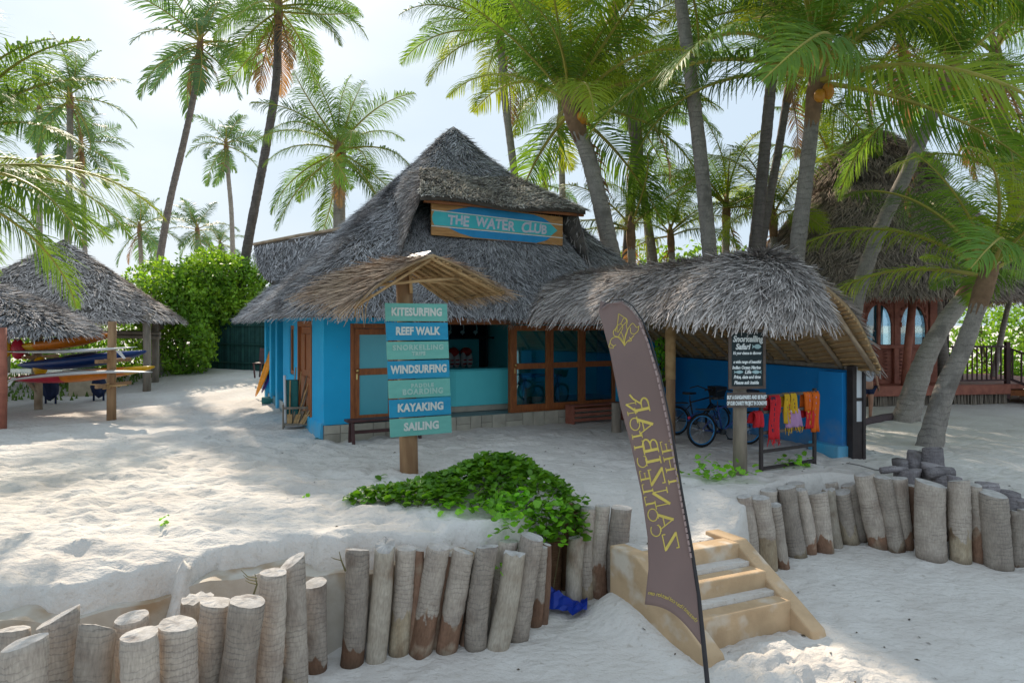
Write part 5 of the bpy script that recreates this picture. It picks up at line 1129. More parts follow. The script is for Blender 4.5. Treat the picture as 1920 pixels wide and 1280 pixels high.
# lotus ornament, thin gold lines
orn = [[(1160,588),(1157,622),(1166,612),(1175,600),(1160,588)], [(1154,622),(1156,612),(1164,607),(1168,614),(1164,622),(1160,630)], [(1164,607),(1170,596),(1176,600),(1174,612)], [(1152,630),(1150,621),(1157,614)], [(1152,630),(1162,632),(1168,640),(1171,648),(1172,630),(1178,616),(1186,606),(1194,614),(1198,611),(1196,620),(1190,626)], [(1190,626),(1183,624),(1182,614)], [(1171,648),(1176,640),(1184,634),(1189,628)], [(1171,648),(1166,640),(1158,632),(1148,634),(1144,642),(1150,648),(1155,646)], [(1144,642),(1142,650),(1150,652),(1148,646)], [(1171,648),(1168,630),(1164,622)], [(1171,648),(1172,634),(1176,622),(1175,612)], [(1180,632),(1184,638),(1178,640)]]
q = MB()
def smooth2(ln):
    r_ = []
    for i in range(len(ln) - 1):
        p0, p1, p2, p3 = [Vector(ln[max(0, min(len(ln) - 1, j))]) for j in (i - 1, i, i + 1, i + 2)]
        for j in range(4):
            t = j / 4; r_.append(.5 * ((2 * p1) + (p2 - p0) * t + (2 * p0 - 5 * p1 + 4 * p2 - p3) * t * t + (3 * p1 - p0 - 3 * p2 + p3) * t ** 3))
    return r_ + [Vector(ln[-1])]
for ln in map(smooth2, orn): q.tube([P(x, y, float(yflag(x, y)) - .006) for x, y in ln], .0034, 5)
q.build('lotus_emblem', m_gold, cl_)

# ------------------------------------------------------------------ blue plastic, ropes
rs = random.Random(5); q = MB(); c = G(1050, 1140, -1.12); nvx, nvy = 9, 6; vs = []
for j in range(nvy + 1):
    for i in range(nvx + 1): 
        a = i / nvx; b_ = j / nvy; x = c.x - .20 + .52 * a + .05 * b_; y = c.y + .40 * b_ - .15 * a; vs.append((x, y, gz(x, y) + .03 + rs.uniform(0, .07) + .22 * math.sin(math.pi * b_) * max(0, 1 - a * 1.1)))
q.add(vs, [(j * (nvx + 1) + i, j * (nvx + 1) + i + 1, (j + 1) * (nvx + 1) + i + 1, (j + 1) * (nvx + 1) + i) for j in range(nvy) for i in range(nvx)]); tag(q.build('plastic_sheet', m_tarp), 'crumpled bright blue plastic sheet lying at the foot of the logs', 'plastic sheet')
q = MB(); pts = [G(x, y, 0.02) for x, y in ((1590, 868), (1612, 872), (1640, 880), (1668, 884))]; q.tube(pts, .012, 6); tag(q.build('rope', m_rope), 'thin grey rope lying on the sand beside the blue wall end', 'rope')

# ------------------------------------------------------------------ paddle stand, surfboard, oddments by the side wall
pdst = thing('paddle_stand', 'small grey wooden crate stand holding paddles against the side wall', 'stand', G(549, 805, 0))
b0 = G(531, 806, 0); w_ = .55; dp = .42
bx = [b0, b0 + Vector((w_, .12, 0)), b0 + Vector((w_ - .12, .12 + dp, 0)), b0 + Vector((-.12, dp, 0))]
for p in bx: q = MB(); q.tube([p - UP * .05, p + UP * .58], .022, 7); q.build('leg', m_greypost, pdst)
for z in (.12, .5):
    for i in range(4): q = MB(); q.beam(bx[i] + UP * z, bx[(i + 1) % 4] + UP * z, .025, .05); q.build('slat', m_greypost, pdst)
q = MB(); q.prism([p + UP * .1 for p in bx], UP * .02); q.build('base_board', m_greypost, pdst)
labs = ['paddle leaning at the far right of the stand', 'longest paddle pole in the stand', 'paddle pole leaning right in front of the orange door', 'thin paddle pole in the middle of the stand', 'paddle pole just right of the green canvas', 'short paddle pole at the back of the stand', 'pale paddle pole near the right corner post of the stand', 'dark thin pole leaning furthest to the right', 'stout pole behind the green canvas roll', 'short pale pole sloping over the right rail of the stand']
for k in range(10):
    a = b0 + Vector((.12 + .035 * k, .08 + .06 * (k % 4), .13)); t_ = a + Vector((.0 + .075 * k, .05, 1.0 + .10 * ((k * 7) % 4)))
    q = MB(); q.tube([a, a.lerp(t_, .5), t_], [.018, .016, .015], 7)
    q.fbox(a + Vector((-.06, -.01, 0)), (.12, 0, 0), (0, .02, 0), (t_ - a) * .22)
    tag(q.build('paddle', m_greypost if k % 2 else m_lash), labs[k], 'paddle', 'paddles in the crate stand')
gr = thing('canvas_roll', 'dark green folded canvas standing in the paddle stand', 'canvas', b0 + Vector((.1, .2, .1)), None)
q = MB(); q.fbox(b0 + Vector((.0, .12, .14)), (.3, .03, 0), (-.03, .12, 0), (0, .0, 1.0)); q.build('canvas_fold', m_green, gr, bevel=.03)
q = MB(); q.tube([b0 + Vector((.02, .1, .15)), b0 + Vector((.0, .1, 1.25))], .03, 8); q.build('white_pole', m_white, gr)
q = MB(); a = G(492, 752, .12); q.tube([a, a + Vector((.62, .1, .05))], [.13, .12], 10); tag(q.build('green_bag', m_green, None, True), 'dark green rolled bag lying on the sand left of the paddle stand', 'bag')
q = MB(); a = G(575, 825, .01); q.add([a, a + Vector((.28, .05, .02)), a + Vector((.32, .2, .05)), a + Vector((.1, .2, .01)), a + Vector((-.05, .12, .03))], [(0, 1, 2, 3, 4)]); o = q.build('cloth_scrap', m_green); o.modifiers.new('s', 'SOLIDIFY').thickness = .02; tag(o, 'scrap of teal cloth lying on the sand by the hut corner', 'cloth')
# leaning surfboard
sb = thing('leaning_surfboard', 'deep blue surfboard with an orange rim leaning against the side wall', 'surfboard', G(480, 742, .1))
b_ = P(482, 742, 21.6); t_ = P(530, 606, 20.9); ax = (t_ - b_); n_ = Vector((-.8, -.6, .35)).normalized(); sd = ax.normalized().cross(n_); sd.normalize(); L = ax.length
def surf(m, b_, ax, sd, n_, L, W_, th_, rocker=.05, N=16):
    vs = []; fs = []; 
    for i in range(N + 1):
        t = i / N; w = W_ * max(.0, math.sin(math.pi * (t * .94 + .03))) ** .55 * .5; h = th_ * max(.15, math.sin(math.pi * (t * .9 + .05))); c = b_ + ax * (L * t) + n_ * (rocker * (2 * t - 1) ** 2)
        for k in range(8):
            a = 2 * math.pi * k / 8; vs.append(c + sd * (w * math.cos(a)) + n_ * (h / 2 * math.sin(a)))
    for i in range(N):
        for k in range(8): fs.append((i * 8 + k, i * 8 + (k + 1) % 8, (i + 1) * 8 + (k + 1) % 8, (i + 1) * 8 + k))
    fs += [tuple(range(7, -1, -1)), tuple(N * 8 + k for k in range(8))]; return m.add(vs, fs)
axn = ax.normalized(); q = surf(MB(), b_, axn, sd, n_, L, .62, .14); q.build('board', m_surforange, sb, True)
q = surf(MB(), b_ + axn * .12 + Vector((.17, -.04, 0)), axn, sd, n_, L - .26, .50, .07); q.build('deck', m_surfblue, sb, True)
ch = thing('wooden_chair', 'dark wooden chair on the veranda behind the leaning surfboard', 'chair', P(484, 712, 24))
c0 = P(478, 706, 24.5); 
for dx, dy in ((0, 0), (.45, 0), (0, .45), (.45, .45)): q = MB(); q.beam(c0 + Vector((dx, dy, -.05)), c0 + Vector((dx + (.06 if dy else -.05), dy, .5)), .05, .05); q.build('leg', m_darkwood, ch)
q = MB(); q.fbox(c0 + Vector((-.02, -.02, .45)), (.5, 0, 0), (0, .5, 0), (0, 0, .05)); q.build('seat', m_darkwood, ch)
q = MB(); q.fbox(c0 + Vector((-.02, .44, .5)), (.5, 0, 0), (0, .05, 0), (0, .1, .5)); q.build('backrest', m_darkwood, ch)
# ------------------------------------------------------------------ left sheds
def pyramid(cx, cy, hx, hy, ze, zp, rot=0, p=6, conc=1.0):
    c, s = math.cos(rot), math.sin(rot)
    def fn(u, v):
        a, b = sup(u, p); k = 1 - v; X = a * k * hx; Y = b * k * hy; z = ze + (zp - ze) * v ** conc
        return np.stack([cx + X * c - Y * s, cy + X * s + Y * c, z + .06 * vnoise(a * 3, b * 3 + v * 4, 8)], -1)
    return fn
bs = thing('board_shed', 'large open shed with a tall grey pyramid thatch and board racks, at the left', 'shed', (-16.4, 26, 0))
thatch('shed', pyramid(-16.3, 24.8, 3.75, 3.6, 2.62, 5.5, R(28)), 4.6, 28, bs, mat=m_thatchlight, dens=26, course=.11, nu=64, nv=10, seed=31, bl=(.22, .4), bw=(.03, .05))
for k, (px, pyb, Y, r) in enumerate(((275, 741, 23.0, .13), (291, 726, 25.2, .13), (301, 714, 27.2, .12), (68, 738, 24.5, .16), (12, 720, 28, .13))):
    b_ = P(px, pyb, Y); b_.z = gz(b_.x, b_.y) - .2; q = MB(); q.tube([b_, (b_.x + .02, b_.y, 1.2), (b_.x, b_.y, 2.75)], r, 10); q.build('post', m_greypost, bs, True)
for z in (2.12, 1.98):
    q = MB(); a = P(160, 0, 24.6); c = P(300, 0, 24.4); q.tube([(a.x, a.y, z), ((a.x + c.x) / 2, a.y, z + .03), (c.x, c.y, z)], .07, 8); q.build('rail', m_greypost, bs, True)
ns = thing('small_shed', 'nearer low open shed with a shaggy blue grey conical thatch at the left edge', 'shed', (-13.6, 17.6, 0))
thatch('nshed', pyramid(-14.2, 17.6, 3.0, 2.6, 2.24, 3.75, R(28), 3.0, .85), 3.1, 20, ns, dens=40, course=.085, nu=48, nv=8, seed=32, lift=.07)
b_ = P(3, 806, 15.7); q = MB(); q.tube([(b_.x, b_.y, -.3), (b_.x + .02, b_.y, 1.0), (b_.x, b_.y, 2.35)], .10, 10); q.build('post', m_redwood, ns, True)
# rack
rk = thing('board_rack', 'brown post rack with driftwood arms holding surfboards and kayaks', 'rack', (-10.3, 17.5, 0))
a = P(209, 786, 17.45); q = MB(); q.tube([(a.x, a.y, -.3), (a.x, a.y, 1.0), (a.x + .02, a.y, 2.5)], [.115, .11, .10], 10); q.build('post', m_post, rk, True)
c = P(72, 752, 19.6); q = MB(); q.tube([(c.x, c.y, -.3), (c.x, c.y, 1.2), (c.x, c.y, 2.4)], [.11, .10, .10], 10); q.build('post', m_rafter, rk, True)
for (dx, z, dz) in ((-.55, 1.75, -.5), (-.5, .98, -.5)): q = MB(); q.tube([(c.x - .35, c.y - .2, z), (c.x + .02, c.y - .05, z + dz)], .05, 7); q.build('brace', m_rafter, rk, True)
for p, z in ((a, 1.62), (a, 1.0), (c, 1.62), (c, 1.0)): q = MB(); q.beam((p.x - .05, p.y - .55, z - .12), (p.x + .05, p.y + .75, z - .12), .09, .09); q.build('arm', m_post, rk)
q = MB()
for k in range(9):
    an = random.uniform(0, 6.3); l = random.uniform(.25, .6); z = .86 + random.uniform(-.03, .05); q.tube([(a.x - math.cos(an) * .1, a.y - .1 - abs(math.sin(an)) * .1, z), (a.x + math.cos(an) * l, a.y - .12 - abs(math.sin(an)) * l * .4, z + random.uniform(-.04, .07))], [.03, .015], 6)
q.build('driftwood_sticks', m_lash, rk)
def sboard(label, pl, pr, W_, th_, mat, rocker, fin=None, grp=None):
    pl, pr = Vector(pl), Vector(pr); ax = pr - pl; L = ax.length; ax.normalize(); sd = Vector((ax.y, -ax.x, 0)).normalized(); n = sd.cross(ax).normalized(); n = n if n.z > 0 else -n
    t_ = thing('surfboard', label, 'surfboard', (pl + pr) / 2, grp); surf(MB(), pl, ax, sd, n, L, W_, th_, rocker).build('board', mat, t_, True)
    if fin: 
        f = pl + ax * (L * fin); d = 1 if fin > .5 else -1; q = MB(); q.prism([f - n * .02, f + ax * .14 * d - n * .02, f + ax * .30 * d - n * .22, f + ax * .24 * d - n * .24], sd * .015); q.build('fin', mat, t_)
sboard('white surfboard on the upper rack with its fin at the right end', P(4, 662, 18.0), P(254, 654, 16.9), .62, .10, m_white, .05, .86, 'white surfboards on the rack')
sboard('white surfboard on the lower rack bowed upwards with its fin at the left end', P(4, 708, 18.0), P(282, 690, 17.0), .62, .10, m_white, -.10, .10, 'white surfboards on the rack')
def kayak(label, pl, pr, W_, H_, mats, name='kayak'):
    pl, pr = Vector(pl), Vector(pr); ax = pr - pl; L = ax.length; ax.normalize(); sd = Vector((ax.y, -ax.x, 0)).normalized(); n = UP
    t_ = thing(name, label, 'kayak', (pl + pr) / 2, 'kayaks stacked on the rack'); q = MB(); N = 24; vs = []
    for i in range(N + 1):
        t = i / N; s_ = max(.08, math.sin(math.pi * (t * .96 + .02)) ** .6); c = pl + ax * (L * t) + n * (.04 * (2 * t - 1) ** 2)
        for k in range(10):
            an = 2 * math.pi * k / 10; x = math.cos(an); z = math.sin(an); vs.append(c + sd * (W_ / 2 * s_ * x) + n * (H_ / 2 * s_ * (z if z < 0 else z * .55)))
    for i in range(N):
        for k in range(10): q.f.append((i * 10 + k, i * 10 + (k + 1) % 10, (i + 1) * 10 + (k + 1) % 10, (i + 1) * 10 + k)); q.mi.append(min(len(mats) - 1, int(i / N * len(mats))))
    q.v = vs; q.f += [tuple(range(9, -1, -1)), tuple(N * 10 + k for k in range(10))]; q.mi += [0, len(mats) - 1]; q.build('hull', mats, t_, True)
    q = MB(); c = pl + ax * (L * .5) + n * (H_ * .28); q.prism([c + ax * (.55 * math.cos(a_)) + sd * (W_ * .3 * math.sin(a_)) for a_ in np.linspace(0, 6.28, 14)[:-1]], n * .03); q.build('cockpit', m_metal, t_)
kayak('long kayak fading from red through orange to yellow on the lowest arms', P(20, 712, 18.9), P(288, 690, 18.0), .66, .42, [m_kred, m_kred, m_kor, m_kor, m_kyel])
kayak('navy blue kayak on the middle arms of the rack', P(36, 686, 19.4), P(272, 661, 18.5), .66, .50, [m_kblue])
kayak('orange and yellow kayak on the top arms of the rack', P(12, 654, 19.6), P(214, 628, 18.7), .66, .40, [m_kyel, m_kor, m_kor])
c = P(34, 654, 19.2)
for dx, dz, mt_, lb_ in ((0, 0, m_kred, 'dark red life vest hanging under the small shed'), (-.38, .02, m_kyel, 'yellow life vest hanging at the left edge under the small shed'), (.62, -.5, m_kyel, 'yellow life vest hanging lower beside the rack post')):
    q = MB(); q.ell(c + Vector((dx, 0, dz)), .21, .1, .29, 10, 8, .05); tag(q.build('hanging_vest', mt_, None, True), lb_, 'life vest')
q = MB(); c = P(128, 732, 22); q.fbox((c.x, c.y, gz(c.x, c.y) - .05), (.95, .25, 0), (-.2, .7, 0), (0, 0, .62)); tag(q.build('storage_box', m_crate, None, bevel=.03), 'cream covered box on the sand under the board rack', 'box')
for k, (px, py, Y, w) in enumerate(((95, 735, 20.5, .36), (185, 720, 21, .4))):
    c = P(px, py, Y); q = MB(); z0 = gz(c.x, c.y); q.ell((c.x, c.y, z0 + .45), w * .5, .3, .35, 9, 6, .15)
    for s in (-.15, .15): q.tube([(c.x + s, c.y, z0 - .05), (c.x + s, c.y, z0 + .3)], .03, 6)
    tag(q.build('wetsuit_bundle', m_shorts), ('dark bundle of gear under the red end of the kayak', 'dark bundle of gear behind the driftwood post')[k], 'gear')
rsh = thing('reed_fence', 'dark green reed fence behind the bush beside the palm trunk', 'fence', (-14, 31, .5))
q = MB(); a = P(372, 690, 31.0); c = P(500, 690, 28.5); 
for k in range(90):
    p = a.lerp(c, k / 90); z0 = gz(p.x, p.y); q.fbox((p.x, p.y, z0 - .1), (.034, 0, 0), (0, .02, 0), (0, 0, 2.25 + random.uniform(-.06, .06)))
o = q.build('reeds', m_fence, rsh); o['kind'] = 'stuff'
for z in (.7, 1.5, 2.3): q = MB(); q.beam(a + UP * (z - a.z + .1) + Vector((0, -.05, 0)), c + UP * (z - c.z + .1) + Vector((0, -.05, 0)), .05, .05); q.build('rail', m_fence, rsh)

# ------------------------------------------------------------------ carved pavilion on the right
pv = thing('carved_pavilion', 'red brown carved timber pavilion under a tall dark two tier thatched roof', 'pavilion', (13.4, 24, 0))
PCX, PCY = 12.5, 24.2
def cone(cx, cy, r0, r1, z0, z1, conc=1.0, p=2.6):
    def fn(u, v):
        a, b = sup(u, p); k = r0 * (1 - v) + r1 * v; return np.stack([cx + a * k, cy + b * k, z0 + (z1 - z0) * v ** conc + .08 * vnoise(a * 4, b * 4 + v * 5, 6)], -1)
    return fn
thatch('lower_roof', cone(PCX + .3, PCY, 5.0, 1.45, 3.35, 7.8, 1.0), 5.6, 30, pv, mat=m_thatchdark, dens=30, course=.10, nu=64, nv=12, seed=41, bl=(.25, .45), bw=(.025, .045))
thatch('upper_roof', cone(PCX + .3, PCY, 2.0, .12, 7.5, 9.35, .75), 2.6, 12, pv, mat=m_thatchdark, dens=34, course=.10, nu=48, nv=8, seed=42, bl=(.25, .45), bw=(.025, .045), lift=.08)
zD = .60; FY = 20.9                       # deck height, facade line
fu = Vector((.985, .17, 0)).normalized(); fn_ = Vector((fu.y, -fu.x, 0))
f0 = P(1612, 0, FY); f0.z = 0
def FP(s, z, d=0): return f0 + fu * s + UP * z + fn_ * d
Ltot = 2.55; zS, zH, zT = 1.75, 3.15, 3.45
def at(o_, z): return o_ + UP * z
q = MB(); q.fbox(FP(-.3, 0, -3.5) + UP * (zD - .15), fu * 8.2, fn_ * 4.2, UP * .15); q.build('deck', m_redwood, pv)
q = MB(); q.fbox(FP(-.3, 0, .7) + UP * (zD - .30), fu * 4.9, fn_ * .05, UP * .28); q.build('deck_edge', m_redwood, pv, bevel=.01)
rsr = random.Random(3); q = MB()
for k in range(150):
    s = -.3 + 4.9 * k / 150; w = rsr.uniform(.018, .034); z0 = rsr.uniform(-.16, .0); q.fbox(FP(s, 0, .62 + rsr.uniform(-.03, .05)) + UP * (z0 - .05), fu * w, fn_ * .02, UP * (zD - .30 - z0 + .05) + fu * rsr.uniform(-.03, .03))
o = q.build('reed_skirt', m_greypost, pv); o['kind'] = 'stuff'
q = MB(); q.fbox(FP(-.25, 0, .55) + UP * -.2, fu * 4.8, fn_ * .03, UP * (zD - .1 + .2 - .2)); q.build('skirt_backing', m_blackwood, pv)
# bays: two, each with an arched double window over a carved dado
q = MB()
for s in (0, Ltot * .47, Ltot - .1, Ltot + .0): q.fbox(FP(s, 0, 0) + UP * zD, fu * .16, fn_ * -.16, UP * (zT - zD))
q.build('corner_post', m_redwood, pv, bevel=.01)
q = MB(); q.fbox(FP(-.15, 0, .04) + UP * zH, fu * (Ltot + .5), fn_ * -.2, UP * .32); q.fbox(FP(-.05, 0, .03) + UP * (zS - .06), fu * (Ltot + .2), fn_ * -.16, UP * .12); q.build('beam', m_redwood, pv, bevel=.01)
q = MB(); q.tube([FP(Ltot * .42, zD - .2, .55), FP(Ltot * .42 + .12, 2.0, .6), FP(Ltot * .42 + .3, 3.5, .6)], .11, 10); q.build('veranda_pole', m_redwood, pv, True)
q = MB(); q.fbox(FP(-.05, zD, -.12), fu * (Ltot + .15), fn_ * -.06, UP * (zS - zD)); q.build('dado_panel', m_redwood, pv)
for b in range(2):
    s0_ = .17 + b * (Ltot * .47); wb = Ltot * .47 - .18; cx = s0_ + wb / 2
    # carved lattice dado
    q = MB()
    for i in range(3):
        for j in range(8):
            c = FP(s0_ + wb * (i + .5) / 3, zD + .12 + (zS - zD - .25) * (j + .5) / 8, -.10); a_ = wb / 6 * .92; hh = (zS - zD - .25) / 16 * .9
            q.prism([c - fu * a_, c - UP * hh, c + fu * a_, c + UP * hh], fn_ * .035)
    q.build('carved_panel', m_redwood, pv)
    # arch spandrel
    arch = [(s0_ + wb * (.06 + .44 * (1 - math.cos(a_))), zS + .55 + .75 * math.sin(a_)) for a_ in np.linspace(0, math.pi / 2, 8)] + [(s0_ + wb * (.94 - .44 * (1 - math.cos(a_))), zS + .55 + .75 * math.sin(a_)) for a_ in np.linspace(math.pi / 2, 0, 8)][1:]
    pts = arch; q = MB()
    for i in range(len(pts) - 1):
        (x0, z0), (x1, z1) = pts[i], pts[i + 1]; q.hexa([FP(x0, z0, -.02), FP(x1, z1, -.02), FP(x1, z1, -.08), FP(x0, z0, -.08), FP(x0, zH, -.02), FP(x1, zH, -.02), FP(x1, zH, -.08), FP(x0, zH, -.08)])
    q.fbox(FP(s0_, zS + .06, -.02), fu * (wb * .06), fn_ * -.06, UP * (zH - zS - .06)); q.fbox(FP(s0_ + wb * .94, zS + .06, -.02), fu * (wb * .06), fn_ * -.06, UP * (zH - zS - .06))
    q.build('carved_arch', m_redwood, pv)
    q = MB()
    for i in range(22):
        a_ = pts[min(len(pts) - 1, int(i / 22 * len(pts)))]; q.ell(FP(a_[0], min(zH - .05, a_[1] + random.uniform(.05, .3)), 0), .035, .02, .05, 6, 4)
    q.build('carving', m_redwood, pv)['kind'] = 'stuff'
    q = MB(); q.fbox(FP(cx - .045, zS, -.01), fu * .09, fn_ * -.07, UP * (zH - zS)); wo = q.build('window', m_redwood, pv)
    q = MB(); q.fbox(FP(s0_, zS, -.10), fu * wb, fn_ * -.012, UP * (zH - zS)); q.build('pane', m_mirror, wo)
q = MB(); q.fbox(FP(-.0, zD, -2.4), fu * 2.7, fn_ * -.1, UP * 2.9); q.build('inner_wall', m_tealdark, pv)
q = MB(); q.fbox(FP(2.75, zD, -2.0), fu * 2.2, fn_ * -.1, UP * 2.7); q.build('inner_wall', m_blackwood, pv)
q = MB(); q.fbox(FP(3.0, 2.0, -1.95), fu * 1.1, fn_ * .05, UP * .9); q.build('dark_window', m_mirror, pv)
q = MB(); q.fbox(FP(3.05, 2.75, -1.85), fu * .9, fn_ * .04, UP * .16); q.build('shelf', m_teal, pv)
# railing
q = MB(); q.beam(FP(Ltot + .1, zD + 1.15, .6), FP(4.55, zD + 1.15, .6), .07, .06); q.beam(FP(Ltot + .1, zD + .12, .6), FP(4.55, zD + .12, .6), .05, .05); rl_ = q.build('railing', m_darkwood, pv)
for k in range(13): q = MB(); q.beam(FP(Ltot + .15 + k * .17, zD + .14, .6), FP(Ltot + .15 + k * .17, zD + 1.12, .6), .035, .035); q.build('baluster', m_darkwood, rl_)
q = MB(); q.beam(FP(4.62, zD - .45, .6), FP(4.62, zD + 1.3, .6), .12, .12); q.build('newel', m_darkwood, rl_)
# stair with its own railing, coming down to the right
t0 = FP(4.65, zD - .02, .62); sd_ = (fu * .75 + fn_ * .66).normalized()
for k in range(4):
    a = t0 + sd_ * (.42 * k) - UP * (.19 * (k + 1)) + UP * .02; q = MB(); q.fbox(a - UP * .17, sd_ * .44, Vector((sd_.y, -sd_.x, 0)) * -1.8, UP * .17); q.build('stair_tread', m_wood, pv, bevel=.01)
q = MB(); q.beam(t0 + UP * 1.12, t0 + sd_ * 1.9 + UP * .35, .06, .06); q.beam(t0 + UP * .18, t0 + sd_ * 1.9 - UP * .60, .06, .08); sr = q.build('stair_railing', m_darkwood, pv)
for k in range(8): a = t0 + sd_ * (.22 * k + .1); q = MB(); q.beam(a + UP * (.16 - .41 * .22 * k), a + UP * (1.06 - .41 * .22 * k), .035, .035); q.build('baluster', m_darkwood, sr)
q = MB(); q.tube([G(1612, 797, 0) + UP * .04, G(1655, 788, 0) + UP * .05, G(1722, 777, 0) + UP * .04], [.10, .11, .10], 9); tag(q.build('log_kerb', m_kerb, None, True), 'long dark log kerb lying on the sand between the shelter and the leaning palm', 'log kerb')
q = MB(); c = P(1765, 668, 23); q.fbox(c, (.9, .1, 0), (-.1, .6, 0), (0, 0, .06)); q.tube([c + Vector((.45, .3, 0)), c + Vector((.45, .3, -.75))], .05, 8); tag(q.build('dining_table', m_shelf), 'small round dark table on the pavilion deck behind the railing', 'table')
lawn = MB()
for k in range(2500):
    x = random.uniform(13, 34); y = random.uniform(27, 40); lawn.add([(x - .05, y, -.02), (x + .05, y, -.02), (x + random.uniform(-.05, .05), y, .12)], [(0, 1, 2)])
for k in range(1200):
    x = random.uniform(-24, -13.5); y = random.uniform(21, 27); z = gz(x, y); lawn.add([(x - .05, y, z - .02), (x + .05, y, z - .02), (x + random.uniform(-.05, .05), y, z + .16)], [(0, 1, 2)])
tag(lawn.build('grass', m_grass), 'green grass growing behind the sheds and pavilion', None, None, 'stuff')

# ------------------------------------------------------------------ person by the shelter end
pr = thing('person', 'person in a pale shirt and navy shorts standing barefoot, head hidden by the shelter roof', 'person', G(1626, 790, 0))
def skin(name, pts, edges, mat, parent):
    me = bpy.data.meshes.new(name); me.from_pydata([p[:3] for p in pts], edges, []); me.materials.append(mat); o = link(name, me, parent)
    o.modifiers.new('skin', 'SKIN'); 
    for i, p in enumerate(pts): me.skin_vertices[0].data[i].radius = (p[3], p[3] * (p[4] if len(p) > 4 else 1))
    me.skin_vertices[0].data[0].use_root = True; s_ = o.modifiers.new('sub', 'SUBSURF'); s_.levels = 1; s_.render_levels = 2
    for pl_ in me.polygons: pl_.use_smooth = True
    return o
g0 = G(1626, 790, 0); X, Y = g0.x, g0.y
def W_(dx, dy, z, r, f=1): return (X + dx, Y + dy, z, r, f)
bodyp = [W_(0, 0, .92, .14, .8), W_(0, 0, 1.15, .125, .75), W_(0, .0, 1.36, .14, .7), W_(0, 0, 1.47, .06), W_(0, -.01, 1.55, .055),
 W_(.085, 0, .84, .085), W_(.09, -.01, .48, .055), W_(.09, .03, .10, .036), W_(.10, -.06, .035, .035), W_(.10, -.15, .025, .03),
 W_(-.085, 0, .84, .085), W_(-.10, -.01, .48, .055), W_(-.10, .03, .10, .036), W_(-.11, -.06, .035, .035), W_(-.11, -.15, .025, .03),
 W_(.18, 0, 1.40, .05), W_(.23, .02, 1.13, .038), W_(.25, -.03, .90, .028), W_(.255, -.05, .83, .03, .5), W_(-.18, 0, 1.40, .05), W_(-.23, .02, 1.13, .038), W_(-.25, -.03, .90, .028), W_(-.255, -.05, .83, .03, .5)]
be = [(0, 1), (1, 2), (2, 3), (3, 4), (0, 5), (5, 6), (6, 7), (7, 8), (8, 9), (0, 10), (10, 11), (11, 12), (12, 13), (13, 14), (2, 15), (15, 16), (16, 17), (17, 18), (2, 19), (19, 20), (20, 21), (21, 22)]
for s, hb in ((1, 18), (-1, 22)):
    for j in range(5):
        b_ = len(bodyp); bx = s * (.255); dy = -.085 + j * .02 if j < 4 else -.10
        l = (.05, .06, .062, .05, .03)[j]; bodyp += [W_(bx, dy, .80 if j < 4 else .84, .009), W_(bx - s * .008, dy - (.01 if j == 4 else 0), .80 - l * (1 if j < 4 else 0.3) - (0 if j < 4 else -.03), .008)]; be += [(hb, b_), (b_, b_ + 1)]
skin('body', bodyp, be, m_skin, pr)
skin('shirt', [W_(0, 0, .95, .165, .85), W_(0, 0, 1.18, .155, .8), W_(0, 0, 1.38, .165, .72), W_(0, 0, 1.46, .09), W_(.18, 0, 1.41, .075), W_(.22, .02, 1.2, .062), W_(-.18, 0, 1.41, .075), W_(-.22, .02, 1.2, .062)], [(0, 1), (1, 2), (2, 3), (2, 4), (4, 5), (2, 6), (6, 7)], m_shirt, pr)
skin('shorts', [W_(0, 0, .93, .16, .85), W_(.09, 0, .82, .115), W_(.095, 0, .64, .09), W_(-.09, 0, .82, .115), W_(-.10, 0, .64, .09)], [(0, 1), (1, 2), (0, 3), (3, 4)], m_shorts, pr)
q = MB(); hc = Vector((X, Y - .01, 1.64)); q.ell(hc, .075, .095, .115, 14, 12); q.ell(hc + Vector((0, -.095, -.01)), .014, .02, .022, 6, 5)
for s in (-1, 1): q.ell(hc + Vector((.076 * s, .0, -.005)), .012, .02, .03, 6, 5)
hd_ = q.build('head', m_skin, pr, True)
q = MB(); q.ell(hc + Vector((0, .02, .025)), .082, .095, .108, 14, 10); q.build('hair', m_hair, pr, True)
q = MB()
for s in (-1, 1): q.ell(hc + Vector((.03 * s, -.086, .012)), .013, .01, .008, 6, 5)
q.build('eye', m_black, hd_); q = MB(); q.ell(hc + Vector((0, -.088, -.055)), .024, .01, .007, 6, 5); q.build('mouth', m_kred, hd_)

# ------------------------------------------------------------------ creeping vine
def leafmesh(name, mat, seed, L=1.0):
    rs = random.Random(seed); n = 5; vs = []; fs = []
    for i in range(n + 1):
        t = i / n; w = .5 * math.sin(math.pi * min(1, t * .86 + .14)) ** .6 if i < n else .22
        z = .10 * math.sin(math.pi * t) - .10 * t; vs += [(-w, t, z + .14 * w), (0, t - (.10 if i == n else 0), z - .03), (w, t, z + .14 * w)]
    for i in range(n): fs += [(i * 3, i * 3 + 1, i * 3 + 4, i * 3 + 3), (i * 3 + 1, i * 3 + 2, i * 3 + 5, i * 3 + 4)]
    q = MB(); q.add(vs, fs); me = q.mesh(name, mat, True); return me
LM = [leafmesh('leaf', m_vine, k) for k in range(3)]
lv_v = np.array([v.co[:] for v in LM[0].vertices]); lv_f = np.array([p.vertices[:] for p in LM[0].polygons])
def leaf_mat(p, size, rs, tilt=.7):
    az = rs.uniform(0, 2 * math.pi); m = Matrix.Translation(p) @ Matrix.Rotation(az, 4, 'Z') @ Matrix.Rotation(rs.gauss(.15, tilt * .6), 4, 'X') @ Matrix.Rotation(rs.gauss(0, tilt * .5), 4, 'Y') @ Matrix.Scale(size, 4); return m
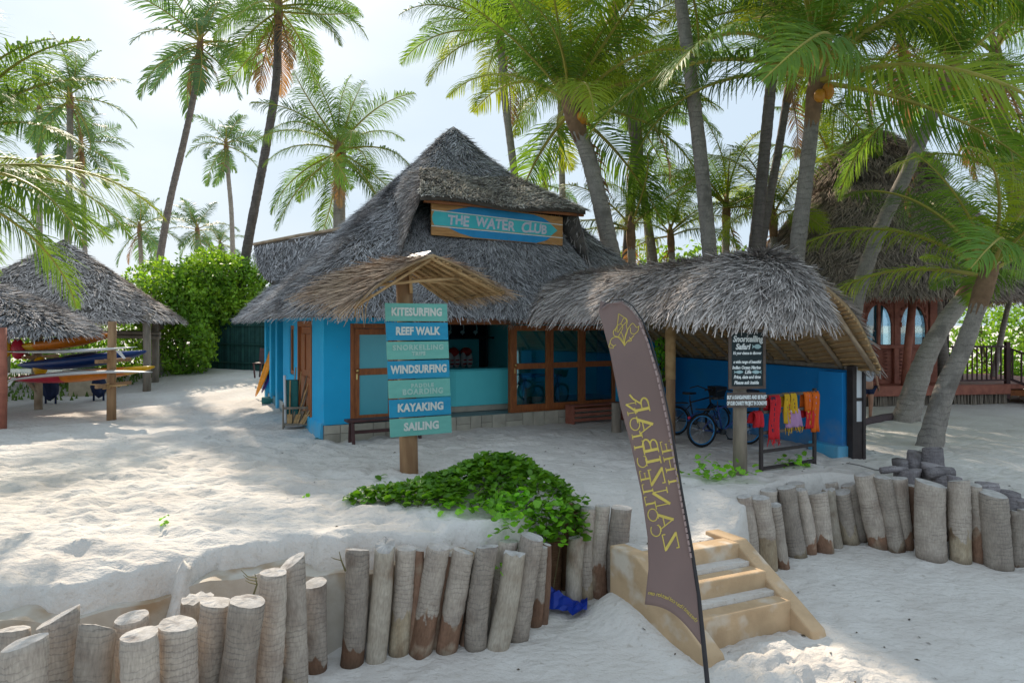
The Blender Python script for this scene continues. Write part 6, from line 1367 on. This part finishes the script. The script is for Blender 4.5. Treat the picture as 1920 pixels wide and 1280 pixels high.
def vine(name, label, pts, n_part, size, parent_loc, cat='plant', grp=None):
    """pts: list of positions; the nearest n_part become parts, the rest one joined part."""
    rs = random.Random(len(pts)); th_ = thing(name, label, cat, parent_loc, grp); pts = sorted(pts, key=lambda p: (p - Vector((0, 0, CZ))).length)
    inv = INV(th_)
    for k, p in enumerate(pts[:n_part]):
        o = bpy.data.objects.new('leaf', LM[k % 3]); COL.objects.link(o); o.parent = th_; o.matrix_parent_inverse = inv; o.matrix_basis = leaf_mat(p, size * rs.uniform(.7, 1.25), rs)
    rest = pts[n_part:]
    if rest:
        vv = []; k = 0
        for p in rest:
            m = np.array(leaf_mat(p, size * rs.uniform(.7, 1.2), rs)); vv.append(lv_v @ m[:3, :3].T + m[:3, 3])
        V_ = np.concatenate(vv); F_ = np.concatenate([lv_f + i * len(lv_v) for i in range(len(rest))]); o = npmesh('leaves', V_, F_, m_vine, th_, True); o['kind'] = 'stuff'
    return th_
rs = random.Random(12); pts = []
def vine_h(x, y):   # foliage height over the sand
    h = .31 * math.exp(-(((x + .28) / .85) ** 2 + ((y - 9.45) / .75) ** 2)); h += .15 * math.exp(-(((x + 1.45) / .85) ** 2 + ((y - 9.3) / .35) ** 2)) + .18 * math.exp(-(((x - .45) / .42) ** 2 + ((y - 8.75) / .5) ** 2)); return h * (1 + .9 * float(vnoise(x * 2.4, y * 2.4, 33)))
n = 0
while len(pts) < 2700 and n < 400000:
    n += 1; x = rs.uniform(-2.75, 1.0); y = rs.uniform(8.1, 10.6); h = vine_h(x, y)
    if h < .05 + .06 * rs.random() or y < float(np.interp(x, EX, EY)) + .1: continue
    z = gz(x, y); pts.append(Vector((x, y, z + h * rs.uniform(.35, 1.05) ** .6 + .02)))
for k in range(330):   # hanging over the edge of the logs
    t = rs.random(); x = rs.uniform(.15, 1.0); y = 8.75 + rs.uniform(-.25, .15) + (x - .3) * .45; pts.append(Vector((x, y - t * .12, .16 - t * .52 + rs.uniform(-.06, .08))))
for c in (P(940, 985, 8.1), P(958, 975, 8.2), P(945, 1062, 7.95), P(938, 1072, 7.95)):
    for k in range(14 if c.z > -.1 else 4): pts.append(c + Vector((rs.gauss(0, .09), rs.gauss(0, .05), rs.gauss(0, .07))))
for k in range(16):   # runners creeping out over the sand
    a = Vector((rs.uniform(-2.4, .9), rs.uniform(8.9, 9.9), 0)); d = Vector((rs.uniform(-1, 1), rs.uniform(-.7, .5), 0)).normalized()
    for j in range(rs.randint(5, 11)):
        p = a + d * (.11 * j) + Vector((rs.gauss(0, .02), rs.gauss(0, .02), 0))
        if p.y < float(np.interp(p.x, EX, EY)) + .1: break
        p.z = gz(p.x, p.y) + rs.uniform(.02, .07); pts.append(p)
vn = vine('beach_vine', 'sprawling mound of glossy green beach creeper at the foot of the signpost', pts, 300, .095, Vector((-.2, 9.4, .3)))
q = MB()
for k in range(70):
    a = pts[rs.randrange(len(pts))]; b_ = a + Vector((rs.uniform(-.4, .4), rs.uniform(-.3, .1), 0)); z = gz(b_.x, b_.y); q.tube([(a.x, a.y, a.z - .03), ((a.x + b_.x) / 2, (a.y + b_.y) / 2, max(z, a.z - .1) + .02), (b_.x, b_.y, z + .02)], .006, 4, cap=False)
q.build('stems', m_stem, vn)['kind'] = 'stuff'
for k, (px, py, n_, sx, hh, lab) in enumerate(((1350, 897, 60, .32, .12, 'low patch of dark green creeper on the sand in front of the bicycles'), (1490, 873, 26, .16, .08, 'small sprig of creeper under the cloth rack'), (1117, 935, 12, .05, .16, 'single leafy sprout above the logs left of the flag'), (305, 985, 8, .07, .05, 'tiny weed in the middle of the sunlit sand'), (572, 934, 3, .04, .03, 'pair of leaves on the sand left of the creeper mound'))):
    c = G(px, py, 0); c.z = gz(c.x, c.y); vine('sand_creeper', lab, [c + Vector((rs.gauss(0, sx), rs.gauss(0, sx * .5), abs(rs.gauss(0, hh)) + .02)) for _ in range(n_)], 300, .10 if k < 3 else .06, c)
vs = []; fs = []
for k in range(430):
    x = rs.uniform(-7, 8); y = rs.uniform(5.3, 13.5)
    if x < 1 and 6 < y < 11 and rs.random() < .8: continue
    if float(vnoise(x * .9, y * .9, 77)) < -.08: continue
    z = float(HG(x, y)) + .006; a = rs.uniform(0, 6.3); l = rs.uniform(.01, .042); w = l * rs.uniform(.2, .5); c, s = math.cos(a), math.sin(a); b0_ = len(vs); vs += [(x + c * l, y + s * l, z + .006), (x - s * w, y + c * w, z + .012), (x - c * l, y - s * l, z), (x + s * w, y - c * w, z)]; fs.append((b0_, b0_ + 1, b0_ + 2, b0_ + 3))
tag(MB().add(vs, fs).build('leaf_litter', m_leaflitter), 'scattered dry leaf bits on the beach sand', None, None, 'stuff')
# ------------------------------------------------------------------ coconut palms
def frond_mesh(name, a0, bend, seed, n=46, mats=None, droop=1.0, lw=.045, seg=3):
    """frond of unit length 1 (scaled x3 m): rib along +X curving down, leaflets both sides."""
    rs = random.Random(seed); K = 14; pts = []; x = z = 0; y = 0; a = a0; sway = rs.uniform(-.25, .25)
    L = 3.0; ds = L / K; ang = []
    for i in range(K + 1):
        pts.append(Vector((x, y, z))); s = i / K; aa = a0 - bend * s ** 1.35; ang.append(aa); x += math.cos(aa) * ds; z += math.sin(aa) * ds; y += sway * s * ds
    q = MB(); q.cur = 1; q.tube(pts, [.035 * (1 - .88 * i / K) + .003 for i in range(K + 1)], 5)
    q.cur = 0
    def at(s):
        f = s * K; i = min(int(f), K - 1); return pts[i].lerp(pts[i + 1], f - i), (pts[i + 1] - pts[i]).normalized()
    gap0 = rs.uniform(.3, .95); gs = rs.choice((-1, 1))
    for k in range(n):
        s = .13 + .86 * (k + .5) / n; p, t = at(s); sd0 = t.cross(UP)
        if sd0.length < .05: sd0 = Vector((0, 1, 0))
        sd0.normalize(); up_ = sd0.cross(t).normalized()
        ll = L * .26 * (math.sin(math.pi * min(1, (s - .13) / .87 * .80 + .20)) ** .7) * rs.uniform(.85, 1.1)
        for sg in (-1, 1):
            if rs.random() < .05 or (gap0 < s < gap0 + .07 and sg == gs and rs.random() < .8): continue
            fwd = .35 + .75 * s + rs.uniform(-.12, .12); d = (sd0 * sg * 1.0 + t * fwd + up_ * (.35 + rs.uniform(-.2, .15))).normalized()
            w = lw * rs.uniform(.8, 1.15); c = p.copy(); wv = t.cross(d).cross(d).normalized(); vs = []; gr = droop * rs.uniform(.45, 1.45)
            rows = seg + 1; st = ll / seg
            for j in range(rows):
                ww = (w * .55, w, w * .75, .004)[j] if seg == 3 else (w * .8, w, .004)[j]
                vs += [c + wv * ww * .5, c - wv * ww * .5]
                d = (d + Vector((0, 0, -1)) * (.42 * gr * (.5 + j * .55))).normalized(); c = c + d * st
            q.add(vs, [(2 * j, 2 * j + 1, 2 * j + 3, 2 * j + 2) for j in range(rows - 1)])
    return q.mesh(name, mats, False)
FR = {}
CLS = [(1.38, .75), (1.05, 1.15), (.65, 1.35), (.25, 1.35), (-.20, 1.15), (-.70, .75)]
def fronds(kind, mat, n, seeds, droop, lw, seg):
    FR[kind] = [[frond_mesh('frond', a, b, 10 * i + s + hash(kind) % 1, n, [mat, m_rachis if kind != 'dead' else m_fronddead], droop, lw, seg) for s in range(seeds)] for i, (a, b) in enumerate(CLS)]
fronds('near', m_frond, 84, 3, 1.0, .025, 3); fronds('yellow', m_frondy, 78, 2, 1.0, .025, 3); fronds('far', m_frondfar, 38, 2, .9, .055, 2); fronds('dead', m_fronddead, 36, 1, 1.6, .045, 2)
def palm(label, path, Y, Rpx, n=22, w0=None, kind='near', yellow=.2, dead=1, coco=0, trunk=None, bare_top=False, seed=0, tilt=(0, 0), ylean=0, wind=0.0, classes=None, grp='coconut palms', az=None):
    rs = random.Random(seed * 17 + 3); trunk = trunk or m_trunk
    if kind == 'near' and 12 <= seed <= 37: n = int(n * .72) if seed not in (18, 19, 12, 24, 16) else n; Rpx *= .88 if Rpx > 180 and seed not in (19, 16) else 1
    if classes is None and (12 <= seed <= 17 or 20 <= seed <= 27 or seed in (35, 37)): classes = [0, 1, 2, 1, 3, 2, 1, 2, 0, 3, 4]
    k = len(path); pts = [P(px, py, Y + ylean * i / max(1, k - 1)) for i, (px, py) in enumerate(path)]
    b_ = pts[0].copy(); g = gz(b_.x, b_.y)
    if b_.z > g + .3:
        d = (pts[0] - pts[1]); d = d / max(.2, abs(d.z)) if len(pts) > 1 else -UP; h = b_.z - g; pts = [Vector((b_.x + d.x * h * .8, b_.y + d.y * h * .8, g - .3)), Vector((b_.x + d.x * h * .45, b_.y, g + h * .5))] + pts
    else: pts[0].z = g - .3
    root = pts[0].copy(); root.z += .3; th_ = thing('palm_tree', label, 'palm tree', root, grp)
    # smooth the path
    sm_ = []
    for i in range(len(pts) - 1):
        p0, p1, p2, p3 = pts[max(0, i - 1)], pts[i], pts[i + 1], pts[min(len(pts) - 1, i + 2)]
        m_ = max(3, int((p2 - p1).length / .13))
        for j in range(m_):
            t = j / m_; sm_.append(.5 * ((2 * p1) + (p2 - p0) * t + (2 * p0 - 5 * p1 + 4 * p2 - p3) * t * t + (3 * p1 - p0 - 3 * p2 + p3) * t ** 3))
    sm_.append(pts[-1]); N = len(sm_); r0 = (w0 or 16) / 2 / FPX * Y
    rad = []
    for i in range(N):
        t = i / (N - 1); rr = r0 * (1.12 - .30 * t) + r0 * .55 * math.exp(-t * N / 6); rad.append(rr * (1 + .018 * (-1) ** i + rs.uniform(-.035, .035)))
    q = MB(); q.tube(sm_, rad, 12); q.build('trunk', trunk, th_, True)
    top = pts[-1]; Rm = Rpx / FPX * Y; sc = Rm / 2.55
    ax = (sm_[-1] - sm_[-6]).normalized(); q = MB(); r1 = rad[-1]
    q.tube([top - ax * .5 * sc, top - ax * .1 * sc, top + ax * .25 * sc, top + ax * .6 * sc], [r1 * 1.02, r1 * 1.28, r1 * 1.1, r1 * .35], 9)
    q.build('crown_shaft', m_fibrecrown, th_, True)
    inv = INV(th_); base = rs.uniform(0, 6.28)
    for i in range(n):
        f = (i + .5) / n; c = min(5, int(f * 6)) if classes is None else classes[i % len(classes)]
        a = base + i * 2.39996 + rs.uniform(-.25, .25)
        if az: a = rs.uniform(*az)
        kd = 'yellow' if (kind == 'near' and rs.random() < yellow) else kind
        me = rs.choice(FR[kd][c]); s_ = sc * rs.uniform(.85, 1.12) * (.85 if c == 0 else 1)
        if wind: a += wind * math.sin(a)
        m = Matrix.Translation(top + ax * (.35 - .07 * c) * sc) @ Matrix.Rotation(a, 4, 'Z') @ Matrix.Rotation(rs.gauss(0, .10), 4, 'Y') @ Matrix.Rotation(rs.gauss(0, .35), 4, 'X') @ Matrix.Scale(s_, 4)
        o = bpy.data.objects.new('frond', me); COL.objects.link(o); o.parent = th_; o.matrix_parent_inverse = inv; o.matrix_basis = m
    for i in range(dead):
        a = rs.uniform(0, 6.28); m = Matrix.Translation(top - ax * .1 * sc) @ Matrix.Rotation(a, 4, 'Z') @ Matrix.Rotation(rs.uniform(.1, .5), 4, 'Y') @ Matrix.Scale(sc * rs.uniform(.6, .85), 4)
        o = bpy.data.objects.new('dry_frond', FR['dead'][5][0]); COL.objects.link(o); o.parent = th_; o.matrix_parent_inverse = inv; o.matrix_basis = m
    if coco:
        for i in range(coco):
            a = rs.uniform(3.4, 6.0) if i < 3 else rs.uniform(0, 6.28); q = MB(); q.ell(top + Vector((math.cos(a) * .32, math.sin(a) * .32, -.12 - .18 * rs.random())), .12, .12, .145, 9, 7); q.build('coconut', m_coconut, th_, True)
    return th_
# sky-line palms on the left
palm('palm leaning in from the left edge, its close fronds hanging into the picture', [(-190, 840), (-170, 560), (-125, 350)], 9.6, 340, 34, 40, yellow=.06, seed=1, dead=2, classes=[1, 2, 3, 3, 4, 2, 4, 3])
palm('palm with an upright tuft rising behind the close fronds at the left', [(128, 400), (131, 280), (131, 190)], 34, 105, 20, 13, 'far', seed=2)
palm('slim palm right beside the tufted one at the left', [(158, 420), (156, 340), (152, 275)], 38, 85, 18, 9, 'far', seed=3)
palm('palm half hidden behind the close fronds at the far left', [(74, 330), (74, 210)], 40, 95, 18, 11, 'far', seed=4)
palm('tall thin curved palm leaning right, left of the two tallest on the skyline', [(298, 495), (318, 380), (345, 265), (366, 165), (375, 88)], 38, 122, 22, 13, 'far', dead=3, seed=5, trunk=m_trunkdark)
palm('tallest leaning palm rising from the sand path beside the hut', [(432, 684), (442, 600), (466, 450), (500, 270), (518, 150), (522, 22)], 32, 160, 24, 17, 'near', yellow=.1, dead=3, seed=6, trunk=m_trunkdark)
palm('small palm with a slender stem between the two tall leaning ones', [(437, 495), (434, 400), (428, 330), (424, 275)], 46, 72, 18, 9, 'far', seed=7)
palm('low distant palm above the big left shed roof', [(266, 520), (262, 432)], 52, 72, 16, 9, 'far', seed=8)
palm('low distant palm just right of the thin curved trunk', [(372, 520), (370, 435)], 55, 66, 16, 9, 'far', seed=9)
palm('smallest distant palm above the bush', [(412, 500), (413, 462)], 60, 48, 14, 7, 'far', seed=10)
palm('bushy palm with orange coconuts standing behind the left slope of the hut roof', [(636, 425), (637, 290)], 29, 150, 24, 24, 'near', yellow=.08, coco=7, seed=11)
# grove behind and right of the hut
palm('big bright palm with a curved ringed trunk rising behind the hut roof', [(1137, 432), (1118, 350), (1100, 285), (1082, 240), (1075, 215)], 19.5, 300, 27, 34, yellow=.45, coco=4, seed=12)
palm('tall pale palm whose thick trunk leaves the photo top, right of the sign', [(1332, 490), (1314, 300), (1296, 150), (1276, 0), (1262, -110)], 17.0, 330, 26, 27, yellow=.3, seed=13, dead=0)
palm('dark trunked palm between the pale trunk and the orange coconut palm', [(1414, 475), (1432, 300), (1448, 130), (1455, 30)], 20.0, 270, 24, 23, yellow=.2, trunk=m_trunkdark, seed=14)
palm('slim dark palm leaning right close behind the dark trunk', [(1438, 400), (1460, 280), (1475, 190), (1482, 160)], 22.0, 210, 22, 17, yellow=.2, dead=1, trunk=m_trunkdark, seed=15)
palm('ringed palm with one orange coconut and wide drooping fronds over the shelter', [(1492, 492), (1509, 350), (1522, 230), (1530, 165)], 14.8, 400, 25, 31, yellow=.35, coco=3, seed=16, dead=0)
palm('palm leaning right across the dark pavilion roof', [(1590, 650), (1612, 540), (1650, 430), (1702, 320), (1748, 215), (1768, 165)], 18.0, 290, 18, 27, yellow=.2, dead=1, coco=4, seed=17)
palm('stout ringed palm leaning right in front of the pavilion windows', [(1692, 774), (1728, 690), (1768, 610), (1818, 545)], 17.4, 130, 10, 35, yellow=.3, seed=18, dead=0, classes=[0, 1, 1, 2])
palm('palm with a sunlit trunk foot standing nearest on the right sand', [(1736, 838), (1768, 740), (1803, 660), (1828, 590), (1846, 535)], 13.6, 310, 14, 33, yellow=.4, seed=19, dead=0, classes=[0, 1, 1, 2, 2, 3])
palm('middle distance palm seen just right of the curved ringed trunk', [(1178, 445), (1192, 260), (1196, 190)], 24, 200, 18, 19, trunk=m_trunkdark, seed=20)
palm('thin palm leaning left in the grove behind the hut', [(1214, 435), (1203, 320), (1198, 235)], 27, 190, 16, 13, trunk=m_trunkdark, seed=21)
palm('straight grey palm just right of the roof peak', [(1055, 385), (1052, 250), (1050, 165)], 26, 190, 22, 13, yellow=.1, seed=22)
palm('tall palm whose crown hangs above the roof peak', [(965, 330), (946, 180), (938, 75)], 23.5, 185, 26, 16, yellow=.25, seed=24)
palm('tall palm behind the bright one, crown at the top of the photo', [(1195, 300), (1165, 130), (1155, 45)], 25, 230, 18, 16, yellow=.3, seed=25, dead=0)
palm('palm crown above the dark pavilion peak', [(1735, 420), (1700, 200), (1688, 55)], 22.5, 240, 18, 18, yellow=.25, dead=4, seed=26)
palm('palm at the top right corner with brown hanging stalks', [(1925, 520), (1890, 300), (1868, 120)], 20.0, 280, 18, 22, yellow=.25, dead=5, coco=5, seed=27)
palm('low young palm below the curved ringed trunk', [(1185, 500), (1183, 440)], 22.5, 150, 16, 18, yellow=.45, seed=28, classes=[0, 1, 1, 2, 3])
palm('young palm with upright fronds right of the dark trunks', [(1452, 500), (1450, 420)], 24, 150, 16, 16, yellow=.3, seed=29, classes=[0, 1, 1, 2, 3])
palm('young palm between the thick pale trunk and the dark trunks', [(1360, 520), (1362, 400)], 25.5, 160, 18, 16, yellow=.4, seed=30, classes=[0, 1, 2, 2, 3])
palm('young palm close behind the right slope of the hut roof', [(1262, 520), (1258, 450)], 24.5, 130, 16, 14, yellow=.4, seed=31, classes=[0, 1, 2, 3])
palm('small palm peeping over the right slope under the roof peak', [(1022, 420), (1022, 352)], 30, 70, 14, 12, 'far', seed=32)
palm('leafy palm at the right edge in front of the pavilion roof', [(1960, 640), (1925, 480), (1905, 360)], 16.0, 230, 11, 26, yellow=.15, seed=33, dead=0, classes=[0, 1, 1, 2, 2, 3])
palm('distant palm in the gap below the orange coconut palm', [(1555, 480), (1560, 330)], 27, 170, 20, 14, yellow=.2, seed=35)
palm('yellow green palm at the right edge by the stair railing', [(1866, 690), (1884, 600), (1905, 520)], 24, 120, 10, 10, yellow=.7, dead=0, seed=36, classes=[1, 2, 3, 4])

# ------------------------------------------------------------------ bushes
def bush(name, label, blobs, n, size, mat, seed, grp=None, stemat=m_stem):
    rs = np.random.RandomState(seed); th_ = thing(name, label, 'bush', blobs[0][0] - UP * blobs[0][1][2] if False else Vector((blobs[0][0].x, blobs[0][0].y, gz(blobs[0][0].x, blobs[0][0].y))), grp)
    V_ = []; tot = sum(b[1][0] * b[1][2] for b in blobs)
    for c, r in blobs:
        k = int(n * r[0] * r[2] / tot); d = rs.normal(0, 1, (k, 3)); d /= np.linalg.norm(d, axis=1)[:, None]; rad = rs.uniform(.5, 1.0, k) ** .5
        rad *= 1 + .45 * vnoise(d[:, 0] * 3 + c.x, d[:, 2] * 3 + d[:, 1] * 2, seed) + .3 * vnoise(d[:, 0] * 7 + c.x, d[:, 2] * 7 + d[:, 1] * 5, seed + 2)
        p = np.array(c)[None] + d * rad[:, None] * np.array(r)[None]
        zg = HG(p[:, 0], p[:, 1], False); p[:, 2] = np.maximum(p[:, 2], zg + .05)
        a = rs.normal(0, 1, (k, 3)) + np.array([0, -.2, -.25]); a /= np.linalg.norm(a, axis=1)[:, None]; nrm = rs.normal(0, .6, (k, 3)) + d * .6 + np.array([0, 0, .5]); b_ = np.cross(a, nrm); b_ /= np.linalg.norm(b_, axis=1)[:, None]
        s = size * rs.uniform(.6, 1.3, k)[:, None]; V_.append(np.stack([p - a * s * .6, p + b_ * s * .32 , p + a * s * .6, p - b_ * s * .32], 1).reshape(-1, 3))
    V_ = np.concatenate(V_); o = npmesh('foliage', V_, np.arange(len(V_)).reshape(-1, 4), mat, th_); o['kind'] = 'stuff'
    q = MB()
    for c, r in blobs:
        z = gz(c.x, c.y)
        for k in range(4): q.tube([(c.x + rs.uniform(-.3, .3), c.y, z - .1), (c.x + rs.uniform(-.4, .4), c.y, (z + c.z) / 2), (c.x + rs.uniform(-.7, .7) * r[0], c.y + rs.uniform(-.3, .3), c.z + r[2] * .5)], [.05, .04, .02], 5)
    q.build('branches', stemat, th_)
    return th_
def BP(px, py, Y): return P(px, py, Y)
bush('leafy_bush', 'bright green bush beside the board shed, left half of the big bush', [(BP(330, 600, 29), (1.8, 1.4, 2.6)), (BP(300, 550, 30.5), (1.6, 1.2, 1.6)), (BP(375, 560, 30), (1.7, 1.3, 2.0)), (BP(350, 655, 27.6), (1.3, 1.0, 1.1))], 15000, .17, m_leaf, 3, 'bushes at the end of the sand path')
bush('leafy_bush', 'bright green bush behind the leaning palm, right half of the big bush', [(BP(425, 545, 31), (1.9, 1.3, 1.8)), (BP(480, 560, 32), (1.8, 1.3, 1.7)), (BP(400, 500, 32), (1.2, 1.2, .9)), (BP(410, 600, 31), (1.3, 1.0, 1.5))], 13000, .17, m_leaf, 4, 'bushes at the end of the sand path')
bush('leafy_bush', 'dark green shrubbery behind the board shed racks', [(BP(150, 650, 31), (3.0, 1.2, 2.0)), (BP(60, 650, 31), (3.0, 1.2, 2.0)), (BP(250, 655, 31), (1.6, 1.2, 1.8))], 9000, .18, m_leaf, 5, 'bushes at the end of the sand path')
bush('leafy_bush', 'green shrubs seen under the shelter roof above the blue wall', [(BP(1300, 640, 21.5), (1.6, 1.0, 1.0)), (BP(1370, 650, 21), (1.4, 1.0, 1.2))], 4000, .15, m_leaf, 6)
bush('leafy_bush', 'low greenery in the grove behind the shelter ridge', [(BP(1200, 560, 30), (3, 1.5, 2.6)), (BP(1330, 560, 31), (3, 1.5, 2.8)), (BP(1450, 570, 31), (3, 1.5, 2.6))], 8000, .22, m_leaf, 7)
bush('potted_shrub', 'dark leafy plant on the blue wall behind the flag', [(BP(1243, 660, 17.6), (.22, .2, .35)), (BP(1238, 700, 17.5), (.22, .2, .4))], 260, .13, m_vine, 8)
bush('leafy_bush', 'bright green shrubs beyond the pavilion deck', [(BP(1850, 640, 33), (3.5, 1.5, 2.0)), (BP(1960, 640, 33), (3.5, 1.5, 2.4))], 5000, .22, m_leaf, 9)
